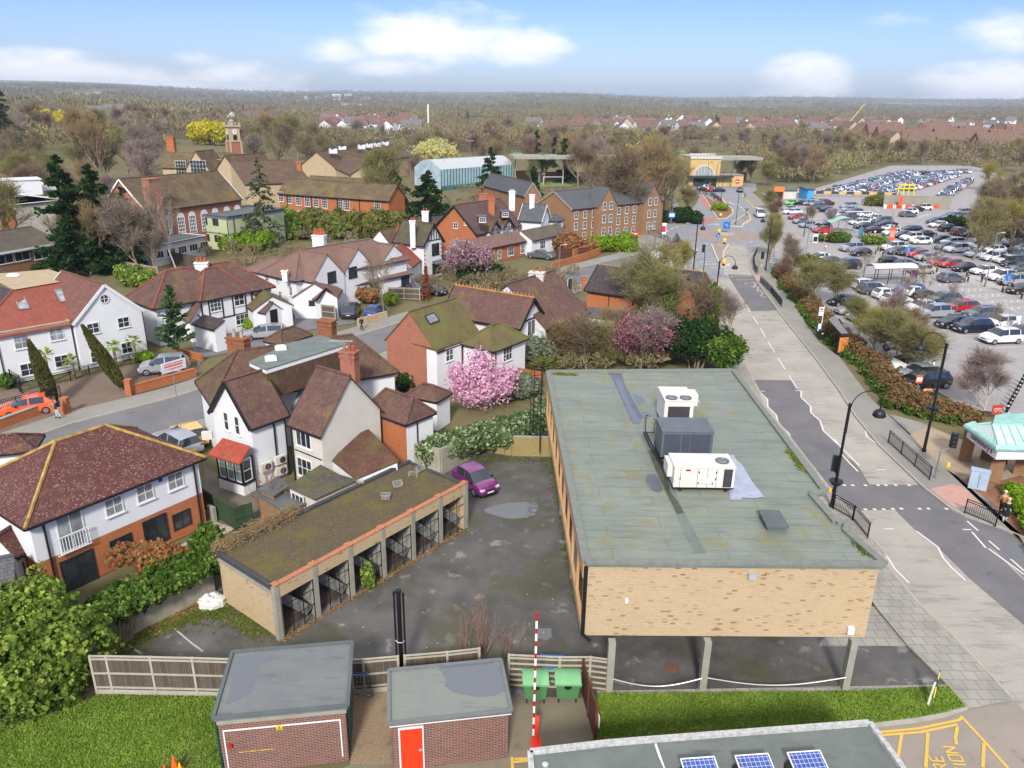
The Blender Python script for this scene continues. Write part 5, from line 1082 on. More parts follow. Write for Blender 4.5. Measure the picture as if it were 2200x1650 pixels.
mb=MB();c=W('WH',105,340,zt+.1);mb.ball(c,(.7,.5,.3),12,6,True);mb.bd('dome_light',MW,hB)
pipe(hB,pg,pg.len-.02,4.6);u_,_z=pw.hit('WH',-5,950);pipe(hB,pw,u_,4.6)
hC_=thg('timbered_house','white house with black timber strips and orange ridge tiles behind the conifer','house',W('TW',500,1000))
b=wng(hC_,('SC',430,1560),('SC',1885,1297),4.2,'hip',40,.4,.4,r1=('SC',620,1118),r2=('SC',1290,995),wlm=MR,rf_=TR,rdg=T_red)
b=wng(hC_,('TW',222,728),('TW',708,630),4.3,'hip',48,.25,.2,r1=('TW',290,420),wlm=MR,rf_=TR,rdg=T_red)
pl=b['front'];L=b['L']
wnp(hC_,pl,'TW',360,762,1.35,1.35,3,3);wnp(hC_,pl,'TW',580,712,1.3,1.3,2,2);wnp(hC_,pl,'TW',610,890,1.7,1.2,3,2);wnp(hC_,pl,'TW',345,950,1.9,1.2,4,2)
bars=[(-.6,1.95,L+.6,1.95),(-.6,2.9,.0,2.0)]
for x in (232,300,425,522,640,700):u_,z_=pl.hit('TW',x,800-(x-232)*.2);bars.append((u_,1.95,u_,4.1))
timber(hC_,pl,bars)
for s0,s1 in ((-1.5,0),(L,L+1.5)):
 mb=MB();pbx(mb,pl,s0,s1,0,2.6,-2.4,-.05);o_=0 if s0<0 else L;e_=s0 if s0<0 else s1;mb.poly([pl.pt(o_,2.6,-.05),pl.pt(e_,2.6,-.05),pl.pt(o_,4.2,-.05)]);mb.bd('side_wall',MR,hC_)
 mb=MB();slab(mb,[pl.pt(e_+(-.25 if s0<0 else .25),2.3,.25),pl.pt(o_,4.35,.25),pl.pt(o_,4.35,-2.5),pl.pt(e_+(-.25 if s0<0 else .25),2.3,-2.5)],.1);mb.bd('side_roof',TR,hC_)
chy(hC_,W('TW',240,470,6.3),1.3,.7,5.2,7.5,MR,3,R(10))
b=wng(hC_,('TW',700,810),('TW',1085,760),2.7,'gy',ov=.15,side=.15,apex=('TW',905,672),dpt=5,wlm=MR,rf_=T_moss)
b=wng(hC_,('TW',822,838),('TW',985,795),2.4,'gy',ov=.1,side=.1,apex=('TW',885,740),dpt=1.2,wlm=MR,rf_=TR);wnp(hC_,b['front'],'TW',905,880,1.0,1.9,1,1,fr=MKF,gl=MKF,name='door',sill=False)
b=wng(hC_,('TW',135,935),('TW',340,990),2.5,'lean',25,dpt=1.3,wlm=MR,rf_=T_dark,ov=.2,side=.1)
hD_=thg('gabled_terrace','long white terrace with mauve brown roof, three gables and black lattice windows','house',W('TW',1500,800))
b=wng(hD_,('TW',1103,540),('TW',2180,330),4.5,'hip',36,.4,.4,r1=('TW',1112,222),r2=('TW',1950,150),wlm=MR,rf_=TMv);plm=b['front']
for ax_,bx_,ap,ww in (((1262,548),(1570,468),(1440,280),1445),((1556,468),(1845,400),(1612,250),1640),((1888,395),(2165,330),(2010,203),2018)):
 g=wng(hD_,('TW',*ax_),('TW',*bx_),4.35,'gy',ov=.1,side=.1,apex=('TW',*ap),dpt=4.5,wlm=MR,rf_=TMv);pg=g['front']
 wnp(hD_,pg,'TW',ww,{1445:500,1640:455,2018:368}[ww],1.5 if ww!=2018 else 1.15,1.35,4,3,fr=MKF)
 if ww==1445:pgg=pg
wnp(hD_,pgg,'TW',1485,645,.9,1.0,2,2,fr=MKF)
g=wng(hD_,('TW',1078,692),('TW',1500,690),2.6,'gy',ov=.1,side=.1,apex=('TW',1325,560),dpt=4,wlm=MR,rf_=TMv);wnp(hD_,g['front'],'TW',1258,740,.7,.6,2,2,fr=MKF)
g2=wng(hD_,('TW',1295,712),('TW',1495,685),2.5,'gy',ov=.2,side=.5,apex=('TW',1395,600),dpt=2.2,wlm=MR,rf_=TMv,vrg=MKF);wnp(hD_,g2['front'],'TW',1385,765,.8,2.0,1,1,fr=MKF,gl=MKF,name='door',sill=False)
g3_=wng(hD_,('TW',1572,592),('TW',2200,465),2.5,'lean',32,ov=.3,side=.2,dpt=2.0,wlm=MR,rf_=TMv)
for x,y in ((1720,620),(1840,600),(2130,530)):wnp(hD_,g3_['front'],'TW',x,y,1.5,1.1,4,3,fr=MKF)
g4=wng(hD_,('TW',620,430),('TW',930,500),3.6,'hip',30,.3,.3,r1=('TW',835,298),wlm=MR,rf_=TMv)
pl=b['left']
for (x,y,w,h) in ((843,512,.8,.7),(940,528,.6,.6),(1065,630,.6,1.2),(968,660,.6,.8)):wnp(hD_,pl,'TW',x,y,w,h,2,2,fr=MW)
chy(hD_,W('TW',1335,230,6.6),1.6,.9,5.4,8.2,MR,5,R(-12),potr=.14,poth=.75);chy(hD_,W('TW',1010,500,4.9),.6,.5,4.4,5.6,MR,1)
mb=MB();slab(mb,[W('TW',1545,165,6.9),W('TW',1600,215,6.6),W('TW',1830,180,6.6),W('TW',1640,140,6.9)],.1);mb.bd('flat_skylight',MF_,hD_)
hE_=thg('gable_house','white house with black and white gable, white chimney and red quoins','house',W('DM',450,430))
b=wng(hE_,('MT',1375,1478),('MT',1642,1515),5.0,'gx',50,.4,.35,r1=('MT',1430,1275),r2=('MT',1745,1335),wlm=MR,rf_=tlM('dark olive tiles',(92,84,72),(80,74,66),(104,104,60),.4),vrg=MKF)
pr_=b['right'];L=b['D'];timber(hE_,pr_,[(.05,b['ze'],L-.05,b['ze'])]+[(L*i/7,b['ze'],L*i/7,b['ze']+min(i,7-i)/3.5*L/2*1.0) for i in range(1,7)],.13)
wnp(hE_,pr_,'MT',1742,1540,1.7,1.7,4,4,fr=MKF);wnp(hE_,pr_,'DM',620,375,2.0,1.5,4,2,fr=MKF)
mb=MB();u_,z_=pr_.hit('DM',620,320);slab(mb,[pr_.pt(u_-1.3,z_-.1,1.0),pr_.pt(u_+1.3,z_-.1,1.0),pr_.pt(u_+1.1,z_+.2,.05),pr_.pt(u_-1.1,z_+.2,.05)],.1);mb.bd('bay_roof',MF_,hE_)
mb=MB()
for i in range(8):pbx(mb,pr_,0,.3,.4+i*.6,.62+i*.6,0,.03);pbx(mb,pr_,L-.3,L,.4+i*.6,.62+i*.6,0,.03)
mb.bd('quoins',B_red,hE_)
g=wng(hE_,('MT',1185,1470),('MT',1345,1490),4.4,'gy',ov=.1,side=.1,apex=('MT',1250,1378),dpt=7,wlm=MR,rf_=TB)
g=wng(hE_,('DM',420,365),('DM',505,300),2.8,'lean',35,ov=.2,side=.2,dpt=3,wlm=MR,rf_=T_red)
chy(hE_,W('MT',1548,1420,6.4),.75,.6,4.6,8.4,MR,2,0,potr=.1,poth=.4);chy(hE_,W('MT',1655,1275,7.6),1.0,.7,5.6,8.6,MR,2,0,potr=.1,poth=.4);chy(hE_,W('MT',1430,1480,4.6),.6,.5,3.6,6.6,BO,1)
hF=thg('red_brick_house','red brick house with two dormers, timbered gablets and scaffolding','house',W('HM',900,1480))
b=wng(hF,('HM',540,1128),('HM',1250,985),4.2,'gx',42,.35,.3,r1=('HM',340,650),r2=('HM',830,570),wlm=BO,rf_=tlM('purple brown tiles',(110,84,84),(96,74,76),None,0,dark=.3),vrg=MKF)
pl=b['front']
for x,y,w,h in ((602,1185,1.0,1.3),(1165,1065,.9,1.3)):wnp(hF,pl,'HM',x,y,w,h,3,3)
pll=b['left']
for x,y,w,h in ((212,985,.9,1.0),(365,955,.5,.6),(220,1255,.9,1.0)):wnp(hF,pll,'HM',x,y,w,h,2,2)
for (l,r_,ap,wx) in (((765,1090),(935,1035),(852,915),(795,1150)),((960,1045),(1150,1000),(1070,865),(1020,1100))):
 g=wng(hF,('HM',*l),('HM',*r_),4.3,'gy',ov=.15,side=.3,apex=('HM',*ap),dpt=3.2,wlm=MR,rf_=TB,vrg=MKF);gable_timber(hF,g,4);wnp(hF,g['front'],'HM',*wx,1.9,1.2,5,2)
mb=MB();g=wng(hF,('HM',540,1385),('HM',1330,1225),2.6,'lean',32,ov=.35,side=.1,dpt=2.0,wlm=BO,rf_=TMv)
for x,y,w,h in ((1080,1390,1.6,1.5),(1265,1350,1.2,1.6),(900,1440,.9,1.5)):wnp(hF,g['front'],'HM',x,y,w,h,3,2)
dormer(hF,('HM',635,945),1.3,1.0,1.6,6.2,MF_,TR,R(12));dormer(hF,('HM',992,860),1.3,1.0,1.6,6.2,MF_,TR,R(12))
chy(hF,W('HM',770,760,7.0),1.1,.8,5.2,9.0,BO,4,R(12),potr=.12,poth=.6);chy(hF,W('HM',640,545,8.0),1.6,.8,6,8.7,B_red,3,R(12),potr=.1)
g=wng(hF,('HM',-40,1100),('HM',195,1085),3.6,'lean',32,ov=.2,side=.2,dpt=3.5,wlm=BO,rf_=T_dark)
sf=thg('scaffold','steel scaffold tower with plank platform in front of the red brick house','scaffold',W('HM',920,1480));c=W('HM',920,1490);mb=MB()
for x in (0,1.3,2.6):
 for y in (0,1.2):mb.bar((c.x+x-1,c.y+y,0),(c.x+x-1,c.y+y,5.2),.07)
for z in (1.8,3.4,4.4):
 for y in (0,1.2):mb.bar((c.x-1.1,c.y+y,z),(c.x+1.8,c.y+y,z),.06)
mb.bar((c.x-1,c.y,0),(c.x+.3,c.y,3.4),.05);mb.bar((c.x+1.6,c.y,0),(c.x+.3,c.y,3.4),.05);mb.bd('poles',MS,sf)
mb=MB();mb.box((c.x+.3,c.y+.6,3.5),(2.9,1.2,.08));mb.bd('platform',MBt,sf)
hG=thg('slate_roofed_house','white house with grey slate roof and tall white chimneys','house',W('HM',1700,1300))
b=wng(hG,('HM',1190,905),('HM',1570,930),5.0,'gx',44,.35,.25,r1=('HM',1110,618),r2=('HM',1682,668),wlm=MR,rf_=TS,vrg=MW)
pr_=b['right'];wnp(hG,pr_,'HM',1675,985,1.5,1.6,2,2)
g=wng(hG,('HM',1775,920),('HM',1935,895),4.6,'hip',35,.3,.25,r1=('HM',1790,805),wlm=MR,rf_=TS);wnp(hG,g['front'],'HM',1850,960,1.2,.9,3,2)
g=wng(hG,('HM',1430,1225),('HM',2010,1100),2.7,'lean',28,ov=.3,side=.1,dpt=2.4,wlm=MR,rf_=tlM('mossy slate',(110,104,94),(98,92,86),(112,104,76),.4))
for x,y,w in ((1880,1225,3.2),(1580,1290,1.6),(1740,1250,.8)):wnp(hG,g['front'],'HM',x,y,w,1.4,6 if w>3 else 3,2)
chy(hG,W('HM',1410,800,6.0),.9,.7,3.6,9.3,MR,0,0);chy(hG,W('HM',1100,560,8.2),1.1,.8,6.0,9.4,MR,3,0,potm=MW,potr=.1,poth=.3)
hH=thg('brick_flats','three storey brown brick flats with slate roof and stone dressed gables','building',W('CT',950,1430))
zf=6.4
b=wng(hH,('CT',600,1150),('CT',918,1200),zf,'gy',ov=.25,side=.15,apex=('CT',780,1046),dpt=26,wlm=BB,rf_=TS,vrg=MK)
pr_=b['right']
for uc in (b['D']*.32,b['D']*.82):
 mb=MB();z1=zf+.2;w=5.2;d=1.2
 for (z0q,z1q) in ((0,z1),):pbx(mb,pr_,uc-w/2,uc+w/2,z0q,z1q,.02,d)
 ap_=z1+w*.62;q=[pr_.pt(uc-w/2,z1,d),pr_.pt(uc+w/2,z1,d),pr_.pt(uc,ap_,d)];mb.poly(q);mb.bd('gabled_bay',BB,hH)
 mb=MB();slab(mb,[pr_.pt(uc-w/2-.2,z1-.1,d+.15),pr_.pt(uc,ap_+.15,d+.15),pr_.pt(uc,ap_+.15,-3),pr_.pt(uc-w/2-.2,z1-.1,-1)],.12);slab(mb,[pr_.pt(uc+w/2+.2,z1-.1,d+.15),pr_.pt(uc,ap_+.15,d+.15),pr_.pt(uc,ap_+.15,-3),pr_.pt(uc+w/2+.2,z1-.1,-1)],.12);mb.bd('bay_roof',TS,hH)
 for zz in (6.6,4.2,1.8):
  for du in (-.9,.9):win(hH,pr_,uc+du,zz,.9,1.5,2,2,out=d)
for i in range(9):
 for zz in (5.2,3.2,1.2):
  u_=1.2+i*2.3
  if u_<b['D']-1:win(hH,pr_,u_,zz,.9,1.4,2,2)
wng(hH,('CT',505,1090),('CT',650,1085),6.2,'gy',ov=.2,side=.15,apex=('CT',572,968),dpt=24,wlm=BB,rf_=TS,vrg=MK)
ch_=thg('stone_spire','pointed grey stone gable end rising among the bare trees beside the brick flats','building',W('CT',1260,1380))
g=wng(ch_,('CT',1190,1085),('CT',1318,1095),6.6,'gy',ov=.1,side=.1,apex=('CT',1252,912),dpt=8,wlm=pln('grey stone',(150,138,124),.9,.2,1.2,fine=.2),rf_=TS);wnp(ch_,g['front'],'CT',1268,1370,1.3,2.0,2,3)
hJ=thg('mossy_roofed_house','brick gabled house with mossy roof and white rear wing beside the pink magnolia','house',W('DM',450,1400))
b=wng(hJ,('DM',183,978),('DM',622,1085),4.4,'gy',ov=.12,side=.1,apex=('DM',375,742),back=('DM',755,622),wlm=B_red,rf_=T_moss)
B1=b
b=wng(hJ,('DM',815,1012),('DM',1112,1082),4.4,'hip',38,.25,.25,r1=('DM',800,745),r2=('DM',1075,790),wlm=MR,rf_=T_moss)
pf=b['front'];prr=b['right'];wnp(hJ,prr,'DM',1218,1100,1.35,1.3,3,2);wnp(hJ,prr,'DM',1300,1300,1.0,1.4,2,2)
mb=MB();pbx(mb,pf,pf.len-.35,pf.len,0,4.3,0,.02);mb.bd('brick_quoin',B_red,hJ);pipe(hJ,prr,.15,4.4,r=.05)
mid=wng(hJ,('DM',622,1083),('DM',830,1012),4.4,'flat',ov=.0,side=.0,dpt=4,wlm=MR,rf_=T_moss,pitch=1);wnp(hJ,mid['front'],'DM',728,1110,1.0,1.1,2,2)
pts=[]
for q in ((520,790),(590,760),(640,825),(560,855)):
 d=ray('DM',*q);qf=B1['q'];p0=qf(B1['L'],0,B1['ze']);p1=qf(B1['L'],B1['D'],B1['ze']);zr_=B1['ze']+ (W('DM',375,742,7).z*0)
 apx=PL_(qf(0,0,0),qf(B1['L'],0,0)).hit('DM',375,742)[1];p2=qf(B1['L']/2,0,apx);nn=(p1-p0).cross(p2-p0);t=(p0-V3((0,0,CH))).dot(nn)/d.dot(nn);pts.append(V3((0,0,CH))+d*t)
sky_(hJ,pts,M_dfr)
hK=thg('long_roofed_house','white timbered house with long brown roof, crested ridge and tall cream chimney','house',W('DM',1700,1100))
b=wng(hK,('DM',655,765),('DM',1328,890),4.7,'gx',45,.35,.35,r1=('DM',775,512),r2=('DM',1445,638),wlm=MR,rf_=TR,vrg=MKF,rdg=pln('lichened ridge tiles',(172,128,74),.9,.3,3))
pr_=b['right'];L=b['D'];timber(hK,pr_,[(.0,b['ze'],L,b['ze']),(.1,2.4,L-.1,2.4),(.12,0,.12,4.8),(L-.12,0,L-.12,4.8)],.16);wnp(hK,pr_,'DM',1418,880,1.5,1.6,2,1,fr=MW)
mb=MB()
for i in range(22):
 c=b['q'](-.2+(b['L']+.4)*i/21,L/2,0);zz=b['ze']+tan(R(45))*L/2;mb.box((c.x,c.y,zz+.2),(.12,.14,.22))
mb.bd('ridge_cresting',MT['lichened ridge tiles'],b['roof'])
b=wng(hK,('DM',1548,893),('DM',1922,748),4.2,'gx',38,.35,.3,r1=('DM',1250,520),r2=('DM',1572,390),wlm=MR,rf_=TR)
pf=b['front']
for x,y in ((1655,875),(1785,820),(1850,795)):wnp(hK,pf,'DM',x,y,.9,.8,2,2,fr=MKF)
for x,y,w,h in ((1825,945,.8,1.1),(1690,1010,.4,.8)):wnp(hK,pf,'DM',x,y,w,h,2,2,fr=MKF)
timber(hK,pf,[(0,2.3,pf.len,2.3)],.12);pipe(hK,pf,pf.len-.1,4.6,r=.07);u_,_z=pf.hit('DM',1725,900);pipe(hK,pf,u_,4.2,r=.06)
chy(hK,W('DM',1465,560,6.4),1.5,.8,4.9,8.2,MC,2,R(-15),potr=.1,poth=.3)
hL=thg('rambling_house','white rambling house with brown tiled gables, flat dormer roof and brick chimneys behind the garages','house',W('HC',700,1300))
bm=wng(hL,('HC',262,622),('HC',1752,362),4.5,'hip',45,.3,.3,r1=('HC',255,205),r2=('HC',1560,65),wlm=MR,rf_=TB)
b1=wng(hL,('HC',248,678),('HC',578,815),4.35,'gy',ov=.2,side=.2,apex=('HC',370,438),back=('HC',690,345),wlm=MR,rf_=TR,vrg=MKF)
pf=b1['front'];wnp(hL,pf,'HC',392,750,.55,1.35,1,2);wnp(hL,pf,'HC',478,785,.55,1.35,1,2)
b3=wng(hL,('HC',868,775),('HC',1132,874),4.35,'gx',50,.2,.15,r1=('HC',1070,310),r2=('HC',1500,432),wlm=MC,rf_=TR)
pf3=b3['front'];wnp(hL,pf3,'HC',1000,895,1.5,1.15,3,1);wnp(hL,pf3,'HC',1010,1120,1.5,1.4,3,2);timber(hL,pf3,[(.2,2.55,pf3.len-.1,2.55)],.06)
b5=wng(hL,('HC',1470,655),('HC',1803,780),3.9,'hip',42,.2,.2,r1=('HC',1500,445),hipin=.6,wlm=BO,rf_=TR)
pr5=b5['right'];mb=MB();pbx(mb,pr5,.02,pr5.len,0,3.9,.0,.03);mb.bd('white_render_skin',MR,hL);pipe(hL,pr5,1.0,3.9,r=.05)
def sld(rtt,pts,z0,wm,rm,inset=.15,nm='roof'):
 mb=MB();slab(mb,pts,.1);ro=mb.bd(nm,rm,rtt);c=sum(pts,V3())/len(pts);q=[p+(c-p)*(inset/max(.5,(c-p).length)) for p in pts];mb=MB();n=len(q)
 for i in range(n):a,b_=q[i],q[(i+1)%n];mb.poly([(a.x,a.y,z0),(b_.x,b_.y,z0),(b_.x,b_.y,b_.z-.1),(a.x,a.y,a.z-.1)])
 mb.bd('wall',wm,rtt);return ro
sld(hL,[W('HC',1120,978,2.3),W('HC',1405,1203,2.3),W('HC',1748,1062,3.6),W('HC',1510,812,3.6)],0,MR,tlM('rusty tiles',(112,76,62),(96,66,56),(104,104,50),.35))
sky_(hL,[W('HC',1555,1010,3.05),W('HC',1600,1080,2.85),W('HC',1670,1050,3.05),W('HC',1610,985,3.2)],pln('timber skylight frame',(150,110,80),.7,.1))
sld(hL,[W('HC',868,1262,2.3),W('HC',1085,1366,2.3),W('HC',1425,1212,2.3),W('HC',1285,1172,2.3),W('HC',1132,1092,2.3)],0,MC,tlM('mossy felt roof',(92,90,80),(84,82,74),(112,112,56),.3,bw=3,bh=1.2))
sld(hL,[W('HC',635,1285,2.0),W('HC',760,1340,2.0),W('HC',880,1260,2.0),W('HC',800,1180,2.0)],0,BB,MF_)
zd=bm['ze']+bm['D']/2+.05;mb=MB();q=[W('HC',570,288,zd),W('HC',703,346,zd),W('HC',1342,148,zd),W('HC',1130,80,zd),W('HC',850,150,zd),W('HC',760,200,zd)];mb.prs(q,zd-2.2,zd-.3);mb.bd('dormer',TB,hL);mb=MB();mb.prs(q,zd-.3,zd-.02);mb.bd('dormer_fascia',MW,hL)
mb=MB();mb.prs([p+(p-sum(q,V3())/6)*.015 for p in q],zd-.02,zd+.06);drf=mb.bd('dormer_roof',M_feltg,hL)
mb=MB()
for kx,ky in ((740,262),(818,178)):c=W('HC',kx,ky,zd+.1);mb=MB();mb.box((c.x,c.y,zd+.14),(.8,.8,.16),R(20));mb.box((c.x,c.y,zd+.26),(.55,.55,.12),R(20));mb.bd('roof_light',MW,drf)
c=W('HC',965,390,4.7);dpl=None
mb=MB();mb.box(W('HC',950,335,5.6),(.95,1.0,.95),R(-32));dd=mb.bd('dormer',MW,hL);cc=W('HC',950,335,5.6);pl=PL_(cc+Mx_.Rotation(R(-32),3,'Z')@V3((-.47,-.5,0)),cc+Mx_.Rotation(R(-32),3,'Z')@V3((.47,-.5,0)))
win(hL,pl,.47,5.6,.75,.7,1,1);mb=MB();mb.box((cc.x,cc.y,6.12),(1.15,1.25,.08),R(-32));mb.bd('dormer_roof',MW,dd)
qm=bm['q'];LM=bm['L']
def onplane(p0,p1,p2,k,lift=0):
 nn=(p1-p0).cross(p2-p0).normalized();d=ray(*k);t=(p0-V3((0,0,CH))).dot(nn)/d.dot(nn);return V3((0,0,CH))+d*t
tpm=tan(R(45));p0=qm(0,0,bm['ze']);p1=qm(LM,0,bm['ze']);p2=qm(0,1,bm['ze']+tpm)
sky_(hL,[onplane(p0,p1,p2,('HC',*k)) for k in ((1125,232),(1200,212),(1268,318),(1195,335))])
mb=MB();mb.bar(onplane(p0,p1,p2,('HC',905,690))+V3((0,0,.2)),W('HC',1062,330,6.0),.28,.08);mb.bd('lead_valley',M_lead,hL)
chy(hL,W('HC',505,300,6.0),1.5,.8,3.9,8.0,brickM('sooty orange brick',(170,104,68),(120,80,62),(120,100,84),stain=.5),2,R(-18),potm=M_stain,potr=.14,poth=.55)
chy(hL,W('HC',1365,340,6.3),1.15,.75,5.2,7.6,B_red,3,R(-18),potr=.11,poth=.35)
chy(hL,W('HC',1185,45,6.6),1.3,.8,5.4,7.5,MT['sooty orange brick'],0,R(-18))
bx=W('HC',455,1250);bp=PL_(W('HC',340,1275),W('HC',535,1342));bay=MB()
q=[bp.pt(0,0),bp.pt(bp.len,0),bp.pt(bp.len,0)-bp.n*1.0,bp.pt(0,0)-bp.n*1.0]
mb=MB();mb.prs(q,0,.75);by=mb.bd('bay_base',MR,hL);mb=MB();mb.prs([p+(p-sum(q,V3())/4)*.06 for p in q],.75,.85);mb.bd('sill',MKF,by)
mb=MB()
for a in (.05,bp.len*.36,bp.len*.7,bp.len-.05):pbx(mb,bp,a-.06,a+.06,.85,2.6,-.12,.0)
pr_b=PL_(q[1],q[2]);pbx(mb,pr_b,.9,1.0,.85,2.6,-.1,0);mb.bd('bay_posts',MKF,hL)
for a in (bp.len*.2,bp.len*.53,bp.len*.85):win(hL,bp,a,1.7,bp.len*.28,1.6,1,2,sill=False,gl=pln('net curtained glass',(128,146,140),.2,.1),out=-.08)
win(hL,pr_b,.5,1.7,.75,1.6,1,2,sill=False,out=-.08)
mb=MB();slab(mb,[bp.pt(-.3,2.55,.35),bp.pt(bp.len+.3,2.55,.35),bp.pt(bp.len+.15,3.35,-.8),bp.pt(-.1,3.35,-.8)],.1);mb.bd('bay_roof',tlM('bright red tiles',(192,86,66),(170,74,60),(150,120,60),.15),hL)
u_,z_=b1['front'].hit('HC',620,900)
prr=b1['right']
for i,(x,y) in en(((680,1100),(795,1045),(800,1130))):
 u_,z_=prr.hit('HC',x,y);mb=MB();pbx(mb,prr,u_-.42,u_+.42,z_-.3,z_+.3,.1,.4);f=mb.bd('outdoor_unit',MU,hL);g=MB();g.tube([prr.pt(u_+.1,z_,.4),prr.pt(u_+.1,z_,.43)],.23,16);g.bd('fan_grille',MUD,f)
c=W('HC',240,862,3.2);plw=b1['left']
mb=MB();mb.box(W('HC',240,862,2.6),(.7,.3,.55),R(10));mb.bd('outdoor_unit',MU,hL)
for a in (prr.len*.62,prr.len*.95):pipe(hL,prr,a,4.3,r=.06)
pipe(hL,pf3,.05,4.3,r=.07)
mb=MB();mb.tube([W('HC',1258,780,3.2),W('HC',1258,668,4.4)],.09,8);mb.bd('flue',MS,hL);mb=MB();c=W('HC',1205,1000,2.6);mb.tube([(c.x,c.y,2.5),(c.x,c.y,3.5)],.07,8);mb.bd('flue',MS,hL)
b8=wng(hL,('HC',1790,548),('HC',2052,600),2.6,'hip',35,.15,.15,r1=('HC',1970,460),wlm=MR,rf_=TR)
b9=wng(hL,('HC',820,150),('HC',1070,70),4.2,'hip',38,.15,.15,r1=('HC',890,35),wlm=MR,rf_=TB)
ol=thg('brick_lean_to','low brick lean-to with a white window hard against the garage wall','outbuilding',W('HC',930,1450))
b=wng(ol,('HC',640,1350),('HC',860,1480),1.5,'flat',ov=.05,side=.0,dpt=1.2,wlm=BB,rf_=MF_,pitch=1)
q=PL_(W('HC',880,1480),W('HC',1090,1560));win(hL,PL_(W('HC',868,1262,2.3)+V3((0,0,0)),W('HC',1085,1366,2.3)),1.0,1.5,1.2,1.2,3,1)
hM=thg('orange_brick_hall','long orange brick hall with dark tiled double roof and timbered end gable','building',W('RD',400,700))
b=wng(hM,('RD',213,562),('RD',985,676),3.6,'gx',35,.3,.3,r1=('RD',120,335),r2=('RD',1000,412),wlm=BO,rf_=T_dark,vrg=MKF,rdg=pln('pale ridge tiles',(150,120,92),.9,.2,3))
pll=b['left'];L=b['D'];timber(hM,pll,[(.3,b['ze']+.2,L-.3,b['ze']+.2)]+[(L*i/6,b['ze']+.2,L*i/6,b['ze']+min(i,6-i)/3*L/2*.65) for i in range(1,6)],.14);wnp(hM,pll,'RD',97,530,1.1,1.9,3,4)
mb=MB();pbx(mb,pll,.6,L-.6,b['ze']+.25,b['ze']+.26,.0,.02);n=b['q'](0,b['D'],0)-b['q'](0,0,0)
q0=b['q'](1.5,b['D']+.6,0);q1=b['q'](b['L'],b['D']+.6,0);block(hM,q0,q1,L*.75,b['ze']-.1,'gx',pitch=35,ov=.25,wlm=BO,rf_=T_dark,rdg=MT['pale ridge tiles'])
pf=b['front']
for t in (.27,.55,.8):pipe(hM,pf,pf.len*t,3.7,r=.06)
chy(hM,W('RD',215,500,4.2),.5,.4,3.2,4.9,BO,0,0)
sl=sld(thg('slate_lean_to','grey slate lean-to roof behind the timbered house and in front of the orange hall','outbuilding',W('DM',2000,780)),[W('DM',1885,700,2.6),W('DM',1900,790,2.3),W('DM',2260,830,2.3),W('DM',2200,740,2.6)],0,MC,TS)
hN=thg('corner_cafe','low corner building with truncated tiled roof and white fascia carrying a red oval sign','building',W('RD',930,400))
A_=W('RD',785,292,3.0);B_=W('RD',1082,318,3.0);b=block(hN,A_,B_,8,3.0,'flat',ov=.1,wlm=MC,rf_=MF_)
pf=b['front'];mb=MB();pbx(mb,pf,-.1,pf.len+.1,2.9,4.0,0,.25);fs=mb.bd('fascia_sign',MR,hN)
u_,z_=pf.len*.5,3.5;mb=MB();mb.poly([pf.pt(u_+1.15*cos(2*PI*k/24),z_+.46*sin(2*PI*k/24),.28) for k in range(24)]);mb.bd('oval_sign',pln('red sign',(206,38,38),.5,0),fs)
mb=MB()
for i in range(7):pbx(mb,pf,u_-.8+i*.24,u_-.66+i*.24,z_-.13,z_+.13,.28,.3)
mb.bd('lettering',MW,fs)
q=b['q'];L=b['L'];D=b['D'];lo=[q(.3,.3,3.1),q(L-.2,.3,3.1),q(L-.2,D,3.1),q(.3,D,3.1)];ins_=2.3;hi_=[q(ins_,ins_,5.3),q(L-ins_,ins_,5.3),q(L-ins_,D-ins_,5.3),q(ins_,D-ins_,5.3)]
mb=MB()
for i in range(4):slab(mb,[lo[i],lo[(i+1)%4],hi_[(i+1)%4],hi_[i]],.1)
rr_=mb.bd('roof',TB,hN);mb=MB();ap=q(L/2,D/2,6.5)
for i in range(4):mb.poly([hi_[i]+V3((0,0,.12)),hi_[(i+1)%4]+V3((0,0,.12)),ap])
mb.bd('slate_cap',TS,rr_)
wall('orange brick garden wall and yard behind the hall',[('RD',120,300),('RD',330,225),('RD',520,220)],1.6,BO)
sA=thg('school_hall','large brick school hall with tall arched white windows and mossy brown roof','building',W('LT',1600,1500))
b=wng(sA,('LT',1258,1222),('LT',2088,1112),7.6,'gx',42,.3,.2,r1=('LT',1025,922),r2=('LT',1892,878),wlm=B_red,rf_=T_olive,vrg=MW);pf=b['front']
def archwin(rtt,pl,u,z0,w,h):
 mb=MB();pbx(mb,pl,u-w/2,u+w/2,z0,z0+h,0,.03);q=[pl.pt(u+w/2*cos(PI*k/10),z0+h+w/2*sin(PI*k/10),.03) for k in range(11)];mb.poly(q)
 for i in range(5):pbx(mb,pl,u-w/2+.05+i*(w-.1)/4-.03,u-w/2+.05+i*(w-.1)/4+.03,z0,z0+h,.03,.08)
 f=mb.bd('arched_window',MW,rtt);g=MB()
 for i in range(2):
  for j in range(5):pbx(g,pl,u-w*.4+i*w*.42,u-w*.4+i*w*.42+w*.36,z0+.1+j*h/5,z0+.1+j*h/5+h/5*.72,.03,.05)
 g.bd('panes',M_glass,f)
for x,y in ((1440,1300),(1555,1290),(1650,1270),(1755,1255),(1850,1240),(1950,1225),(2040,1212)):u_,z_=pf.hit('LT',x,y);archwin(sA,pf,u_,3.0,1.5,3.0)
uch=pf.hit('LT',1335,1300)[0];chy(sA,pf.pt(uch,0,.3),2.2,1.6,0,12.6,B_red,0,atan2(pf.u.y,pf.u.x))
mb=MB();pbx(mb,pf,0,pf.len,4.9,5.05,0,.05);mb.bd('stone_band',MK,sA)
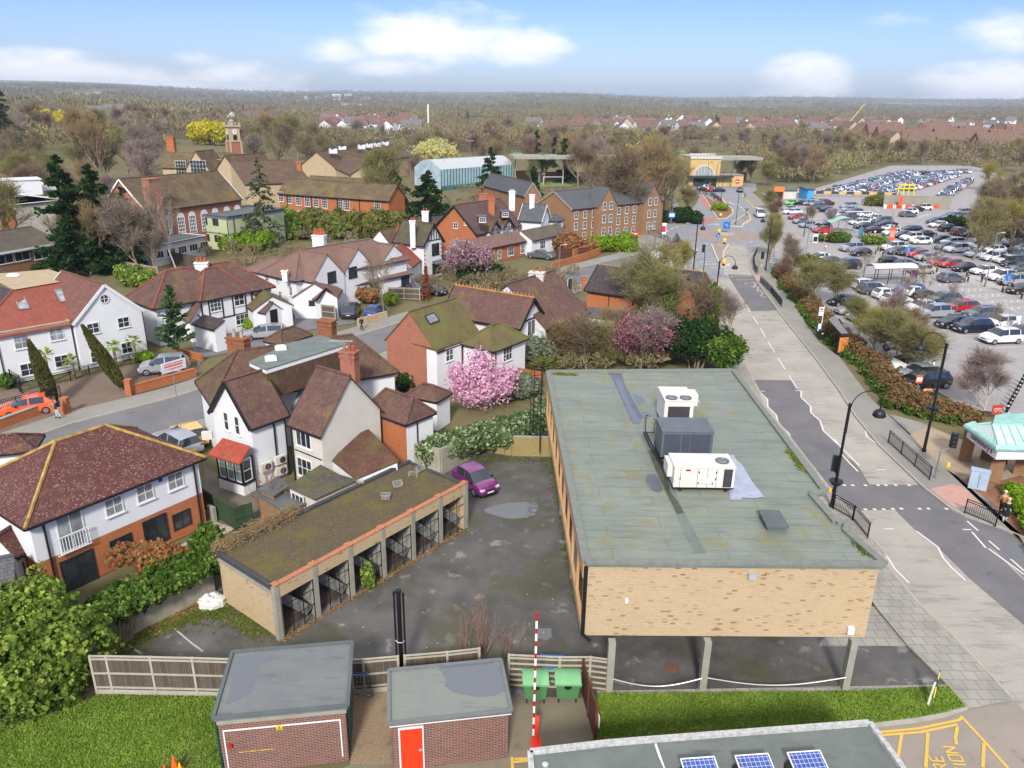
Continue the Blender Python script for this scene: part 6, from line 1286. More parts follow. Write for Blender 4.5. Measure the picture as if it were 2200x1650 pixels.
sB=thg('green_annexe','pale green two storey flat roofed annexe with grey trim before the school hall','building',W('SC',1300,750))
zz=5.8;A_=W('SC',905,432,zz);B_=W('SC',1310,478,zz);M_gr=pln('pale green render',(186,196,158),.85,.05,.6);M_trim=pln('grey trim',(104,112,120),.7,.05)
b=block(sB,A_,B_,13,zz,'flat',ov=.15,wlm=M_gr,rf_=MF_,rdg=M_trim);mb=MB()
for pl in (b['front'],b['right']):pbx(mb,pl,0,pl.len,2.75,2.95,0,.04);pbx(mb,pl,0,pl.len,5.35,5.78,0,.06)
mb.bd('trim_band',M_trim,sB)
for x,y in ((1042,520),(1172,535),(1070,715),(1195,730)):wnp(sB,b['front'],'SC',x,y,1.4,1.2,2,2,fr=M_dfr,sill=False)
for x,y in ((1390,600),):pipe(sB,b['right'],1.2,5.5,r=.07)
pipe(sB,b['front'],b['L']-.1,5.5,r=.07)
sC=thg('classroom_block','long two storey orange brick classroom block with brown roof and white windows','building',W('MT',800,1300))
b=wng(sC,('MT',378,1062),('MT',1340,1128),6.6,'gx',38,.4,.3,r1=('MT',445,930),r2=('MT',1290,985),wlm=BO,rf_=T_olive);pf=b['front']
for x,y in ((415,1085),(488,1100),(565,1115),(641,1125),(715,1130),(790,1140),(922,1150),(981,1158),(1245,1165)):wnp(sC,pf,'MT',x,y+5,1.3,2.0,3,4)
for x,y in ((500,1250),(575,1255),(935,1265),(985,1270)):wnp(sC,pf,'MT',x,y,1.2,1.9,3,3)
for x in (472,680,900,1090):u_,_z=pf.hit('MT',x,1150);pipe(sC,pf,u_,6.6,r=.09)
mb=MB();pbx(mb,pf,0,pf.len,3.5,3.6,0,.04);mb.bd('stone_band',MK,sC)
chy(sC,W('MT',577,900,9),1.0,.8,6,11.5,BO,2,0)
b=wng(sC,('MT',640,940),('MT',1400,985),6.8,'gx',30,.3,.3,r1=('MT',650,908),wlm=BO,rf_=T_olive)
sP=thg('pyramid_roofed_shelter','dark pyramid roofed shelter in front of the classroom block','outbuilding',W('MT',720,1320))
wng(sP,('MT',545,1300),('MT',880,1290),2.6,'hip',38,.3,.3,r1=('MT',710,1188),wlm=BO,rf_=T_dark)
sD=thg('gabled_school_wing','cream gabled school wing with tall orange chimney behind the school hall','building',W('LT',1600,900))
M_buff=pln('buff render',(186,166,134),.9,.07,1)
b=wng(sD,('LT',1380,842),('LT',2000,850),9.0,'gx',40,.3,.3,r1=('LT',1450,715),r2=('LT',1960,705),wlm=M_buff,rf_=T_olive);pf=b['front']
for x,y in ((1555,840),(1875,830)):wnp(sD,pf,'LT',x,y,2.6,3.2,4,4)
g=wng(sD,('LT',1590,862),('LT',1800,868),9.0,'gy',ov=.2,side=.2,apex=('LT',1682,702),dpt=8,wlm=M_buff,rf_=T_olive);wnp(sD,g['front'],'LT',1705,845,4.0,3.6,5,4)
g=wng(sD,('LT',1880,890),('LT',2100,985),8.0,'gy',ov=.2,side=.2,apex=('LT',1935,775),dpt=14,wlm=M_buff,rf_=TB);wnp(sD,g['front'],'LT',1960,905,2.4,3.0,3,4)
chy(sD,W('LT',1490,780,9.5),1.9,1.4,3,15.2,BO,3,0,potr=.2,poth=.5)
g=wng(sD,('MT',100,960),('MT',430,925),7.6,'gx',45,.3,.3,r1=('MT',70,680),r2=('MT',290,760),wlm=M_buff,rf_=TB)
ct=thg('clock_tower','small brick and stone clock tower with white dials above the school roofs','tower',W('LT',2010,900))
c=W('LT',2010,640,14);w=3.6;w=2.7;mb=MB();mb.box((c.x,c.y,7.4),(w,w,14.8),R(40));mb.bd('shaft',B_red,ct)
M_=Mx_.Rotation(R(40),3,'Z')
mb=MB();mb.box((c.x,c.y,16.6),(w*.98,w*.98,3.6),R(40));mb.box((c.x,c.y,14.8),(w*1.12,w*1.12,.3),R(40));mb.box((c.x,c.y,18.4),(w*1.2,w*1.2,.4),R(40))
for sx in (-1,1):
 for sy in (-1,1):o_=M_@V3((sx*w*.5,sy*w*.5,0));mb.box((c.x+o_.x,c.y+o_.y,18.9),(.4,.4,.9),R(40));mb.box((c.x+o_.x,c.y+o_.y,7.4),(.4,.4,15),R(40))
mb.bd('belfry',M_buff,ct)
for ang in (40,-50):
 M2=Mx_.Rotation(R(ang),3,'Z');A_=V3((c.x,c.y,0))+M2@V3((-w*.5,-w*.5,0));B_=V3((c.x,c.y,0))+M2@V3((w*.5,-w*.5,0));pl=PL_(A_,B_)
 mb=MB();mb.poly([pl.pt(w/2+.62*cos(2*PI*k/20),17.1+.62*sin(2*PI*k/20),.06) for k in range(20)]);f=mb.bd('clock_dial',MW,ct);mb=MB();mb.bar(pl.pt(w/2,17.1,.09),pl.pt(w/2,17.55,.09),.08);mb.bar(pl.pt(w/2,17.1,.09),pl.pt(w/2+.3,16.95,.09),.08);mb.bd('clock_hands',MKF,f)
 mb=MB();pbx(mb,pl,w*.32,w*.68,15.1,16.3,0,.05);mb.bd('louvre',MKF,ct)
mb=MB();mb.cyl((c.x,c.y,18.6),.55,.9,10);mb.ball((c.x,c.y,19.5),(.65,.65,.55),10,6);mb.bd('cupola',M_lead,ct)
sE=thg('flat_brick_block','flat roofed brick block with blue window panels and white plant room at the left edge','building',W('LT',200,1400))
zz=7.5;A_=W('LT',115,1165,zz);B_=W('LT',560,1120,zz);b=block(sE,A_,B_,10,zz,'flat',ov=.3,wlm=BO,rf_=MF_,rdg=MW);wnp(sE,b['front'],'LT',453,1175,2.0,1.6,2,2)
pl=b['left']
A_=W('LT',-300,1110,zz);B_=W('LT',118,1165,zz);b_=block(sE,A_,B_,8,zz,'flat',ov=.3,wlm=MC,rf_=MF_,rdg=MW);pl=b_['front']
for i in range(6):
 for zq in (6.2,2.6):win(sE,pl,pl.len-1.2-i*2,zq,1.8,1.4,2,1);mb=MB();pbx(mb,pl,pl.len-2.1-i*2,pl.len-.3-i*2,zq-1.5,zq-.75,0,.05);mb.bd('blue_panel',pln('blue spandrel',(44,96,170),.5,.05),sE)
mb=MB();q=[W('LT',0,1095,zz+2.6),W('LT',370,1070,zz+2.6),W('LT',360,980,zz+2.6),W('LT',-100,1000,zz+2.6)];q=[W('LT',-150,1098,zz),W('LT',372,1072,zz)];d=(q[1]-q[0]).normalized();n=V3((-d.y,d.x,0));mb.prs([q[0],q[1],q[1]+n*5,q[0]+n*5],zz,zz+2.7);mb.bd('plant_room',MR,sE)
mb=MB();mb.prs([q[0]-n*.2,q[1]-n*.2+d*.2,q[1]+n*5.2+d*.2,q[0]+n*5.2],zz+2.7,zz+2.85);q=[W('LT',365,1040,zz),W('LT',600,1020,zz)];mb.prs([q[0],q[1],q[1]+n*5,q[0]+n*5],zz,zz+1.2);mb.bd('plant_roof',MW,sE)
sF=thg('low_school_block','low brown brick block with grey pitched roof and dark windows at the left edge','building',W('LT',300,1640))
b=wng(sF,('LT',-300,1640),('LT',560,1490),3.4,'gx',18,.4,.3,r1=('LT',-100,1400),wlm=BB,rf_=tlM('grey brown shingles',(100,94,84),(90,84,76),(100,98,70),.2,bw=.4,bh=.3));pf=b['front']
for x,y in ((45,1615),(190,1590),(355,1575),(495,1560)):wnp(sF,pf,'LT',x,y+12,2.4,1.3,2,1)
mb=MB();pbx(mb,pf,-.3,pf.len,3.3,3.65,.35,.45);mb.bd('fascia',MW,sF)
sG=thg('low_flat_block','low flat roofed school block with white fascia between the hall and the birch tree','building',W('SC',500,880))
A_=W('SC',400,830,3.2);B_=W('SC',1030,705,3.2);b=block(sG,A_,B_,9,3.2,'flat',ov=.3,wlm=MC,rf_=MF_,rdg=MW)
for i in range(5):win(sG,b['front'],1.5+i*2.4,1.8,1.8,1.2,3,1)
sH=thg('workshop_sheds','long brown roofed sheds with a row of white ridge ventilators beyond the school','building',W('MT',1200,860))
for (kA,kB,ap) in ((('MT',730,780),('MT',1010,900),('MT',800,700)),):
 g=wng(sH,kA,kB,6.5,'gx',30,.3,.3,r1=('MT',800,698),r2=('MT',1000,680),wlm=M_buff,rf_=TB)
g=wng(sH,('MT',1140,795),('MT',1560,740),6.5,'gx',32,.3,.3,r1=('MT',1035,672),r2=('MT',1370,636),wlm=M_buff,rf_=TB);g=wng(sH,('MT',900,860),('MT',1200,830),6.0,'gx',32,.3,.3,r1=('MT',840,700),r2=('MT',1040,680),wlm=M_buff,rf_=TB)
for i,(x,y) in en(((860,690),(940,668),(1105,655),(1172,645),(1240,638),(1310,628))):
 c=W('MT',x,y,11.2);mb=MB();mb.box((c.x,c.y,11),(2.2,2.2,1.4),R(20));mb.bd('ventilator',MW,sH);mb=MB();mb.cyl((c.x,c.y,11.7),1.7,1.2,4,.1);mb.bd('ventilator_cap',T_dark,sH)
sI=thg('sports_hall','white barrel roofed sports hall with blue green glazed side behind the school','building',W('MT',1800,1030))
A_=W('MT',1565,1010,0);B_=W('MT',1790,1035,0);C_=W('MT',2050,950,0);n=(C_-B_);n.z=0;D=n.length;n.normalize();u=(B_-A_).normalized();L=(B_-A_).length;n=V3((-u.y,u.x,0));D=min(D,60)
q=lambda a,b_,z:A_+u*a+n*b_+V3((0,0,z));mb=MB();N_=10
for i in range(N_):
 t0,t1=i/N_,(i+1)/N_;f=lambda t:6+2.6*sin(PI*t);mb.poly([q(L*t0,0,f(t0)),q(L*t1,0,f(t1)),q(L*t1,D,f(t1)),q(L*t0,D,f(t0))])
rr_=mb.bd('roof',M_alu,sI);mb=MB();mb.prs([q(0,0,0),q(L,0,0),q(L,D,0),q(0,D,0)],0,6.0);mb.poly([q(L*i/N_,-.01,6+2.6*sin(PI*i/N_)) for i in range(N_+1)]);mb.bd('wall',pln('pale blue glazing',(168,190,200),.3,.2,.6),sI)
mb=MB();pl=PL_(q(L,0,0),q(L,D,0))
for i in range(26):pbx(mb,pl,D*i/26,D*i/26+.3,0,6,0,.1)
pbx(mb,pl,0,D,0,1.2,0,.12);mb.bd('green_ribs',pln('teal ribs',(60,120,130),.5,.05),sI)
st=thg('railway_station','tan brick station building with large arched window and dark entrance canopy','building',W('ST',1270,495))
A_=W('ST',1120,492);B_=W('ST',1435,492);u=(B_-A_).normalized();n=V3((-u.y,u.x,0));L=(B_-A_).length;HS=9.3
b=block(st,A_,B_,12,HS,'flat',ov=.0,wlm=pln('yellow brick facade',(206,178,120),.85,.08,.5,fine=.12),rf_=MK,rdg=MC);pf=b['front']
mb=MB();pbx(mb,pf,-.2,L+.2,HS-.5,HS+.1,0,.35);mb.bd('cornice',MC,st)
uc,zc=pf.hit('ST',1280,392);r_=pf.hit('ST',1388,392)[0]-uc;mb=MB()
mb.poly([pf.pt(uc+(r_)*cos(PI*k/20),zc+(r_)*sin(PI*k/20),.05) for k in range(21)]);f=mb.bd('arched_window',pln('hazy station glass',(150,164,168),.15,.1),st);mb=MB()
for k in range(20):mb.bar(pf.pt(uc+r_*cos(PI*k/20),zc+r_*sin(PI*k/20),.1),pf.pt(uc+r_*cos(PI*(k+1)/20),zc+r_*sin(PI*(k+1)/20),.1),.35)
for i in range(-3,4):x=i*r_/3.5;mb.bar(pf.pt(uc+x,zc,.1),pf.pt(uc+x,zc+sqrt(r_*r_-x*x),.1),.16)
mb.bd('window_bars',MC,f)
mb=MB();pbx(mb,pf,-1,L+4,3.0,3.5,0,2.4);mb.bd('entrance_canopy',pln('dark green canopy',(50,64,60),.6,.1),st)
for i,(a,w) in en(((L*.22,1.6),(L*.5,4.2),(L*.82,2.0))):mb=MB();pbx(mb,pf,a-w/2,a+w/2,0,2.6,0,.06);mb.bd('doorway',M_glass,st)
mb=MB();rr=MB()
q0=pf.pt(1,HS,0)-n*-4;mb.bar(pf.pt(.6,HS+.5,-3),pf.pt(L-1,HS+.5,-3),.12);mb.bar(pf.pt(.6,HS+.9,-3),pf.pt(L-1,HS+.9,-3),.12)
for i in range(9):a=.6+(L-1.6)*i/8;mb.bar(pf.pt(a,HS,-3),pf.pt(a,HS+.9,-3),.1)
mb.bd('roof_railing',MW,st)
for (x0,x1,nm,y) in ((-700,1100,'west',0),(1440,1950,'east',0)):
 pc=thg('platform_canopy',('long flat concrete platform canopy running %s of the station hall'%('left' if nm=='west' else 'right')),'canopy',W('ST',(x0+x1)/2,480),'platform canopies');a0,_=pf.hit('ST',x0,215);a1,_=pf.hit('ST',x1,215)
 mb=MB();pbx(mb,pf,a0,a1,HS-1.1,HS-.2,-14,-3);mb.bd('canopy_slab',MK,pc);mb=MB();pbx(mb,pf,a0,a1,0,3.4,-15,-14.4);mb.bd('back_wall',BB,pc)
 k=0;a=a0+1
 while a<a1:mb=MB();pbx(mb,pf,a,a+.35,0,HS-1,-8,-7.6);mb.bd('column',MK,pc);a+=8
e_=thg('station_forecourt_shop','low curved yellow brick shop wing right of the station entrance','building',W('ST',1600,490))
a0,_=pf.hit('ST',1440,480);a1,_=pf.hit('ST',1690,480);mb=MB();pbx(mb,pf,a0,a1,0,3.6,-8,.0);mb.bd('wall',MT['yellow brick facade'],e_);mb=MB();pbx(mb,pf,a0,a1,3.6,3.8,-8,.3);mb.bd('roof',MK,e_)
M_tyre=pln('tyre rubber',(34,34,36),.85,.05);M_rim=pln('alloy rim',(170,172,176),.35,.05,metal=.6);M_carg=NT('car glass');M_carg.col(lin((40,50,58)));M_carg.set(rough=.05,spec=1.0);M_carg=M_carg.m
M_hl=pln('headlamp glass',(214,220,226),.15,0,spec=.8);M_tl=pln('tail lamp',(160,30,34),.3,0);M_plw=pln('white number plate',(232,232,226),.5,0);M_ply=pln('yellow number plate',(240,204,60),.5,0)
def paint(name,c,metal=.25):
 if 'paint '+name in MT:return MT['paint '+name]
 t=NT('paint '+name);t.col(lin(c));t.set(rough=.28,metal=metal,spec=.6,coat=.7);MT['paint '+name]=t.m;return t.m
PC={'white':(232,234,236),'silver':(172,178,186),'grey':(104,110,118),'black':(30,31,36),'navy':(38,46,78),'blue':(44,84,176),'red':(186,40,42),'maroon':(110,52,64),'dark green':(44,62,56),'orange':(238,98,44),'yellow':(240,190,84),'purple':(132,50,128),'green':(110,214,70),'pale blue':(164,180,198),'beige':(196,188,170)}
for k,c in PC.items():paint(k,c,.0 if k in('white','red','yellow','orange','green') else .3)
TYPES={'hatchback':(4.05,1.76,1.48,.62,.95,1.02,'h'),'SUV':(4.5,1.86,1.70,.72,1.08,1.06,'s'),'estate car':(4.65,1.80,1.48,.62,.95,1.12,'e'),'saloon':(4.65,1.80,1.43,.62,.93,1.1,'n'),'small car':(3.55,1.64,1.47,.62,.95,.78,'h'),'van':(4.9,1.9,1.95,.8,1.1,.8,'v')}
def car_grid(typ):
 L,Wd,H,zh,zb,hood,k=TYPES[typ];w=Wd/2;xf=L/2;xr=-L/2
 tail={'h':(.12,.62),'s':(.1,.55),'e':(.1,.5),'n':(.62,1.35),'v':(.03,.12)}[k]
 f0=xf-hood;S=[(xr,.42,.70,.74,w*.84,w*.7,'b'),(xr+.05,.3,.86,.9,w*.95,w*.78,'b'),(xr+tail[0],.26,zb,zb+.03,w*.985,w*.82,'g' if k!='n' else 'b')]
 if k=='n':S.append((xr+tail[0]+.08,.25,zb,zb+.04,w,w*.84,'g'))
 S+=[(xr+tail[1],.24,zb+.02,H-.06,w,w*.74,'p'),(xr+tail[1]+.1,.24,zb+.02,H-.03,w,w*.76,'s'),(-.25,.24,zb,H,w,w*.78,'p'),(-.15,.24,zb,H,w,w*.78,'s'),(f0-.75,.24,zb-.02,H-.07,w,w*.76,'w'),(f0+.02,.25,zb-.04,zb+.02,w,w*.84,'b'),(f0+.35,.26,zb-.08,zb-.02,w*.99,w*.82,'b'),(xf-.22,.28,zb-.22,zb-.14,w*.94,w*.74,'b'),(xf-.05,.3,.62,.66,w*.86,w*.66,'b'),(xf,.36,.5,.53,w*.78,w*.6,'b')]
 vs=[];fs=[];mi=[]
 for (x,z0,z1,z2,ww,wt,_) in S:
  zm=z0+(z1-z0)*.45
  vs+=[(x,-ww*.9,z0),(x,-ww,z0+.1),(x,-ww*1.0,zm),(x,-ww*.965,z1),(x,-wt,z2),(x,0,z2+.035),(x,wt,z2),(x,ww*.965,z1),(x,ww*1.0,zm),(x,ww,z0+.1),(x,ww*.9,z0)]
 n=11
 for i in range(len(S)-1):
  kd=S[i][6]
  for j in range(n-1):
   fs.append((i*n+j,(i+1)*n+j,(i+1)*n+j+1,i*n+j+1)[::-1])
   side=j in(3,6);top=j in(4,5);g=0
   if kd=='s' and side:g=1
   if kd in('g','w') and (top):g=1
   if kd in('g','w') and side and k in('h','e','s','n') :g=1 if kd=='w' else (1 if k in 'es' else 0)
   if k=='v' and kd=='s' and side and i<6:g=0
   mi.append(g)
  fs.append((i*n,i*n+n-1,(i+1)*n+n-1,(i+1)*n)[::-1]);mi.append(0)
 fs.append(tuple(range(n)));mi.append(0);fs.append(tuple((len(S)-1)*n+j for j in range(n))[::-1]);mi.append(0)
 return vs,fs,mi
def wheelpos(typ):
 L,Wd=TYPES[typ][:2];r=.34 if typ in('SUV','van') else .31;return [(sx*(L/2-.78 if sx>0 else L/2-.72),sy*(Wd/2-.09),r) for sx in(-1,1) for sy in(-1,1)],r
def mk_car(typ):
 rtt=thg('parked_car','car','car');vs,fs,mi=car_grid(typ);L,Wd,H,zh,zb=TYPES[typ][:5]
 for which,nm,mm in ((0,'body',MT['paint white']),(1,'windows',M_carg)):
  idx=[i for i,m_ in en(mi) if m_==which];used=sorted({v for i in idx for v in fs[i]});mp={v:j for j,v in en(used)}
  o=mkobj(nm,np.array([vs[v] for v in used]),[tuple(mp[v] for v in fs[i]) for i in idx],mm,rtt,smooth=False)
 wp,r=wheelpos(typ)
 for (x,y,z) in wp:
  s=1 if y>0 else -1;mb=MB();mb.tube([(x,y-.1,z),(x,y+.1,z)],r,14);w_=mb.bd('wheel',M_tyre,rtt);mb=MB();mb.tube([(x,y+s*.1,z),(x,y+s*.112,z)],r*.66,10);mb.bd('rim',M_rim,w_)
 for s in (-1,1):
  mb=MB();mb.box((L/2-.13,s*Wd*.36,.66),(.2,.3,.12));mb.bd('headlight',M_hl,rtt)
  mb=MB();mb.box((-L/2+.07,s*Wd*.39,.84),(.12,.2,.16));mb.bd('tail_light',M_tl,rtt)
  mb=MB();mb.box((L/2-TYPES[typ][5]-.28,s*(Wd/2+.07),zb+.03),(.12,.16,.12));mb.bd('wing_mirror',MT['paint black'],rtt)
 mb=MB();mb.box((L/2+.0,0,.45),(.03,.5,.11));mb.bd('number_plate',M_plw,rtt);mb=MB();mb.box((-L/2-.005,0,.62),(.03,.5,.11));mb.bd('number_plate',M_ply,rtt)
 mb=MB();mb.box((L/2-.01,0,.3),(.06,Wd*.72,.14));mb.box((L/2-.05,0,.57),(.1,Wd*.4,.1));mb.bd('grille',MKF,rtt);mb=MB();mb.box((0,0,.2),(L*.9,Wd*.86,.16));mb.bd('underbody',MKF,rtt)
 return rtt
def mk_far(typ):
 vs,fs,mi=car_grid(typ);mb=MB();mb.add(vs,fs);mb.mi=list(mi);mb.mat(2);wp,r=wheelpos(typ)
 for (x,y,z) in wp:mb.tube([(x,y-.1,z),(x,y+.105,z)],r,8)
 o=mb.bd('parked_car',[MT['paint white'],M_carg,M_tyre]);return tag(o,'car','car')
PROTO={};FAR={}
CARG='cars in the car park'
def car(lb_,X,Y,head,typ,col,far=False,grp=None,z=0,cat='car'):
 D=FAR if far else PROTO
 if typ not in D:D[typ]=(mk_far if far else mk_car)(typ);first=True
 else:first=False
 o=D[typ] if first else (D[typ].copy() if far else dup(D[typ],(0,0,0)))
 if far and not first:COL.objects.link(o)
 o.location=(X,Y,z);o.rotation_euler=(0,0,head);o['label']=lb_;o['category']=cat if typ!='van' else 'van'
 if grp:o['group']=grp
 elif 'group' in o:del o['group']
 b=o if far else [c for c in o.children if c.name.startswith('body')][0]
 b.material_slots[0].link='OBJECT';b.material_slots[0].material=MT['paint '+col]
 return o
AX=R(9.8)
def carp(lb_,k,d,typ,col,zc=.6,ang=None,**kw):
 p=W(*k,zc);h=(AX if d=='r' else AX+PI) if ang is None else ang
 return car(lb_,p.x,p.y,h,typ,col,**kw)
rows={
 'front row facing the open tarmac':[(1965,1275,'l','SUV','white'),(1722,1185,'l','SUV','navy'),(1560,1150,'l','hatchback','black'),(1400,1065,'l','SUV','silver'),(1285,1015,'l','hatchback','white')],
 'second row nose to tail behind the front row':[(2175,1235,'l','estate car','grey'),(1965,1145,'l','hatchback','white'),(1805,1070,'l','estate car','grey'),(1625,1015,'l','estate car','red'),(1480,958,'l','SUV','grey'),(1345,925,'r','small car','black'),(1262,895,'r','small car','white'),(1195,868,'l','hatchback','blue')],
 'row left of the aisle by the bushes':[(1085,955,'r','hatchback','white'),(1010,912,'r','hatchback','white'),(890,870,'r','SUV','grey'),(835,830,'r','estate car','white'),(685,780,'r','estate car','silver'),(610,752,'r','saloon','silver'),(545,728,'r','saloon','silver'),(455,705,'r','hatchback','black')],
 'row hidden behind the roadside bushes':[(655,965,'l','saloon','black'),(720,1040,'l','saloon','silver'),(810,1095,'l','hatchback','white'),(1000,1180,'l','saloon','silver'),(1085,1265,'l','estate car','grey'),(1145,1345,'l','hatchback','grey'),(1175,1420,'l','hatchback','white'),(1190,1490,'l','saloon','white'),(1300,1575,'l','saloon','silver'),(1330,1640,'l','SUV','black')],
 'pair of bays by the clipped round bush':[(665,665,'l','SUV','black'),(520,632,'l','saloon','black'),(445,600,'l','saloon','white')],
 'row behind the empty disabled bays':[(1548,775,'r','hatchback','grey'),(1295,705,'l','hatchback','beige'),(1170,658,'r','hatchback','navy'),(1042,630,'r','hatchback','black')],
 'mixed row with three red cars':[(2150,870,'l','saloon','black'),(2075,800,'l','SUV','silver'),(1970,762,'l','SUV','white'),(1820,712,'l','hatchback','white'),(1655,688,'l','small car','black'),(1545,655,'l','hatchback','red'),(1450,640,'l','hatchback','red'),(1352,598,'l','saloon','silver'),(1268,572,'l','hatchback','red'),(1205,558,'l','estate car','black'),(1105,545,'l','saloon','grey'),(1060,515,'l','SUV','white')],
 'pair before the clipped bushes and ticket machine':[(712,522,'l','SUV','silver'),(785,560,'l','small car','black')],
 'long white row behind the red cars':[(2135,685,'l','saloon','grey'),(2080,650,'l','SUV','navy'),(2010,622,'l','hatchback','white'),(1910,600,'l','SUV','white'),(1760,570,'l','hatchback','white'),(1592,530,'l','SUV','white'),(1505,510,'l','hatchback','grey'),(1455,450,'l','hatchback','navy'),(1290,462,'l','hatchback','white'),(1215,432,'l','SUV','white'),(1140,412,'l','hatchback','navy'),(1060,390,'l','saloon','white')],
 'row just right of the long white row':[(2065,575,'l','saloon','grey'),(1910,535,'l','hatchback','white'),(1840,515,'l','saloon','silver'),(1750,492,'l','hatchback','white'),(1560,468,'l','estate car','white'),(1320,402,'l','saloon','black')],
 'dark row along the right hand hedge':[(2175,520,'l','saloon','white'),(2090,482,'l','estate car','grey'),(1870,435,'l','SUV','dark green'),(1720,402,'l','saloon','black'),(1635,390,'r','SUV','maroon'),(1530,360,'r','SUV','black'),(1435,325,'l','hatchback','white'),(1425,295,'l','estate car','navy'),(1475,282,'l','saloon','silver'),(1530,265,'l','hatchback','silver'),(1550,248,'l','saloon','grey'),(1640,215,'l','estate car','silver')],
 'row of saloons and pickup past the round island':[(905,370,'r','saloon','black'),(1045,358,'r','saloon','white'),(1205,365,'l','estate car','black'),(1000,318,'l','saloon','navy'),(820,335,'l','saloon','navy')],
 'silver row by the flat trolley shelter':[(770,302,'l','estate car','white'),(840,282,'l','saloon','white'),(905,268,'l','hatchback','white'),(965,292,'l','SUV','grey'),(690,252,'r','saloon','grey'),(620,240,'r','hatchback','white'),(560,220,'r','hatchback','pale blue'),(510,198,'r','saloon','navy'),(455,172,'r','SUV','grey'),(690,195,'l','saloon','silver'),(735,215,'l','hatchback','black'),(830,238,'l','saloon','white'),(680,168,'l','SUV','silver')],
 'row by the orange pylon sign':[(195,140,'l','small car','green'),(270,140,'l','saloon','black'),(345,142,'l','hatchback','pale blue'),(412,150,'l','hatchback','silver'),(490,142,'r','SUV','maroon')],
 'row along the hedge by the cycle path':[(205,215,'l','estate car','white'),(245,258,'l','hatchback','red'),(295,292,'l','saloon','silver'),(350,325,'l','saloon','silver'),(445,345,'l','estate car','silver'),(460,368,'l','hatchback','red'),(190,188,'l','saloon','silver')],
 'short row beside the orange barriers':[(1180,238,'r','hatchback','grey'),(1195,212,'l','hatchback','white'),(1240,192,'l','saloon','black'),(1310,182,'l','SUV','white')]}
for nm,l in rows.items():
 for i,(x,y,d,t,c) in en(l):
  carp('%s %s, %s away along the %s'%(c,t,ordn(i),nm),('CP',x,y),d,t,c,far=(y<235),grp=CARG)
def frw(nm,k0,k1,cols,seed,ang=None,sp=2.35):
 a=W(*k0,.5);b=W(*k1,.5);L=(b-a).length;n=int(L/sp);rnd=RR(seed);h=atan2(b.y-a.y,b.x-a.x)+PI/2 if ang is None else ang
 for i in range(n):
  if rnd.random()<.04:continue
  p=a.lerp(b,(i+.5)/n);t=rnd.choice(['hatchback','hatchback','saloon','SUV','estate car']);c=rnd.choice(cols)
  car('%s %s, %s away along the %s'%(c,t,ordn(i),nm),p.x+rnd.uniform(-.15,.15),p.y+rnd.uniform(-.2,.2),h+(PI if rnd.random()<.4 else 0)+rnd.uniform(-.03,.03),t,c,far=True,grp='cars in the station car park')
cw=['white','white','silver','white','grey','black','white','silver','navy','silver','white','black','grey','red']
frw('leftmost far row by the station',('RT',860,818),('RT',1400,682),cw,1)
frw('second far row from the left',('RT',1010,822),('RT',1440,700),cw,2)
frw('third far row from the left',('RT',1190,825),('RT',1620,695),cw,3)
frw('fourth far row from the left',('RT',1400,800),('RT',1730,700),cw,4)
frw('rightmost far row by the trees',('RT',1640,845),('RT',1800,740),cw,5)
frw('farthest row along the grey fence',('RT',1440,692),('RT',1800,682),cw,6)
def crg(lb_,k,ang,typ,col,zc=.6,**kw):return carp(lb_,k,'r',typ,col,zc,ang=ang,**kw)
crg('small purple hatchback parked in the corner of the rear yard','FU 1021 1030'.split() and ('FU',1021,1031),R(-52),'small car','purple')
crg('orange hatchback with black roof parked on the block drive',('WH',215,1365),R(28)+PI,'hatchback','orange')
crg('silver SUV parked behind the banner on the block drive',('WH',1295,1050),R(196),'SUV','silver')
crg('pale silver estate car parked before the timbered house',('TW',825,1015),R(196),'estate car','silver')
crg('dark blue SUV parked left of the bright blue car on the paved drive',('TW',1625,815),R(92),'SUV','navy')
crg('bright blue small car parked by the brick pier on the paved drive',('TW',1855,820),R(75),'small car','blue')
crg('silver car parked beside the white rambling house',('HA',1430,255),R(140),'estate car','silver')
crg('yellow car half hidden behind the white rambling house',('HC',95,850),R(130),'hatchback','yellow')
crg('dark car by the brown leylandii column, left of two',('DM',430,560),R(-20),'saloon','black')
crg('dark car by the brown leylandii column, right of two',('DM',575,555),R(-30),'saloon','navy')
crg('grey car in the front garden of the slate roofed house',('HM',1560,1450),R(-25),'saloon','grey')
crg('white van driving south out of the roundabout arm',('JN',1328,272),R(-95),'van','white',.9)
for i,(x,y,c,l) in en(((1275,520,'black','left'),(1325,502,'white','second from left'),(1370,525,'red','middle'),(1440,528,'navy','second from right'),(1660,530,'black','rightmost, by the road'))):
 crg('%s car waiting outside the station entrance, %s of five'%(c,l),('ST',x,y),R(0 if i<4 else 80),'hatchback',c,far=True,grp='cars outside the station')
crg('silver estate car behind the yellow barrier rail beside the orange sign',('RT',700,818),R(0),'estate car','silver',far=True)
c=W('CN',650,355);mo=thg('moped','black and orange moped parked by the cycle racks beside the car park','moped',(c.x,c.y,0))
for x in (-.6,.6):mb=MB();mb.tube([(c.x+x,c.y-.05,.28),(c.x+x,c.y+.05,.28)],.28,14);mb.bd('wheel',M_tyre,mo)
mb=MB();mb.tube([(c.x-.6,c.y,.3),(c.x-.2,c.y,.55),(c.x+.25,c.y,.6),(c.x+.5,c.y,.35)],[.06,.14,.15,.08],8);mb.bd('body',pln('moped orange',(226,150,90),.5,0),mo)
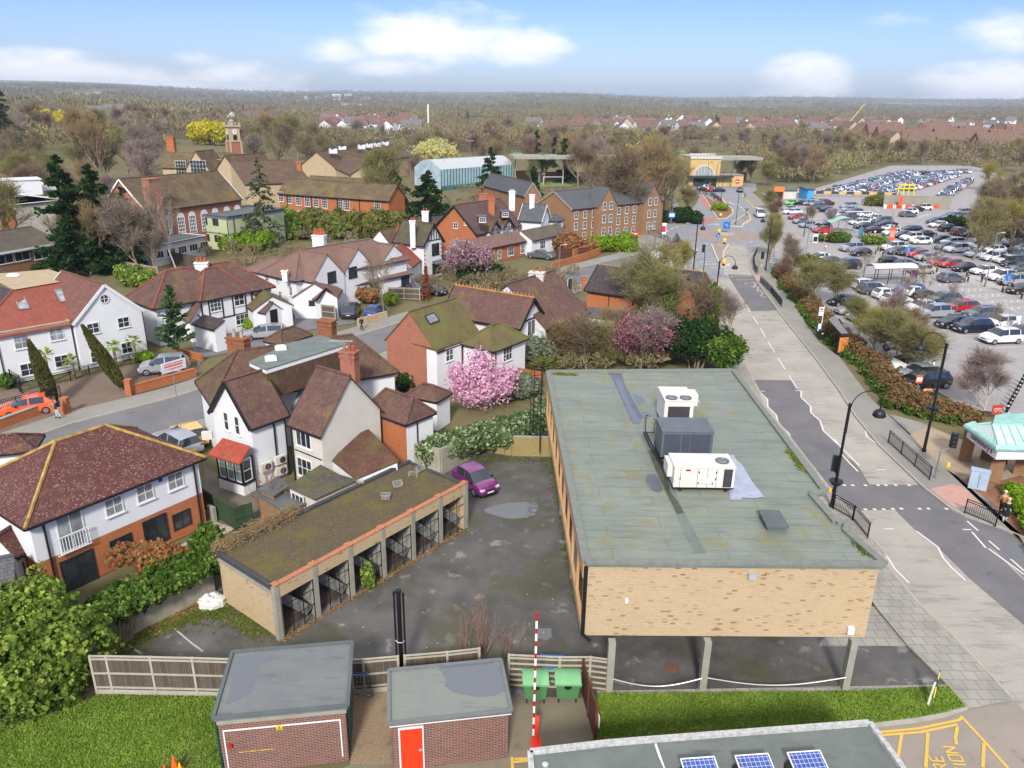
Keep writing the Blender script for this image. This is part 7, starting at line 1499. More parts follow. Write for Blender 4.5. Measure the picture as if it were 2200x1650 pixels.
mb=MB();mb.tube([(c.x-.6,c.y,.3),(c.x-.45,c.y,1.0)],.03,6);mb.bar((c.x-.42,c.y-.32,1.02),(c.x-.42,c.y+.32,1.02),.04);mb.bd('handlebar',ML,mo);mb=MB();mb.box((c.x+.15,c.y,.78),(.6,.25,.1));mb.box((c.x+.55,c.y,.95),(.35,.36,.36));mb.bd('seat',MKF,mo)
def topz(k,kt):
 g=W(*k);tx,ty=px(*kt);lo,hi=0.,40.
 for _ in range(40):
  m_=(lo+hi)/2;q=np.array([g.x,g.y,m_-CH]);y=825-FPX*(q@_u)/(q@_f)
  if y>ty:lo=m_
  else:hi=m_
 return lo
def lamp(lb_,k,kt,kl,basket=None,grp='black swan neck street lamps'):
 g=W(*k);H=topz(k,kt);rtt=thg('street_lamp',lb_,'street lamp',(g.x,g.y,0),grp)
 mb=MB();mb.cyl((g.x,g.y,0),.16,.35,10);mb.cyl((g.x,g.y,.35),.12,1.4,10,.11);mb.cyl((g.x,g.y,1.75),.1,H-1.75,10,.075);mb.cyl((g.x,g.y,H),.09,.08,8);mb.bd('pole',ML,rtt)
 l=W(*kl,H*.88)
 d=V3((l.x-g.x,l.y-g.y,0));R_=min(1.25,max(.7,d.length/2));d=d.normalized();c=V3((g.x,g.y,H-.35))
 n=14;pts=[c+d*.1+V3((0,0,-1.6))]+[c+d*(.1+R_-R_*cos(PI*i/n))+V3((0,0,R_*sin(PI*i/n)*1.0+.1)) for i in range(n+1)]
 mb=MB();mb.tube(pts,.035,6);mb.bd('swan_neck',ML,rtt);e=pts[-1];mb=MB();mb.ball(e+V3((0,0,-.62)),(.4,.4,.42),14,8,True);mb.cyl(e+V3((0,0,-.68)),.4,.07,14);mb.cyl(e+V3((0,0,-.25)),.05,.3,6);h_=mb.bd('lamp_shade',ML,rtt);mb=MB();mb.cyl(e+V3((0,0,-.76)),.3,.08,14);mb.bd('diffuser',MC,h_)
 if basket:
  z=topz(k,basket);mb=MB();mb.cyl((g.x,g.y,z-.2),.28,.22,14,.42);mb.cyl((g.x,g.y,z+.02),.44,.06,14);mb.bd('planter_ring',ML,rtt)
 return rtt
lamp('black swan neck lamp nearest the office roof, by the pedestrian crossing',('FU',1786,1092),('CR',585,393),('CR',778,470),('CR',480,940))
lamp('tallest black swan neck lamp on the right pavement beside the canopy',('CR',1102,735),('C2',690,990),('C2',235,1120),('CR',1168,415))
lamp('black swan neck lamp on the left kerb in the middle of the road',('RD',1322,662),('RD',1358,320),('RD',1483,365))
lamp('black swan neck lamp in front of the roundabout on its left side',('RD',1125,525),('JN',698,395),('JN',808,425))
lamp('black swan neck lamp at the right hand kerb of the roundabout',('JN',1388,852),('JN',1428,325),('JN',1322,355))
def mast(lb_,k,kt,m_=None,r=.06,lampk=None,grp='pale car park light columns',head=True,name='light_column'):
 g=W(*k);H=topz(k,kt);rtt=thg(name,lb_,'light pole' if name=='light_column' else 'pole',(g.x,g.y,0),grp);mb=MB();mb.cyl((g.x,g.y,0),r*1.5,1.0,8);mb.cyl((g.x,g.y,1.0),r,H-1,8,r*.75);mb.bd('pole',m_ or MS,rtt)
 if head:
  for s in ((-1,1) if head==2 else (1,)):mb=MB();mb.bar((g.x,g.y,H),(g.x+s*.7,g.y,H+.12),.05);mb.box((g.x+s*.8,g.y,H+.12),(.6,.28,.12));mb.bd('lamp_head',M_alu if (m_ or MS) is not ML else ML,rtt)
 return rtt
BKG='black straight street light poles'
for i,(k,kt,lb) in en(((('JN',1085,395),('ST',1650,490),'black light pole standing on the north splitter island'),(('JN',1775,508),('JN',1815,130),'black light pole beside the cycle path and hedge of the car park'),(('ST',1460,640),('ST',1485,320),'black light pole before the station, nearest the planted island'),(('ST',1300,585),('ST',1325,240),'black light pole before the arched station window, left of centre'),(('ST',1388,640),('ST',1392,250),'black light pole before the arched station window, right of centre'),(('ST',1560,500),('ST',1575,200),'black light pole right of the station arch by the east canopy'),(('ST',830,1040),('ST',850,640),'black light pole by the white warning sign left of the roundabout'),(('ST',940,750),('ST',960,480),'black light pole under the big bare tree left of the bus lane'))):mast(lb,k,kt,ML,.07,grp=BKG)
for i,(k,kt,lb,h) in en(((('CP',315,592),('CP',355,280),'pale column at the rounded corner of the car park near the white van sign',1),(('CP',990,602),('CP',1080,60),'tallest pale column in the middle of the car park carrying orange signs',2),(('CP',1140,728),('CP',1182,515),'pale column behind the trolley shelter',0),(('CP',1680,458),('CP',1735,190),'pale column with twin heads by the right hand hedge',2),(('CP',1832,850),('CP',1930,398),'pale column with dark base beside the person in navy',1),(('CP',1365,640),('CP',1440,300),'slim pale column behind the red cars',1),(('CP',1055,1192),('CP',1085,1022),'short pale post between the bushes and the front row',0),(('RT',1695,830),('RT',1768,470),'very tall pale floodlight mast in the station car park',0),(('RT',1995,570),('RT',2040,420),'pale mast on the right among the far house roofs',1),(('RT',1180,700),('RT',1195,612),'pale column by the far grey fence',1),(('RT',920,745),('RT',935,655),'pale column left of the leftmost far row',2),(('RT',1120,700),('RT',1130,620),'pale twin column at the back of the far rows',2),(('RT',605,760),('RT',620,705),'pale column by the blue kiosk',1),(('RT',1510,800),('RT',1530,605),'pale column among the third far row',1),(('RT',760,830),('RT',770,680),'pale globe column beside the blue kiosk',1),(('MT',1530,990),('MT',1525,700),'pale floodlight mast left of the white sports hall',2),(('MT',1820,1020),('MT',1815,650),'pale floodlight mast before the white sports hall',2),(('MT',2040,980),('MT',2040,612),'pale floodlight mast right of the white sports hall',2),(('CT',645,1090),('CT',650,895),'pale floodlight mast behind the brick flats',1),(('DM',1655,415),('DM',1662,185),'pale street column in front of the orange hall',1),(('JN',170,735),('JN',170,412),'tan street column with a long arm left of the cafe sign',1),(('ST',560,200),('ST',566,40),'tall pale mast left of the station canopy',1))):mast(lb,k,kt,MS,.07 if h else .05,head=h)
mast('brown wooden telegraph pole left of the cafe sign',('JN',262,655),('JN',275,252),pln('pole timber',(128,112,92),.9,.2,2),.13,head=0,grp=None,name='telegraph_pole')
def rlg(lb_,pts,h=1.05,sp=.12,mat_=None,name='guard_rail',grp='pedestrian guard rails',post=2.0,cat='railing',dense=True):
 p=[W(*q,.11) if isi(q[0],str) else V3((q[0],q[1],.0)) for q in pts];c=p[0];rtt=thg(name,lb_,cat,(c.x,c.y,0),grp);m_=mat_ or ML;z0=c.z
 ra=MB();ba=MB()
 for a,b in zip(p[:-1],p[1:]):
  L=(b-a).length;n=max(1,round(L/post))
  for z in (h,h-.14,.14):ra.bar(a+V3((0,0,z)),b+V3((0,0,z)),.045)
  for i in range(n+1):q=a.lerp(b,i/n);po=MB();po.bar(q,q+V3((0,0,h+.02)),.06);po.bd('post',m_,rtt)
  if dense:
   k=int(L/sp)
   for i in range(k+1):q=a.lerp(b,i/max(1,k));ba.bar(q+V3((0,0,.14)),q+V3((0,0,h-.14)),.018)
 ra.bd('rails',m_,rtt)
 if dense and ba.v:ba.bd('balusters',m_,rtt)
 return rtt
rlg('black guard rail along the right kerb below the canopy',[('CN',55,1085),('CN',690,1660)]);rlg('black guard rail at the right of the crossing near the couple',[('CR',1392,1165),('CR',1610,1258)])
rlg('black guard rail beside the lamp at the office roof corner',[('CR',462,1135),('CR',595,1212)]);rlg('black guard rail partly hidden behind the office roof corner',[('CR',600,1215),('CR',705,1340)])
rlg('long black guard rail on the right pavement in mid distance',[('RD',1700,500),('RD',1790,590),('RD',1880,705)]);rlg('curved guard rail on the right side before the roundabout',[('JN',1300,670),('JN',1262,760),('JN',1275,850),('JN',1300,890)],sp=.2)
rlg('grey guard rail curving round the pavement left of the roundabout',[('JN',140,480),('JN',250,500),('JN',360,540),('JN',425,575)],sp=.25,mat_=pln('grey railing',(90,98,108),.5,.1));rlg('grey ramp handrail on the bark bed left of the cafe',[('JN',100,640),('JN',250,650),('JN',400,600)],dense=False,mat_=MT['grey railing'])
rlg('railing along the bus lane before the station',[('ST',1215,560),('ST',1350,590),('ST',1470,660)],sp=.3);rlg('black railing on the pavement behind the planted island',[('JN',720,70),('JN',840,90),('JN',920,150)],sp=.3)
rlg('white garden railings before the large white house',[('WH',160,1255),('WH',560,1165),('WH',850,1080),('WH',1200,1000)],h=1.0,mat_=M_gut,grp=None,name='garden_railing',sp=.13);rlg('black iron railings above the low brick wall by the orange car',[('WH',-60,1480),('WH',350,1375),('WH',490,1335)],h=1.5,grp=None,name='garden_railing');rlg('black iron railings above the low brick wall by the silver SUV',[('WH',1045,1250),('WH',1270,1190)],h=1.3,grp=None,name='garden_railing')
def sgl(lb_,k,zt,face,m_=None,col=None,crank=0,grp='traffic signals'):
 g=W(*k);rtt=thg('traffic_signal',lb_,'traffic light',(g.x,g.y,0),grp);pm=m_ or MT.get('green grey pole') or pln('green grey pole',(112,128,128),.5,.05)
 mb=MB();mb.tube([(g.x,g.y,0),(g.x,g.y,zt-1.4),(g.x+crank,g.y,zt-1.0),(g.x+crank,g.y,zt)],.055,8);mb.bd('pole',pm,rtt);hx=g.x+crank
 M_=Mx_.Rotation(face,3,'Z');f=lambda x,y,z:(V3((hx,g.y,z))+M_@V3((x,y,0)));mb=MB();mb.box(f(0,-.1,zt-.55),(.36,.22,1.0),face);hd=mb.bd('signal_head',MKF,rtt);mb=MB();mb.box(f(0,-.02,zt-.55),(.5,.03,1.2),face);mb.bd('backing_board',pln('slate backing',(60,74,84),.5,.05),hd)
 for i in range(3):
  mb=MB();c=f(0,-.22,zt-.25-i*.3);mb.tube([c,c+M_@V3((0,-.03,0))],.1,12);mb.bd('lens',MUD,hd);mb=MB();mb.box(f(0,-.28,zt-.14-i*.3),(.24,.16,.02),face);mb.bd('hood',MKF,hd)
 mb=MB();mb.box(f(0,-.1,1.2),(.18,.14,.3),face);mb.bd('push_button',MT['yellow pipe'],rtt);return rtt
sgl('traffic signal with slate board on a cranked pole near the canopy',('CN',770,1650),3.6,R(-25),crank=.75);sgl('traffic signal beside the lamp at the office roof corner',('CR',452,1120),3.7,R(150),m_=ML,crank=-.25)
sgl('traffic signal at the end of the curved guard rail before the roundabout',('JN',1310,880),3.4,R(10),crank=.4);sgl('traffic signal on the left kerb by the cafe forecourt',('JN',752,940),5.2,R(180),m_=ML,crank=-.3)
def cabinet(lb_,k,w,d,h,m_):
 c=W(*k,.12);rtt=thg('control_cabinet',lb_,'cabinet',(c.x,c.y,.12));mb=MB();mb.box((c.x,c.y,.12+h/2),(w,d,h),R(-30));mb.bd('casing',m_,rtt);mb=MB();mb.box((c.x,c.y,.14+h),(w+.08,d+.08,.05),R(-30));mb.bd('lid',m_,rtt);M_=Mx_.Rotation(R(-30),3,'Z');o=M_@V3((0,-d/2-.01,0));mb=MB();mb.box((c.x+o.x,c.y+o.y,.12+h*.5),(.02,.02,h*.8),R(-30));mb.bd('door_gap',MKF,rtt)
cabinet('pale blue grey control cabinet beside the canopy pillar',('CR',1480,985),1.1,.55,1.35,pln('pale blue cabinet',(170,190,210),.6,.08,1.5));cabinet('small grey cabinet against the hedge before the roundabout',('JN',1425,870),.7,.4,1.4,pln('grey cabinet',(120,136,136),.6,.1))
cn=thg('entrance_canopy','glazed pedestrian canopy with pale green edges and white fascia on brick pillars','canopy',W('CN',1500,1300))
M_verd=pln('pale verdigris metal',(158,206,196),.55,.14,2);ZC=3.1
for (x,y,nm) in ((1235,1345,0),(1690,1660,0),(1570,1330,0),(2080,1560,0)):
 c=W('CN',x,y,.12);mb=MB();mb.box((c.x,c.y,.12+(ZC-.6)/2),(.8,.8,ZC-.6),R(-35));p_=mb.bd('pillar',BB,cn);mb=MB();mb.box((c.x,c.y,ZC-.42),(.95,.95,.1),R(-35));mb.bd('pillar_cap',BO,p_)
fa=W('CN',1285,900,ZC-.25);fb=W('CN',1740,1240,ZC-.25);pl=PL_(fa,fb);ln=pl.len;fw_=W('CN',2400,1240,ZC-.25);u2=(V3((fw_.x,fw_.y,0))-pl.B).normalized();pB=PL_(pl.B,pl.B+u2*7)
mb=MB();pbx(mb,pl,0,ln,ZC-.75,ZC+.05,-.12,0);pbx(mb,pB,0,7,ZC-.75,ZC+.05,-.12,0);fsc=mb.bd('fascia',MR,cn)
back=[pl.A-pl.n*3.4+pl.u*.5,pB.B-pB.n*3.2]
mb=MB();mb.tube([pl.pt(-.9,ZC-.05,-.9),pl.pt(0,ZC+.1,.15),pl.pt(ln,ZC+.1,.2),pB.pt(7,ZC+.1,.2)],[.2,.24,.24,.24],8);mb.bd('rolled_edge',M_verd,cn)
mb=MB();A0=pl.pt(0,ZC+.18,0);A1=pl.pt(ln,ZC+.18,0);A2=pB.pt(7,ZC+.18,0);R0=pl.pt(.3,ZC+.75,-2.6);R1=pB.pt(7,ZC+.9,-2.4);R0b=pB.pt(.8,ZC+.85,-2.2)
M_rg=NT('canopy glass');n_=M_rg.noise(1.2,5,.7);M_rg.col(M_rg.mix(M_rg.rng(n_,.4,.65),lin((176,206,204)),lin((206,214,212))));M_rg.set(rough=.2,spec=.6);M_rg=M_rg.m
mb.poly([A0,A1,R0b,R0]);mb.poly([A1,A2,R1,R0b]);mb.bd('glazing',M_rg,cn)
mb=MB()
for i in range(9):
 t=i/8;mb.bar(A0.lerp(A1,t)+V3((0,0,.03)),R0.lerp(R0b,t)+V3((0,0,.03)),.07)
for i in range(12):t=i/11;mb.bar(A1.lerp(A2,t)+V3((0,0,.03)),R0b.lerp(R1,t)+V3((0,0,.03)),.05)
mb.bar(R0,R0b,.12);mb.bar(R0b,R1,.12);mb.bd('glazing_bars',M_verd,cn)
mb=MB();mb.poly([R0,R0b,R0b+V3((1.8,2.6,-.3)),R0+V3((1.6,2.4,-.3))]);mb.poly([R0b,R1,R1+V3((0,3,-.3)),R0b+V3((1.8,2.6,-.3))]);mb.bd('rear_glazing',M_verd,cn)
fc=bpy.data.curves.new('sign_text','FONT');fc.body="Sainsbury's";fc.size=.62;fc.extrude=.01;fc.align_x='CENTER';fc.materials.append(pln('dark red lettering',(150,44,52),.5,0))
_t=bpy.data.objects.new('tmp',fc);COL.objects.link(_t);bpy.context.view_layer.update();_m=bpy.data.meshes.new_from_object(_t.evaluated_get(bpy.context.evaluated_depsgraph_get()));bpy.data.objects.remove(_t);to=bpy.data.objects.new('lettering',_m);COL.objects.link(to);to.parent=fsc;c=pl.pt(ln*.5,ZC-.55,.02);u3=pl.u;Mx=Mx_((( u3.x,0,pl.n.x,0),(u3.y,0,pl.n.y,0),(0,1,0,0),(0,0,0,1)));to.matrix_basis=Mx_.Translation(c-wloc(fsc))@Mx
M_busr=pln('sign red',(206,44,50),.5,0);M_blue=pln('sign blue',(40,110,200),.5,0)
k=('BS',60,1085);g=W(*k,.12);bs=thg('bus_stop','white bus stop flag with red roundel and blue timetable case','bus stop',(g.x,g.y,.12));zt=topz(k,('BS',70,390));mb=MB();mb.cyl((g.x+.25,g.y,.12),.05,zt,8);mb.bd('post',MW,bs)
mb=MB();mb.box((g.x-.02,g.y,zt-.5),(.5,.05,1.0));fl=mb.bd('flag',MW,bs);mb=MB();mb.tube([(g.x-.02,g.y-.05,zt-.22),(g.x-.02,g.y-.03,zt-.22)],.15,16);r_=mb.bd('roundel',M_busr,fl);mb=MB();mb.tube([(g.x-.02,g.y-.07,zt-.22),(g.x-.02,g.y-.05,zt-.22)],.09,16);mb.bd('roundel_centre',MW,fl);mb=MB();mb.box((g.x-.02,g.y-.08,zt-.22),(.36,.02,.06));mb.bd('roundel_bar',M_busr,fl);mb=MB();mb.box((g.x-.02,g.y-.03,zt-.5),(.46,.02,.06));mb.bd('stripe',M_blue,fl)
mb=MB();mb.box((g.x+.05,g.y-.03,1.35),(.42,.06,.95));tc_=mb.bd('timetable_case',M_blue,bs);mb=MB();mb.box((g.x+.05,g.y-.065,1.35),(.34,.02,.85));mb.bd('timetable',MW,tc_)
g=W('BS',130,1100,.12);lb=thg('litter_bin','black litter bin behind the bus stop post','bin',(g.x,g.y,.12));mb=MB();mb.box((g.x,g.y,.6),(.5,.5,.95));mb.bd('bin_body',MKF,lb);mb=MB();mb.box((g.x,g.y,1.1),(.58,.58,.08));mb.bd('hood',MKF,lb);mb=MB();mb.box((g.x+.05,g.y-.26,.75),(.16,.02,.16));mb.bd('label_plate',pln('pale yellow plate',(230,220,150),.5,0),lb)
sh=thg('bus_shelter','bus shelter with grey ribbed roof and orange advertising panel on the right pavement','bus shelter',W('BS',560,1400,.12))
q=[W('BS',310,680,2.45),W('BS',590,990,2.45),W('BS',740,980,2.45),W('BS',450,600,2.45)];mb=MB();slab(mb,q,.08);rr=mb.bd('roof',pln('ribbed grey roof',(138,134,138),.6,.12,2),sh);mb=MB()
for i in range(9):t=i/8;mb.bar(q[0].lerp(q[1],t)+V3((0,0,.02)),q[3].lerp(q[2],t)+V3((0,0,.02)),.04)
mb.bd('roof_ribs',M_unitg,rr);mb=MB()
for p_ in (q[0].lerp(q[1],.03),q[0].lerp(q[1],.5),q[0].lerp(q[1],.97),q[3].lerp(q[2],.97),q[3].lerp(q[2],.5)):mb.bar((p_.x,p_.y,.12),(p_.x,p_.y,2.4),.07)
mb.bd('posts',MKF,sh);e0=q[1];e1=q[2];mb=MB();d=(e1-e0).normalized();mb.bar((e0.x-d.x*.2,e0.y-d.y*.2,1.15),(e0.x+d.x*1.1,e0.y+d.y*1.1,1.15),.14,1.9);fr_=mb.bd('advert_case',MKF,sh)
ap=PL_(V3((e0.x-d.x*.2,e0.y-d.y*.2,0)),V3((e0.x+d.x*1.1,e0.y+d.y*1.1,0)));mb=MB();pbx(mb,ap,.1,1.2,.35,2.0,.07,.09);mb.bd('advert_poster',None or pln('orange brown poster',(214,140,70),.4,.5,2.2),fr_)
mb=MB();mb.bar((q[3].x,q[3].y,1.2),(q[2].x,q[2].y,1.2),.02,1.9);mb.bd('rear_glazing',pln('shelter glass',(120,128,120),.2,.1),sh)
def tshelter(lb_,kc,w,d,h,domed=True,sign=None):
 c=W(*kc);rtt=thg('trolley_shelter',lb_,'trolley shelter',(c.x,c.y,0),'trolley shelters');M_=Mx_.Rotation(AX,3,'Z');f=lambda x,y,z:c+M_@V3((x,y,0))+V3((0,0,z));mb=MB();n=8
 for i in range(n):
  t0,t1=PI*i/n,PI*(i+1)/n;g=lambda t:(-d/2*cos(t),h-.0+(.55*sin(t) if domed else .02));(y0,z0),(y1,z1)=g(t0),g(t1);mb.poly([f(-w/2,y0,z0),f(w/2,y0,z0),f(w/2,y1,z1),f(-w/2,y1,z1)])
 mb.bd('roof',pln('opal shelter roof',(214,218,220),.3,.04),rtt);mb=MB()
 for x in (-w/2,-w/6,w/6,w/2):
  for y in (-d/2,d/2):mb.bar(f(x,y,0),f(x,y,h),.08)
 for y in (-d/2,d/2):mb.bar(f(-w/2,y,h),f(w/2,y,h),.08);mb.bar(f(-w/2,y,1.0),f(w/2,y,1.0),.06)
 mb.bd('frame',MKF,rtt)
 tb=MB()
 for i in range(10):
  x=-w/2+.6+i*(w-1.2)/9
  for z in (.45,1.0):tb.bar(f(x,-.5,z),f(x,.5,z),.03);tb.bar(f(x,-.5,z),f(x+.3,-.5,z),.03)
  tb.bar(f(x,-.5,.1),f(x,-.5,1.0),.03);tb.bar(f(x,.5,.1),f(x,.5,1.0),.03)
 tb.bd('trolley_stack',MS,rtt)
 if sign:mb=MB();c2=f(w/2-.7,-d/2-.1,1.7);mb.box(c2,(1.1,.06,1.1),AX);mb.bd('sign',pln('purple sign',(90,50,80),.5,0),rtt)
tshelter('white domed trolley shelter in the middle of the car park',('CP',1020,815),7.0,2.6,2.4,True,True);tshelter('white flat trolley shelter further back among the silver cars',('CP',750,300),6.5,2.2,2.3,False)
g=W('CP',640,420);rtt=thg('green_canopy','pale green curved canopy by the ticket machine and clipped bushes','canopy',(g.x,g.y,0));mb=MB()
for i in range(8):
 t0,t1=i/8,(i+1)/8;q=[W('CP',530+200*t,395-0*t,0) for t in (t0,t1)]
 a=W('CP',520+260*t0,400,0);b=W('CP',520+260*t1,400,0);z=lambda t:2.2+1.0*sin(PI*t);mb.poly([(a.x,a.y,z(t0)),(b.x,b.y,z(t1)),(b.x,b.y+4,z(t1)),(a.x,a.y+4,z(t0))])
mb.bd('roof',M_verd,rtt);mb=MB()
for t in (0,.5,1):a=W('CP',520+260*t,400,0);mb.bar(a,(a.x,a.y,2.2+(1 if t==.5 else 0)),.1);mb.bar((a.x,a.y+4,0),(a.x,a.y+4,2.2),.1)
mb.bd('posts',MS,rtt)
for i,(x,y) in en(((1830,845),(1685,805),(1675,765),(1975,895),(1960,840),(2112,890),(2138,950),(1422,725),(905,575),(927,545),(968,590),(1300,640),(948,550))):
 c=W('CP',x,y);r_=thg('bollard','black bollard with yellow band by the disabled bays, %s nearest the camera'%ordn(sorted(range(13),key=lambda j:-(845,805,765,895,840,890,950,725,575,545,590,640,550)[j]).index(i)),'bollard',(c.x,c.y,0),'black bollards');mb=MB();mb.cyl((c.x,c.y,0),.12,1.0,8);mb.bd('post',ML,r_);mb=MB();mb.cyl((c.x,c.y,.78),.125,.09,8);mb.bd('band',M_ply,r_)
for i in range(9):
 c=W('CN',1880+30*i,620-55*i)
 r_=thg('timber_bollard','banded timber bollard, %s from the canopy in the row at the right edge'%ordn(i),'bollard',(c.x,c.y,0),'banded bollards');mb=MB();mb.cyl((c.x,c.y,0),.11,1.0,8);mb.bd('post',ML,r_);mb=MB();mb.cyl((c.x,c.y,.6),.115,.12,8);mb.bd('band',MW,r_)
def sign(lb_,k,zt,shape,m_,w=.6,h=.6,post=None,kt=None,face=0,sym=None,cat='sign',grp=None,name='road_sign'):
 g=W(*k);zt=topz(k,kt) if kt else zt;rtt=thg(name,lb_,cat,(g.x,g.y,0),grp);mb=MB();mb.cyl((g.x,g.y+.04,0),.045,zt,8);mb.bd('post',post or MS,rtt);M_=Mx_.Rotation(face,3,'Z');f=lambda x,y,z:V3((g.x,g.y,z))+M_@V3((x,y,0));mb=MB()
 if shape=='rect':mb.box(f(0,-.03,zt-h/2),(w,.05,h),face)
 elif shape=='disc':mb.tube([f(0,-.02,zt-w/2),f(0,-.07,zt-w/2)],w/2,18)
 else:mb.add([f(-w/2,-.03,zt),f(w/2,-.03,zt),f(0,-.03,zt-w*.87),f(-w/2,-.07,zt),f(w/2,-.07,zt),f(0,-.07,zt-w*.87)],[(0,1,2),(5,4,3),(0,3,4,1),(1,4,5,2),(2,5,3,0)])
 p_=mb.bd('sign_plate',m_,rtt)
 if sym:
  mb=MB();sm,kind=sym
  if kind=='bar':mb.box(f(0,-.09,zt-w/2),(w*.7,.02,w*.16),face)
  elif kind=='inner':
   if shape=='tri':mb.add([f(-w*.3,-.09,zt-w*.1),f(w*.3,-.09,zt-w*.1),f(0,-.09,zt-w*.62)],[(0,1,2)])
   else:mb.box(f(0,-.08,zt-h/2),(w*.8,.02,h*.5),face)
  elif kind=='bike':
   for s in (-1,1):mb.tube([f(s*w*.22+w*.16*cos(t*PI/6),-.09,zt-h*.55+w*.16*sin(t*PI/6)) for t in range(13)],.016,4)
   mb.bar(f(-w*.22,-.09,zt-h*.55),f(0,-.09,zt-h*.35),.03);mb.bar(f(0,-.09,zt-h*.35),f(w*.22,-.09,zt-h*.55),.03)
  elif kind=='person':mb.ball(f(0,-.09,zt-h*.25),(.05,.02,.05));mb.bar(f(0,-.09,zt-h*.3),f(.02,-.09,zt-h*.55),.05);mb.tube([f(.12*w+.2*w*cos(t*PI/5),-.09,zt-h*.65+.2*w*sin(t*PI/5)) for t in range(-6,3)],.018,4)
  elif kind=='arrow':mb.bar(f(-.18*w,-.09,zt-w*.35),f(.18*w,-.09,zt-w*.65),.09)
  mb.bd('symbol',sm,p_)
 return rtt
OR=pln('orange sign',(230,96,52),.5,.03)
sign('orange square sign on a white post beside the moped',('CN',495,300),2.0,'rect',OR,.62,.75,kt=('CN',540,45),sym=(MW,'inner'));sign('orange cycle parking sign behind the canopy',('CN',1700,720),1.6,'rect',pln('brick red sign',(192,66,40),.5,0),1.0,.8,kt=('CN',1720,500),sym=(MW,'bike'),face=R(10))
sign('blue disabled bay sign above the empty hatched bays',('CP',1998,905),2,'rect',M_blue,.9,.9,kt=('CP',2030,745),sym=(MW,'person'));sign('blue disabled bay sign behind the silver saloon',('CP',1150,700),2,'rect',M_blue,.8,.8,kt=('CP',1195,515),sym=(MW,'person'))
sign('white sign on a pale post at the right edge of the car park',('C2',1915,760),2,'rect',MW,.5,.7,kt=('C2',1960,480))
sign('red no entry disc by the clipped bushes',('CP',472,488),2,'disc',M_busr,.9,kt=('CP',495,380),sym=(MW,'bar'));sign('red no entry disc on the pale post at the far right hedge',('CP',2125,452),2,'disc',OR,.9,kt=('CP',2135,360),sym=(MW,'bar'));sign('white rectangular board with a dark emblem beside the clipped bushes',('CP',395,478),2,'rect',MW,.95,1.9,kt=('CP',393,405),sym=(MKF,'inner'))
sign('give way triangle at the rounded corner of the car park',('CP',483,540),2,'tri',M_busr,.8,kt=('CP',485,495),sym=(MW,'inner'));sign('give way triangle near the dark ticket machine',('CP',893,440),2,'tri',M_busr,.8,kt=('CP',893,375),sym=(MW,'inner'));sign('give way triangle beside the cycle path',('CP',205,460),2,'tri',M_busr,.9,kt=('CP',205,420),sym=(MW,'inner'))
sign('blue keep left disc on the roundabout island',('JN',988,470),2,'rect',M_blue,1.5,1.5,kt=('JN',990,358),sym=(MW,'arrow'));sign('blue arrow sign on the splitter island before the roundabout',('JN',898,592),2,'disc',M_blue,.8,kt=('JN',897,480),sym=(MW,'arrow'));sign('blue street sign under the bare trees left of the bus lane',('JN',432,392),2,'rect',M_blue,1.4,1.3,kt=('JN',434,262),sym=(MW,'inner'))
sign('white warning sign left of the roundabout',('JN',352,500),2,'rect',MW,1.0,2.4,kt=('JN',352,372),sym=(M_busr,'inner'));sign('grey triangular warning sign on the north island',('JN',1187,340),2,'tri',M_unitg,1.2,kt=('JN',1198,225));sign('red disc sign among people left of the junction',('JN',60,675),2,'disc',M_busr,.9,kt=('JN',62,455),sym=(MW,'bar'));sign('white sign by the cafe forecourt kerb',('JN',712,1000),2,'rect',MW,1.6,.9,kt=('JN',715,900));sign('red disc sign before the station shop',('ST',1628,520),2,'disc',M_busr,1.5,kt=('ST',1635,415),sym=(MW,'bar'))
sign('orange pylon sign at the far left corner of the car park',('JN',1515,130),2,'rect',pln('orange pylon',(236,128,60),.5,.03),3.0,5.6,kt=('JN',1515,5),sym=(MKF,'inner'),name='pylon_sign');sign('grey and orange ticket machine sign at the hedge opening',('CP',285,830),2,'rect',M_unitg,1.2,2.4,kt=('CP',285,755),name='ticket_sign');sign('orange banner on the tall column in the middle of the car park',('CP',1032,500),2,'rect',OR,1.1,2.6,kt=('CP',1042,345),sym=(pln('pink panel',(236,150,140),.5,0),'inner'),name='banner_sign');sign('orange sign above the orange barriers',('CP',1108,190),2,'rect',OR,1.0,2.6,kt=('CP',1112,85),name='banner_sign')
sign('dark blue recycling bank panel beside the ticket machine',('CP',797,450),2,'rect',pln('deep blue panel',(30,50,140),.5,0),.8,1.3,kt=('CP',797,400),name='recycling_sign');sign('teal ticket machine panel behind the bushes',('CP',775,440),2,'rect',pln('teal panel',(70,130,140),.5,0),.8,2.2,kt=('CP',782,350),name='ticket_machine')
def keepleft(lb_,k,m_=None):
 c=W(*k,.1);r_=thg('traffic_bollard',lb_,'bollard',(c.x,c.y,.1),'yellow island bollards');mb=MB();mb.cyl((c.x,c.y,.1),.2,.4,10);mb.bd('base',ML,r_);mb=MB();mb.ball((c.x,c.y,.8),(.34,.3,.45),12,8);mb.bd('lantern',m_ or pln('amber yellow',(246,196,40),.4,.05),r_)
keepleft('yellow bollard at the near tip of the splitter island',('JN',965,808));keepleft('yellow bollard at the back of the splitter island',('JN',972,588));keepleft('yellow bollard on the roundabout island',('JN',917,490));keepleft('yellow bollard on the planted island',('JN',931,322));keepleft('yellow bollard on the north splitter island',('JN',1198,295))
ob=thg('works_barrier_row','row of orange and white plastic barriers before a tall hoarding in the car park','barrier',W('CP',1200,190));n=18
for i in range(n):
 a=W('CP',975+(1440-975)*i/n,188);b=W('CP',975+(1440-975)*(i+.9)/n,188);mb=MB();mb.bar((a.x,a.y,.5),(b.x,b.y,.5),.15,1.0);mb.bd('barrier_panel',OR if i%3 else MW,ob)
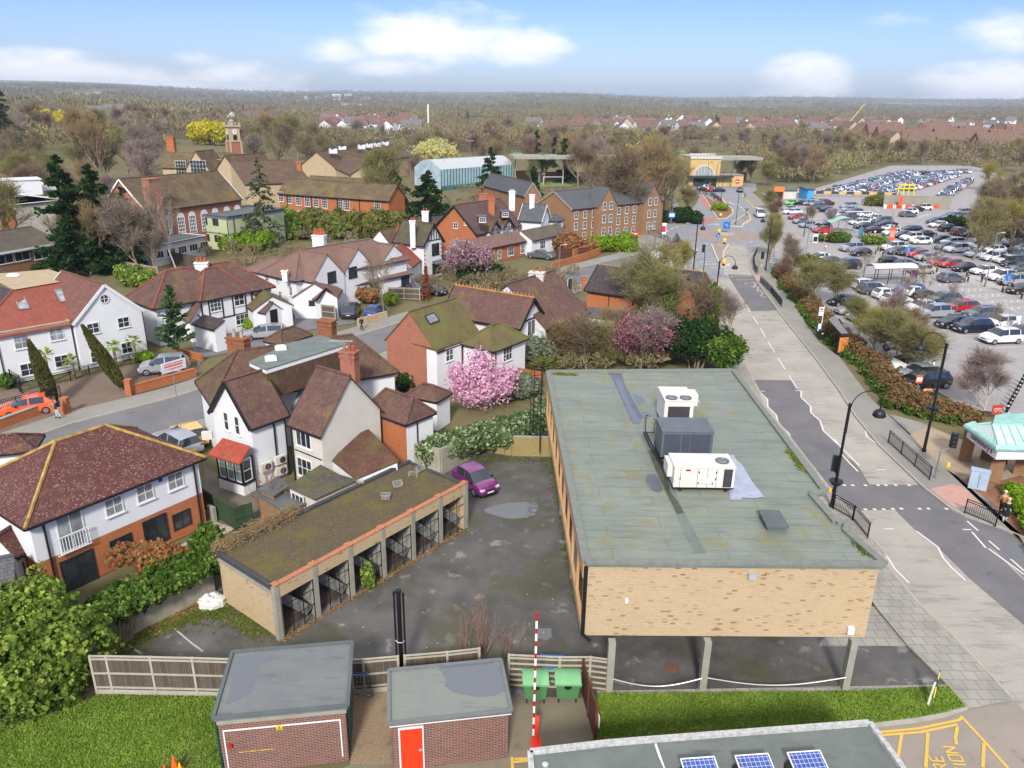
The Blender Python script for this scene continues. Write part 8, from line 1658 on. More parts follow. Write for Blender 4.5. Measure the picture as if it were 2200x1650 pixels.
fnc('tall grey hoarding behind the orange barriers',[('CP',970,178),('CP',1540,190)],h=3.2,gvl=False,post=4,bm=pln('grey hoarding',(150,146,134),.8,.12,.7),pm=M_cpost)
yb=thg('yellow_gate','yellow tubular height barrier above the hoarding','barrier',W('CP',1150,105));mb=MB();a=W('CP',1080,150);b=W('CP',1210,150)
for z in (5.2,4.2):mb.bar((a.x,a.y,z),(b.x,b.y,z),.35)
for t in (0,.33,.66,1):p_=a.lerp(b,t);mb.bar((p_.x,p_.y,0),(p_.x,p_.y,5.4),.25)
mb.bd('frame',pln('bright yellow paint',(238,214,50),.5,.05),yb)
yr=thg('barrier_rail','long low rail striped tan and dark across the car park entrance','barrier',W('CP',600,85))
for i in range(14):a=W('CP',210+i*64,80+i*1.2);b=W('CP',210+(i+1)*64,80+(i+1)*1.2);mb=MB();mb.bar((a.x,a.y,1.1),(b.x,b.y,1.1),.15,.8);mb.bd('rail',pln('tan rail',(206,176,100),.7,.1) if i%2==0 else MUD,yr);mb=MB();mb.bar((a.x,a.y,0),(a.x,a.y,1.3),.15);mb.bd('post',MS,yr)
fnc('long yellow brick boundary wall by the orange pylon',[('CP',115,75),('CP',215,72)],h=2.4,gvl=False,bm=pln('tan wall',(198,160,96),.85,.1),post=8,rails=1,name='boundary_wall',cat='wall')
kk=thg('blue_kiosk','bright blue panelled shed with grey roof at the far edge of the car park','kiosk',W('RT',770,790));b=block(kk,W('RT',735,797,3),W('RT',778,797,3),5,3.0,'lean',pitch=5,ov=.3,wlm=pln('bright blue cladding',(70,160,220),.6,.1),rf_=MF_,z0=0)
kk=thg('grey_shed','long low grey roofed shed left of the blue kiosk','outbuilding',W('RT',620,800));b=block(kk,W('RT',575,803,2.5),W('RT',660,803,2.5),5,2.5,'gx',pitch=12,ov=.3,wlm=MC,rf_=MF_)
wall('low orange brick wall with piers before the orange car',[('WH',-100,1580),('WH',360,1410),('WH',560,1430)],.75,BO,.3,cap=MK);wall('low orange brick wall with banner before the silver SUV',[('WH',1005,1280),('WH',1540,1130)],.75,BO,.3,cap=BO)
wall('low brick wall along the timbered house drive',[('TW',0,1215),('TW',240,1285)],.7,BO,.25);wall('low orange brick wall by the bright blue car',[('TW',1690,960),('TW',1960,885)],.9,BS_,.25);wall('orange brick garden wall behind the pink cherry tree',[('DM',1590,400),('DM',1900,300),('DM',2000,260)],1.2,BO)
bn=thg('estate_banner','white banner with red and black lettering tied above the low brick wall','banner',W('WH',1370,1180));a=W('WH',1285,1178);b=W('WH',1475,1120);pl=PL_(a,b);mb=MB();pbx(mb,pl,0,pl.len,.75,1.75,0,.04);mb.bd('sheet',MW,bn)
mb=MB();rnd=RR(3)
for r__,(z,h) in en(((1.5,.1),(1.25,.16),(1.0,.1))):
 x=.3
 while x<pl.len-.4:w_=rnd.uniform(.05,.16);pbx(mb.mat(0 if r__ else 0),pl,x,x+w_,z,z+h,.04,.055);x+=w_+.05
mb.bd('lettering',M_busr,bn)
for i,(x,y,lb) in en(((1025,1280,'at the left end of the wall by the silver SUV'),(530,1430,'at the right end of the wall by the orange car'))):c=W('WH',x,y);mb=MB();mb.box((c.x,c.y,.7),(.5,.5,1.4));mb.box((c.x,c.y,1.44),(.58,.58,.08));tag(mb.bd('brick_pier',BO),'square orange brick pier '+lb,'gate pier','brick gate piers')
fnc('grey panel fence left of the paved drive with two cars',[('TW',1225,870),('TW',1480,900)],h=1.7,gvl=False);fnc('grey fence running behind the blue cars',[('DM',215,640),('DM',480,650)],h=1.6,gvl=False) ;fnc('dark red fence before the slate roofed house',[('RD',-30,300),('RD',260,280)],h=1.6,gvl=False,bm=MBr,pm=MBr);fnc('tan garden fence behind the white rendered house',[('WH',800,290),('WH',1250,370)],h=1.8,gvl=False,bm=MBt,pm=M_cpost);fnc('dark fence behind the timbered house garden',[('SC',560,1010),('SC',1000,1090)],h=1.9,gvl=False,bm=M_board,pm=M_board);fnc('orange brown fence at the back corner beyond the office block',[('FU',1110,830),('FU',1165,840)],h=1.8,gvl=False,bm=pln('orange fence',(176,104,60),.8,.15),pm=MBr)
gt=thg('side_gate','black gate at the left end of the white house railings','gate',W('WH',130,1255));mb=MB();a=W('WH',100,1215);b=W('WH',175,1265)
for t in (0,1):p_=a.lerp(b,t);mb.bar(p_,p_+V3((0,0,1.7)),.08)
for z in (.2,1.0,1.65):mb.bar(a+V3((0,0,z)),b+V3((0,0,z)),.05)
mb.bar(a+V3((0,0,.2)),b+V3((0,0,1.6)),.05);mb.bd('frame',ML,gt)
sht('sports_pitch',[('CT',330,1010),('CT',900,1000),('CT',1100,960),('CT',700,950),('CT',300,965)],.02,pln('artificial turf',(128,156,96),.9,.08,.3));sht('far_meadow',[('CT',380,690),('CT',530,690),('CT',540,740),('CT',440,760)],.02,MT['artificial turf']);sht('far_playing_field',[('CT',1780,690),('CT',1880,690),('CT',1890,712),('CT',1790,716)],.02,MT['artificial turf'])
gl_=thg('football_goal','white football goal frame on the pitch behind the brick flats','goal',W('CT',750,985));a=W('CT',668,985);b=W('CT',835,985);mb=MB();mb.bar(a,a+V3((0,0,2.4)),.15);mb.bar(b,b+V3((0,0,2.4)),.15);mb.bar(a+V3((0,0,2.4)),b+V3((0,0,2.4)),.15);mb.bd('frame',MW,gl_)
fnc('tall blue green mesh fence round the sports pitch',[('CT',330,962),('CT',600,955)],h=3.5,gvl=False,post=4,bm=pln('blue green mesh',(82,112,120),.8,.2,.5),pm=MUD)
M_skin=pln('skin',(206,160,136),.6,.03)
def skin_obj(name,verts,edges,rad,m_,parent):
 me=bpy.data.meshes.new(name);base=wloc(parent);me.from_pydata([tuple(V3(v)-base) for v in verts],edges,[]);me.update();me.materials.append(m_)
 o=bpy.data.objects.new(name,me);COL.objects.link(o);o.parent=parent
 md=o.modifiers.new('skin','SKIN');md.use_smooth_shade=True
 if not me.skin_vertices:me.skin_vertices.new()
 for i,r in en(rad):
  s=me.skin_vertices[0].data[i];s.radius=(r,r) if not hasattr(r,'__len__') else r;s.use_root=(i==0)
 sd=o.modifiers.new('sub','SUBSURF');sd.levels=1;sd.render_levels=1;return o
def psn(lb_,k,H,face,top,legs,hair=(60,50,44),stride=.2,bag=None,coat=0,zc=.0,hold=0):
 g=W(*k,zc);rtt=thg('person',lb_,'person',(g.x,g.y,zc));s=H/1.75;M_=Mx_.Rotation(face,3,'Z');T=lambda x,y,z:V3((g.x,g.y,zc))+M_@V3((x*s,y*s,0))+V3((0,0,z*s))
 hp=.93;st=stride
 V=[T(0,0,hp),T(0,0,1.15),T(0,.0,1.36),T(0,0,1.46),T(0,-.01,1.56),T(0,-.02,1.68),
       T(-.1,0,.9),T(-.11,-st*.45,.5),T(-.11,st*.1-st*.6,.08),T(-.11,-st*.5-.16,.04),T(.1,0,.9),T(.11,st*.25,.5),T(.11,st*.9,.1),T(.11,st*.9-.15,.04),
       T(-.19,0,1.38),T(-.25,.06+st*.1,1.12),T(-.26,-.04+st*.2-hold*.25,.9+hold*.15),T(-.26,-.06+st*.2-hold*.3,.8+hold*.18),T(.19,0,1.38),T(.25,-st*.1,1.12),T(.26,-.1-st*.2,.9),T(.26,-.12-st*.2,.8)]
 E=[(0,1),(1,2),(2,3),(3,4),(4,5),(0,6),(6,7),(7,8),(8,9),(0,10),(10,11),(11,12),(12,13),(2,14),(14,15),(15,16),(16,17),(2,18),(18,19),(19,20),(20,21)]
 Rr=[.13,.12,.13,.055,.09,.08,.085,.055,.04,.035,.085,.055,.04,.035,.055,.042,.032,.035,.055,.042,.032,.035]
 for h in (17,21):
  for f_ in range(5):
   V.append(V[h]+M_@V3(((f_-2)*.018*s,-.015*s*(1 if f_ else 2.2),0))+V3((0,0,-(.075,.09,.095,.088,.07)[f_]*s)));E.append((h,len(V)-1));Rr.append(.009)
 skin_obj('body',V,E,[r*s for r in Rr],M_skin,rtt)
 tc=pln('cloth %d %d %d'%top,top,.9,.12,3);lc=pln('cloth %d %d %d'%legs,legs,.9,.12,3)
 J=[V[0]+V3((0,0,-.05*s))]+V[1:3]+[V[14],V[15],V[16],V[18],V[19],V[20]];skin_obj('jacket',J,[(0,1),(1,2),(2,3),(3,4),(4,5),(2,6),(6,7),(7,8)],[r*s for r in (.165+coat*.03,.15,.155,.08,.062,.05,.08,.062,.05)],tc,rtt)
 skin_obj('trousers',[V[0],V[6],V[7],V[8]+V3((0,0,.03*s)),V[10],V[11],V[12]+V3((0,0,.03*s))],[(0,1),(1,2),(2,3),(0,4),(4,5),(5,6)],[r*s for r in (.14,.1,.075,.06,.1,.075,.06)],lc,rtt)
 if coat:
  mb=MB();c=V[0];mb.cyl((c.x,c.y,c.z-.42*s),.25*s,.5*s,10,.19*s);mb.bd('coat_skirt',tc,rtt)
 for a in (8,12):mb=MB();p=V[a];q=V[a+1];mb.tube([p+V3((0,0,-.0)),V3(((p.x+q.x)/2,(p.y+q.y)/2,q.z+.03*s)),q],[.055*s,.055*s,.04*s],8);mb.bd('shoe',MKF,rtt)
 mb=MB();c=V[5];mb.ball(c+M_@V3((0,.02*s,0))+V3((0,0,.03*s)),(.105*s,.11*s,.1*s),10,8);mb.bd('hair',pln('hair %d %d %d'%hair,hair,.8,.1,8),rtt)
 mb=MB();fq=V[4]+M_@V3((0,-.105*s,0))
 for dx in (-.035,.035):mb.ball(fq+M_@V3((dx*s,.0,0))+V3((0,0,.045*s)),.012*s,6,4)
 mb.box(fq+V3((0,0,-.03*s)),(.05*s,.012*s,.012*s),face);mb.bd('face_features',MKF,rtt)
 if bag:
  mb=MB();c=V[2]+M_@V3((0,.2*s,0));mb.box(c+V3((0,0,-.12*s)),(.3*s,.18*s,.42*s),face);tag(mb.bd('backpack',bag),'backpack worn by the walker in dark clothes on the '+('left pavement' if g.x<-20 else 'street pavement'),'backpack')
 return rtt
psn('person in dark jacket walking alone across the open car park',('CP',1772,1598),1.76,R(10),(44,44,50),(70,66,60),(150,110,96),.25)
psn('bald headed person in tan coat walking on the right pavement',('CR',1645,1175),1.72,R(170),(170,120,62),(60,44,40),(214,206,196),.18,coat=.0,zc=.12)
psn('blonde person in long black coat next to the tan coated walker',('CR',1672,1225),1.68,R(170),(26,26,30),(190,200,196),(224,206,170),.12,coat=1,zc=.12)
psn('person in black standing under the canopy pillars',('CN',1810,1495),1.66,R(60),(30,28,32),(40,36,38),(50,40,36),.15,zc=.12,coat=1)
psn('person with backpack and pale shorts walking on the left pavement',('WH',462,1462),1.74,R(-60),(34,38,56),(190,204,214),(70,54,44),.2,bag=MKF,zc=.12)
psn('person in dark blue coat walking past the paved drive',('TW',1725,998),1.76,R(75),(26,30,50),(34,36,48),(40,34,32),.3,zc=.12)
psn('person in navy jacket standing by the pale light column',('CP',1800,812),1.7,R(0),(32,52,100),(50,56,76),(60,50,44),.1,bag=None)
psn('person in brown top walking near the right edge of the car park',('CP',2050,895),1.7,R(90),(120,60,50),(36,34,38),(40,34,30),.3)
psn('cyclist figure in dark clothing on the path beside the hedge',('CP',165,465),1.7,R(90),(36,40,44),(40,50,60),(40,34,30),.3);psn('dark figure beside the green ticket machine',('CP',840,455),1.7,R(0),(26,26,28),(26,26,28),(20,20,22),.1,coat=1)
for i,(k_,c) in en(((('JN',92,470),(40,36,40)),(('JN',110,475),(150,110,60)),(('JN',1178,120),(24,24,28)))):psn(('person in dark clothes crossing left of the junction','person in tan top behind the dark walker left of the junction','dark figure on the pavement corner before the station')[i],k_,1.7,R(90),c,(40,40,48),(40,34,30),.25)
for k,zb,lb in ((('HA',1480,290),0,'television aerial on a tall pole between the hipped roof and the white rambling house'),(('HC',1330,260),7.6,'television aerial fixed to the red brick chimney of the rambling house')):
 c=W(*k,zb);h=6.0 if zb==0 else 1.3;ae=thg('roof_aerial',lb,'aerial',(c.x,c.y,zb));mb=MB();mb.bar((c.x,c.y,zb),(c.x,c.y,zb+h),.05);mb.bd('mast',MS,ae);mb=MB();mb.bar((c.x-1.0,c.y,zb+h),(c.x+.6,c.y,zb+h),.04)
 for i in range(9):x=c.x-1.0+i*.18;mb.bar((x,c.y-.25,zb+h),(x,c.y+.25,zb+h),.025)
 mb.bd('aerial_elements',M_alu,ae)
def rng_(s):return np.random.default_rng(s)
def quads(c,a,b):
 n=len(c);v=np.empty((n,4,3));v[:,0]=c-a-b;v[:,1]=c+a-b;v[:,2]=c+a+b;v[:,3]=c-a+b
 return v.reshape(-1,3),np.arange(n*4).reshape(n,4)
def unv(v):return v/np.maximum(1e-9,np.linalg.norm(v,axis=1))[:,None]
def lfc(blobs,n,size,seed,asp=.7,shell=.35,rough=.22):
 """many small leaf faces spread through the outer part of a set of ellipsoids (cx,cy,cz,rx,ry,rz)"""
 g=rng_(seed);B=np.array(blobs,float);w=(B[:,3]*B[:,4]+B[:,4]*B[:,5]+B[:,3]*B[:,5]);k=g.choice(len(B),n,p=w/w.sum())
 d=unv(g.normal(size=(n,3)));ph=g.uniform(0,6.3,(len(B),3));lump=1+rough*(np.sin(d[:,0]*5+ph[k,0])*np.sin(d[:,1]*5+ph[k,1])+.6*np.sin(d[:,2]*9+ph[k,2])*np.sin(d[:,0]*11))
 r=(1-shell*g.random(n)**1.6)*lump;c=B[k,:3]+d*B[k,3:]*r[:,None];c[:,2]=np.maximum(c[:,2],.05)
 nrm=unv(d+g.normal(size=(n,3))*.75);t=unv(np.cross(nrm,g.normal(size=(n,3))));b=np.cross(nrm,t);s=size*g.uniform(.4,1.65,n)[:,None]
 return quads(c,t*s*.5,b*s*.5*asp)
def grow(seed,H,spread=.55,trunk=.18,levels=4,nb=(5,4,4,3),upb=.35,tw=26,twl=.7,tww=.028,first=.3,lean=0,dirt=0):
 """a bare tree: tapering limbs that divide, and thousands of thin twigs"""
 rnd=RR(seed);mb=MB();T=[];D=[]
 def br(p,d,l,r,lv):
  n=3 if lv<2 else 2;pts=[p];q=p;dd=d
  for i in range(n):
   dd=(dd+V3((rnd.gauss(0,.13),rnd.gauss(0,.13),rnd.gauss(0,.08)+upb*.12))).normalized();q=q+dd*l/n;pts.append(q)
  mb.tube(pts,[r*(1-.55*i/n) for i in range(n+1)],6 if lv==0 else (4 if lv<2 else 3),False)
  if lv>=levels-1:
   for _ in range(tw):t=rnd.random();i=min(n-1,int(t*n));T.append(pts[i].lerp(pts[i+1],t*n-i));D.append((dd+V3((rnd.gauss(0,.65),rnd.gauss(0,.65),rnd.gauss(.12,.5)))).normalized())
   return
  k=nb[lv]
  for j in range(k):
   t=first+(1-first)*(j+rnd.random()*.6)/k if lv==0 else .25+.75*(j+rnd.random())/k;t=min(.99,t);i=min(n-1,int(t*n));b=pts[i].lerp(pts[i+1],t*n-i)
   az=rnd.uniform(0,2*PI);side=V3((cos(az),sin(az),0));nd=(dd*(1-spread)+side*spread*(1.5-.9*t if lv==0 else 1.2)+V3((0,0,upb*.45))).normalized()
   br(b,nd,l*(.6 if lv==0 else .64)*rnd.uniform(.75,1.15)*(1.2-.55*t),r*(1-.5*t)*.68,lv+1)
 br(V3((0,0,0)),V3((lean,0,1)).normalized(),H*.62,trunk,0)
 T=np.array([tuple(x) for x in T]);D=np.array([tuple(x) for x in D]);g=rng_(seed);n=len(T);k=H*.93/T[:,2].max();T=T*k;mb.v=[tuple(np.array(p)*k) for p in mb.v];L=twl*g.uniform(.5,1.4,n)[:,None]
 s=unv(np.cross(D,g.normal(size=(n,3))));v,f=quads(T+D*L*.5,D*L*.5,s*tww*.5)
 T2=T+D*L*g.uniform(.3,.9,(n,1));D2=unv(D+g.normal(size=(n,3))*.6);s2=unv(np.cross(D2,g.normal(size=(n,3))));v2,f2=quads(T2+D2*L*.28,D2*L*.28,s2*tww*.4)
 return mb,np.vstack([v,v2]),np.vstack([f,f2+len(v)])
M_bark=pln('bark',(140,124,102),.95,.25,4);M_barkp=pln('pale bark',(196,186,176),.9,.25,3);M_barkr=pln('reddish bark',(120,84,66),.95,.2,3);M_ivyb=pln('ivied bark',(78,88,54),.95,.3,3)
TW={'brown':lM('brown twigs',(128,112,90),(158,142,118)),'grey':lM('grey twigs',(138,128,114),(168,156,142)),'olive':lM('olive twigs',(130,126,84),(158,152,104)),'gold':lM('golden twigs',(150,142,78),(178,166,96)),'red':lM('reddish twigs',(130,106,90),(156,130,112)),'mauve':lM('mauve twigs',(148,130,124),(172,156,150)),'tan':lM('tan twigs',(148,126,94),(174,152,118))}
LF={'dark':lM('dark evergreen leaves',(36,62,34),(62,88,48)),'ivy':lM('ivy leaves',(52,84,34),(96,126,52),c3=(130,148,74)),'laurel':lM('bright shrub leaves',(84,114,44),(136,158,70),c3=(168,182,92)),'lime':lM('lime shrub leaves',(112,146,36),(150,176,56)),'pine':lM('blue green needles',(58,88,54),(92,116,72)),'cedar':lM('grey green needles',(74,90,62),(104,114,84)),'yellow':lM('yellow willow',(186,180,36),(222,208,60)),'pinkl':lM('magnolia petals',(226,176,204),(246,222,236),c3=(196,120,164)),'pinkd':lM('dark pink blossom',(150,96,116),(196,136,160),c3=(120,90,84)),'photinia':lM('photinia leaves',(140,116,72),(170,138,92),c3=(190,100,78)),'mauve':lM('faded blossom',(148,112,120),(176,140,150),c3=(206,182,196)),'variegated':lM('variegated ivy',(70,100,56),(120,140,96),c3=(190,200,160)),'hedge':lM('brown beech hedge',(128,100,72),(156,124,90),c3=(110,112,60)),'olive':lM('olive shrub leaves',(104,110,56),(136,136,78)),'rust':lM('dead cypress',(128,72,48),(158,96,66)),'greyg':lM('grey green shrub',(112,122,100),(146,154,130)),'pale':lM('pale willow',(196,190,120),(214,208,150))}
def terr(x,y):
 d=hypot(x,y);return ridge(x,y) if y>0 else 0
def TP(X,Y):
 """photograph pixel -> point on the rolling ground"""
 d=V3(_f+(X-1100)/FPX*_r-(Y-825)/FPX*_u);t=20.
 if d.z<-.001 and CH/-d.z<110:return V3((d.x*CH/-d.z,d.y*CH/-d.z,0))
 while t<9000:
  p=d*t
  if p.z+CH<terr(p.x,p.y):return V3((p.x,p.y,terr(p.x,p.y)))
  t*=1.012
 return None
TREEP={}
def trp(key):
 if key in TREEP:return TREEP[key]
 H=10
 cfg={'oak1':dict(seed=11,spread=.46,levels=4,nb=(10,5,4,3),tw=10,twl=1.1,tww=.034,first=.22,upb=.5),'oak2':dict(seed=23,spread=.44,levels=4,nb=(9,5,4,3),tw=10,twl=1.1,tww=.034,first=.2,upb=.5),'oak3':dict(seed=37,spread=.5,levels=4,nb=(11,5,4,3),tw=9,twl=1.1,tww=.034,first=.25,upb=.45),
         'tall1':dict(seed=41,spread=.32,levels=4,nb=(10,5,3,3),tw=11,twl=1.0,tww=.034,upb=.7,first=.15),'tall2':dict(seed=53,spread=.36,levels=4,nb=(9,5,4,3),tw=10,twl=1.0,tww=.034,upb=.6,first=.2),
         'bush1':dict(seed=61,spread=.42,levels=4,nb=(14,5,4,3),tw=9,twl=1.5,tww=.04,upb=.8,first=.02,trunk=.08),'bush2':dict(seed=67,spread=.48,levels=4,nb=(15,5,4,3),tw=9,twl=1.5,tww=.04,upb=.75,first=.02,trunk=.08),
         'thin':dict(seed=71,spread=.45,levels=4,nb=(7,4,3,3),tw=9,twl=.9,tww=.03,trunk=.1)}[key]
 TREEP[key]=grow(H=H,**cfg);return TREEP[key]
TREEO={}
def tree(lb_,pos,H,key='oak1',tw='brown',bark=None,name='bare_tree',wid=1.0,grp=None,rz=None,cat='tree'):
 x,y,z=pos;rnd=RR(int(x*7+y*13));s=H/10.
 if key not in TREEO:
  mb,v,f=trp(key);rtt=thg(name,lb_,cat,(0,0,0))
  mb.bd('trunk',bark or M_bark,rtt);mkobj('crown',v,f,TW[tw],rtt,uv=False);TREEO[key]=rtt;o=rtt
 else:
  o=TREEO[key].copy();COL.objects.link(o)
  for ch in TREEO[key].children:
   if ch.name.startswith('blossom'):continue
   c=ch.copy();COL.objects.link(c);c.parent=o
 o.name=name;o.location=(x,y,z-.1);o.rotation_euler=(0,0,rnd.uniform(0,6.28) if rz is None else rz);o.scale=(s*wid,s*wid,s);o['label']=lb_;o['category']=cat
 if grp:o['group']=grp
 elif 'group' in o:del o['group']
 for c in o.children:
  nm=c.name.split('.')[0];c.material_slots[0].link='OBJECT';c.material_slots[0].material=TW[tw] if nm=='crown' else (bark or M_bark)
 return o
def srb(lb_,blobs,n,size,leaf,seed,name='shrub',trunk=None,parent_loc=None,cat='shrub',asp=.7,kind=None,shell=.35,bark=None,rough=.22,grp=None):
 c=parent_loc or (blobs[0][0],blobs[0][1],0);rtt=thg(name,lb_,cat,c,grp);v,f=lfc(blobs,n,size,seed,asp,shell,rough);mkobj('crown',v,f,LF[leaf],rtt,uv=False)
 mb=MB();rnd=RR(seed)
 if trunk is None:
  for b in blobs[:6]:mb.tube([(c[0]+(b[0]-c[0])*.3,c[1]+(b[1]-c[1])*.3,0),((c[0]+b[0])/2,(c[1]+b[1])/2,b[2]*.5),(b[0],b[1],b[2])],[.07,.05,.02],5)
 else:
  for t in trunk:mb.tube(t[0],t[1],6)
 mb.bd('trunk',bark or M_bark,rtt);return rtt
def cfr(lb_,pos,H,R_,leaf='dark',seed=1,name='conifer',n=60,dens=34,size=.3,droop=.15,top=.0,bark=None,cat='tree',grp=None,base=.05):
 x,y,z0=pos;g=rng_(seed);C=[];A=[];B=[]
 for i in range(n):
  t=base+(1-base)*(i+g.random())/n;z=z0+H*t;L=R_*(1-t)**.8*g.uniform(.65,1.15)+.15;az=g.uniform(0,6.28);d=np.array([cos(az),sin(az),-droop+.25*t]);m=int(dens*L/R_)+6
  s=g.random(m)**.7;p=np.array([x,y,z])+np.outer(s*L,d)+g.normal(size=(m,3))*np.array([.16,.16,.12])*L*.55;p[:,2]-=droop*s*s*L*.6
  C.append(p);a=unv(d+g.normal(size=(m,3))*.5)*size*.5*g.uniform(.6,1.3,(m,1));A.append(a);B.append(unv(np.cross(a,g.normal(size=(m,3))))*size*.22)
 C=np.vstack(C);A=np.vstack(A);B=np.vstack(B);rtt=thg(name,lb_,cat,(x,y,z0),grp);mb=MB();mb.tube([(x,y,z0-.1),(x,y,z0+H*.95)],[max(.08,H*.016),.03],7);mb.bd('trunk',bark or M_bark,rtt)
 v,f=quads(C,A,B);mkobj('crown',v,f,LF[leaf],rtt,uv=False);return rtt
def bla(k,n,sx,sy,z,r,seed,rr=.3):
 c=W(*k) if isi(k,tuple) and isi(k[0],str) else V3(k);g=RR(seed);return [(c.x+g.uniform(-sx,sx),c.y+g.uniform(-sy,sy),z*g.uniform(.75,1.2),r*g.uniform(1-rr,1+rr),r*g.uniform(1-rr,1+rr),r*g.uniform(.7,1.1)) for _ in range(n)]
c=P(95,1500);srb('huge rounded ivy covered bush filling the bottom left corner above the lawn',[(c.x-.9,c.y+.4,1.8,2.7,2.6,2.0),(c.x-3,c.y+1.6,2.1,2.6,2.4,2.0),(c.x+.8,c.y+1.4,1.6,1.5,1.6,1.6),(c.x-1.4,c.y+2.2,2.4,2.2,1.9,1.8),(c.x-3.4,c.y-.8,1.2,1.8,1.6,1.5),(c.x+.2,c.y-.3,.9,1.7,1.2,1.2),(c.x-.2,c.y+1.2,3.2,.9,.9,.8),(c.x-2.2,c.y+.2,3.1,1.2,1.0,.9)],34000,.15,'laurel',1,shell=.3,rough=.3)
bl_=[];a=W('LL',880,560,1.6);b=W('LL',1680,130,1.8)
for i in range(13):t=i/12;p=a.lerp(b,t);bl_.append((p.x-.35,p.y+.8,2.0,.7,.6,.42))
for i in range(8):t=i/7;p=a.lerp(b,t);bl_.append((p.x-1.0,p.y+1.6,1.6,1.0,.9,.75))
srb('long bank of ivy spilling over the stained retaining wall',bl_,22000,.15,'ivy',2,name='ivy_bank',shell=.4,rough=.3)
srb('orange and red leaved photinia in front of the orange brick wall',bla(('HA',1250,1400),6,1.5,.4,1.5,.7,5),4500,.14,'photinia',6)
bl_=[];a=W('HC',1990,960,1.8);b=P(1175,895,1.8)
for i in range(12):t=i/11;p=a.lerp(b,t);bl_+= [(p.x,p.y,1.5,.9,.8,1.0),(p.x+.2,p.y+1.2,1.4,.9,.9,.8)]
srb('variegated ivy mass hanging over the yard wall behind the purple car',bl_,20000,.17,'variegated',7,name='ivy_bank')
srb('small clump of hanging ivy on the yellow brick wall',[( *P(1085,940,1.4)[:2],1.3,.7,.4,.7),(*P(1160,880,1.4)[:2],1.6,.6,.6,.8)],2500,.15,'variegated',8,name='ivy_clump')
bl_=[];a=W('GR',130,830,2.95);b=W('GR',700,540,3.0)
for i in range(9):t=i/8;p=a.lerp(b,t);bl_.append((p.x-.1,p.y+.1,3.0,.42,.38,.24))
v_=thg('dead_creeper','tangle of dry creeper along the back kerb of the garage roof','creeper',tuple(a));g=rng_(3);n=2600;t=g.random(n);C=np.outer(1-t,np.array(a))+np.outer(t,np.array(b))+g.normal(size=(n,3))*np.array([.28,.28,.14])+np.array([0,.15,.1]);d=unv(g.normal(size=(n,3))+np.array([1,.8,0]));v,f=quads(C,d*.16,unv(np.cross(d,g.normal(size=(n,3))))*.012);mkobj('stems',v,f,TW['tan'],v_,uv=False)
srb('ivy and bindweed at the left corner of the garage roof',bla(('LL',1700,120),4,.5,.4,2.0,.7,11),3500,.14,'ivy',12)
def stm(lb_,k,n,H,sp,tw,seed,name='sapling',leafn=0):
 c=W(*k) if isi(k[0],str) else V3(k);rtt=thg(name,lb_,'sapling',(c.x,c.y,0));rnd=RR(seed);mb=MB();T=[];D=[]
 for i in range(n):
  az=rnd.uniform(0,6.28);r=rnd.uniform(0,sp*.35);p=V3((c.x+r*cos(az),c.y+r*sin(az),0));d=V3((rnd.gauss(0,.16),rnd.gauss(0,.16),1)).normalized();h=H*rnd.uniform(.55,1);pts=[p]
  for j in range(4):d=(d+V3((rnd.gauss(0,.07),rnd.gauss(0,.07),.1))).normalized();p=p+d*h/4;pts.append(p)
  mb.tube(pts,[.03,.026,.02,.014,.008],4,False)
  for _ in range(7):
   t=rnd.uniform(.2,.95)*4;i0=min(3,int(t));q=pts[i0].lerp(pts[i0+1],t-i0);e=(d+V3((rnd.gauss(0,.6),rnd.gauss(0,.6),.1))).normalized();l=h*rnd.uniform(.12,.3);mb.tube([q,q+e*l*.5,q+e*l+V3((0,0,l*.2))],[.012,.01,.005],3,False)
 mb.bd('stems',tw,rtt);return rtt
M_st=pln('red brown stems',(146,112,100),.9,.15,3)
for i,(x,y,n,H,lb) in en(((1045,1405,9,3.6,'tallest'),(1000,1400,5,2.6,'leftmost low'),(1095,1408,6,2.6,'rightmost pinkish'))):stm('%s clump of bare saplings behind the smaller brick store'%lb,('FU',x,y),n,H,1.1,M_st,i+3)
stm('bare saplings by the side passage and green fence',('HC',800,1500),12,3.6,2.6,M_st,9);stm('bare saplings against the white bay window house',('HC',700,1440),7,3,1.6,M_st,10)
srb('small green weed growing at the foot of a garage post',[(*W('GR',1225,1090)[:2],.7,.35,.3,.8)],700,.13,'laurel',15,name='weed')
def mossstuff(nm,lst,n,seed,m_,spr=.25,s0=.03,s1=.1):
 mb=MB();rnd=RR(seed);p=[W(*q) for q in lst]
 for _ in range(n):
  i=rnd.randrange(len(p)-1);q=p[i].lerp(p[i+1],rnd.random());x=q.x+rnd.gauss(0,spr);y=q.y+rnd.gauss(0,spr);s=rnd.uniform(s0,s1);t=rnd.uniform(0,6.3);mb.poly([(x+s*cos(t+k*2.1),y+s*sin(t+k*2.1),.012+rnd.uniform(0,.05)) for k in range(3)])
 tag(mb.bd(nm,m_),None,kind='stuff')
mossstuff('moss_and_leaves',[('LL',900,700),('LL',1300,520),('LL',1680,400),('LL',2100,580)],2600,1,M_mossl,.4);mossstuff('moss_and_leaves',[('FU',1010,985),('FU',1185,990),('FU',1215,1100),('FU',1245,1300)],1800,2,M_mossl,.3);mossstuff('moss_and_leaves',[('LL',1000,640),('LL',1350,480),('LL',1600,330)],900,3,MT['dead leaves'],.3)
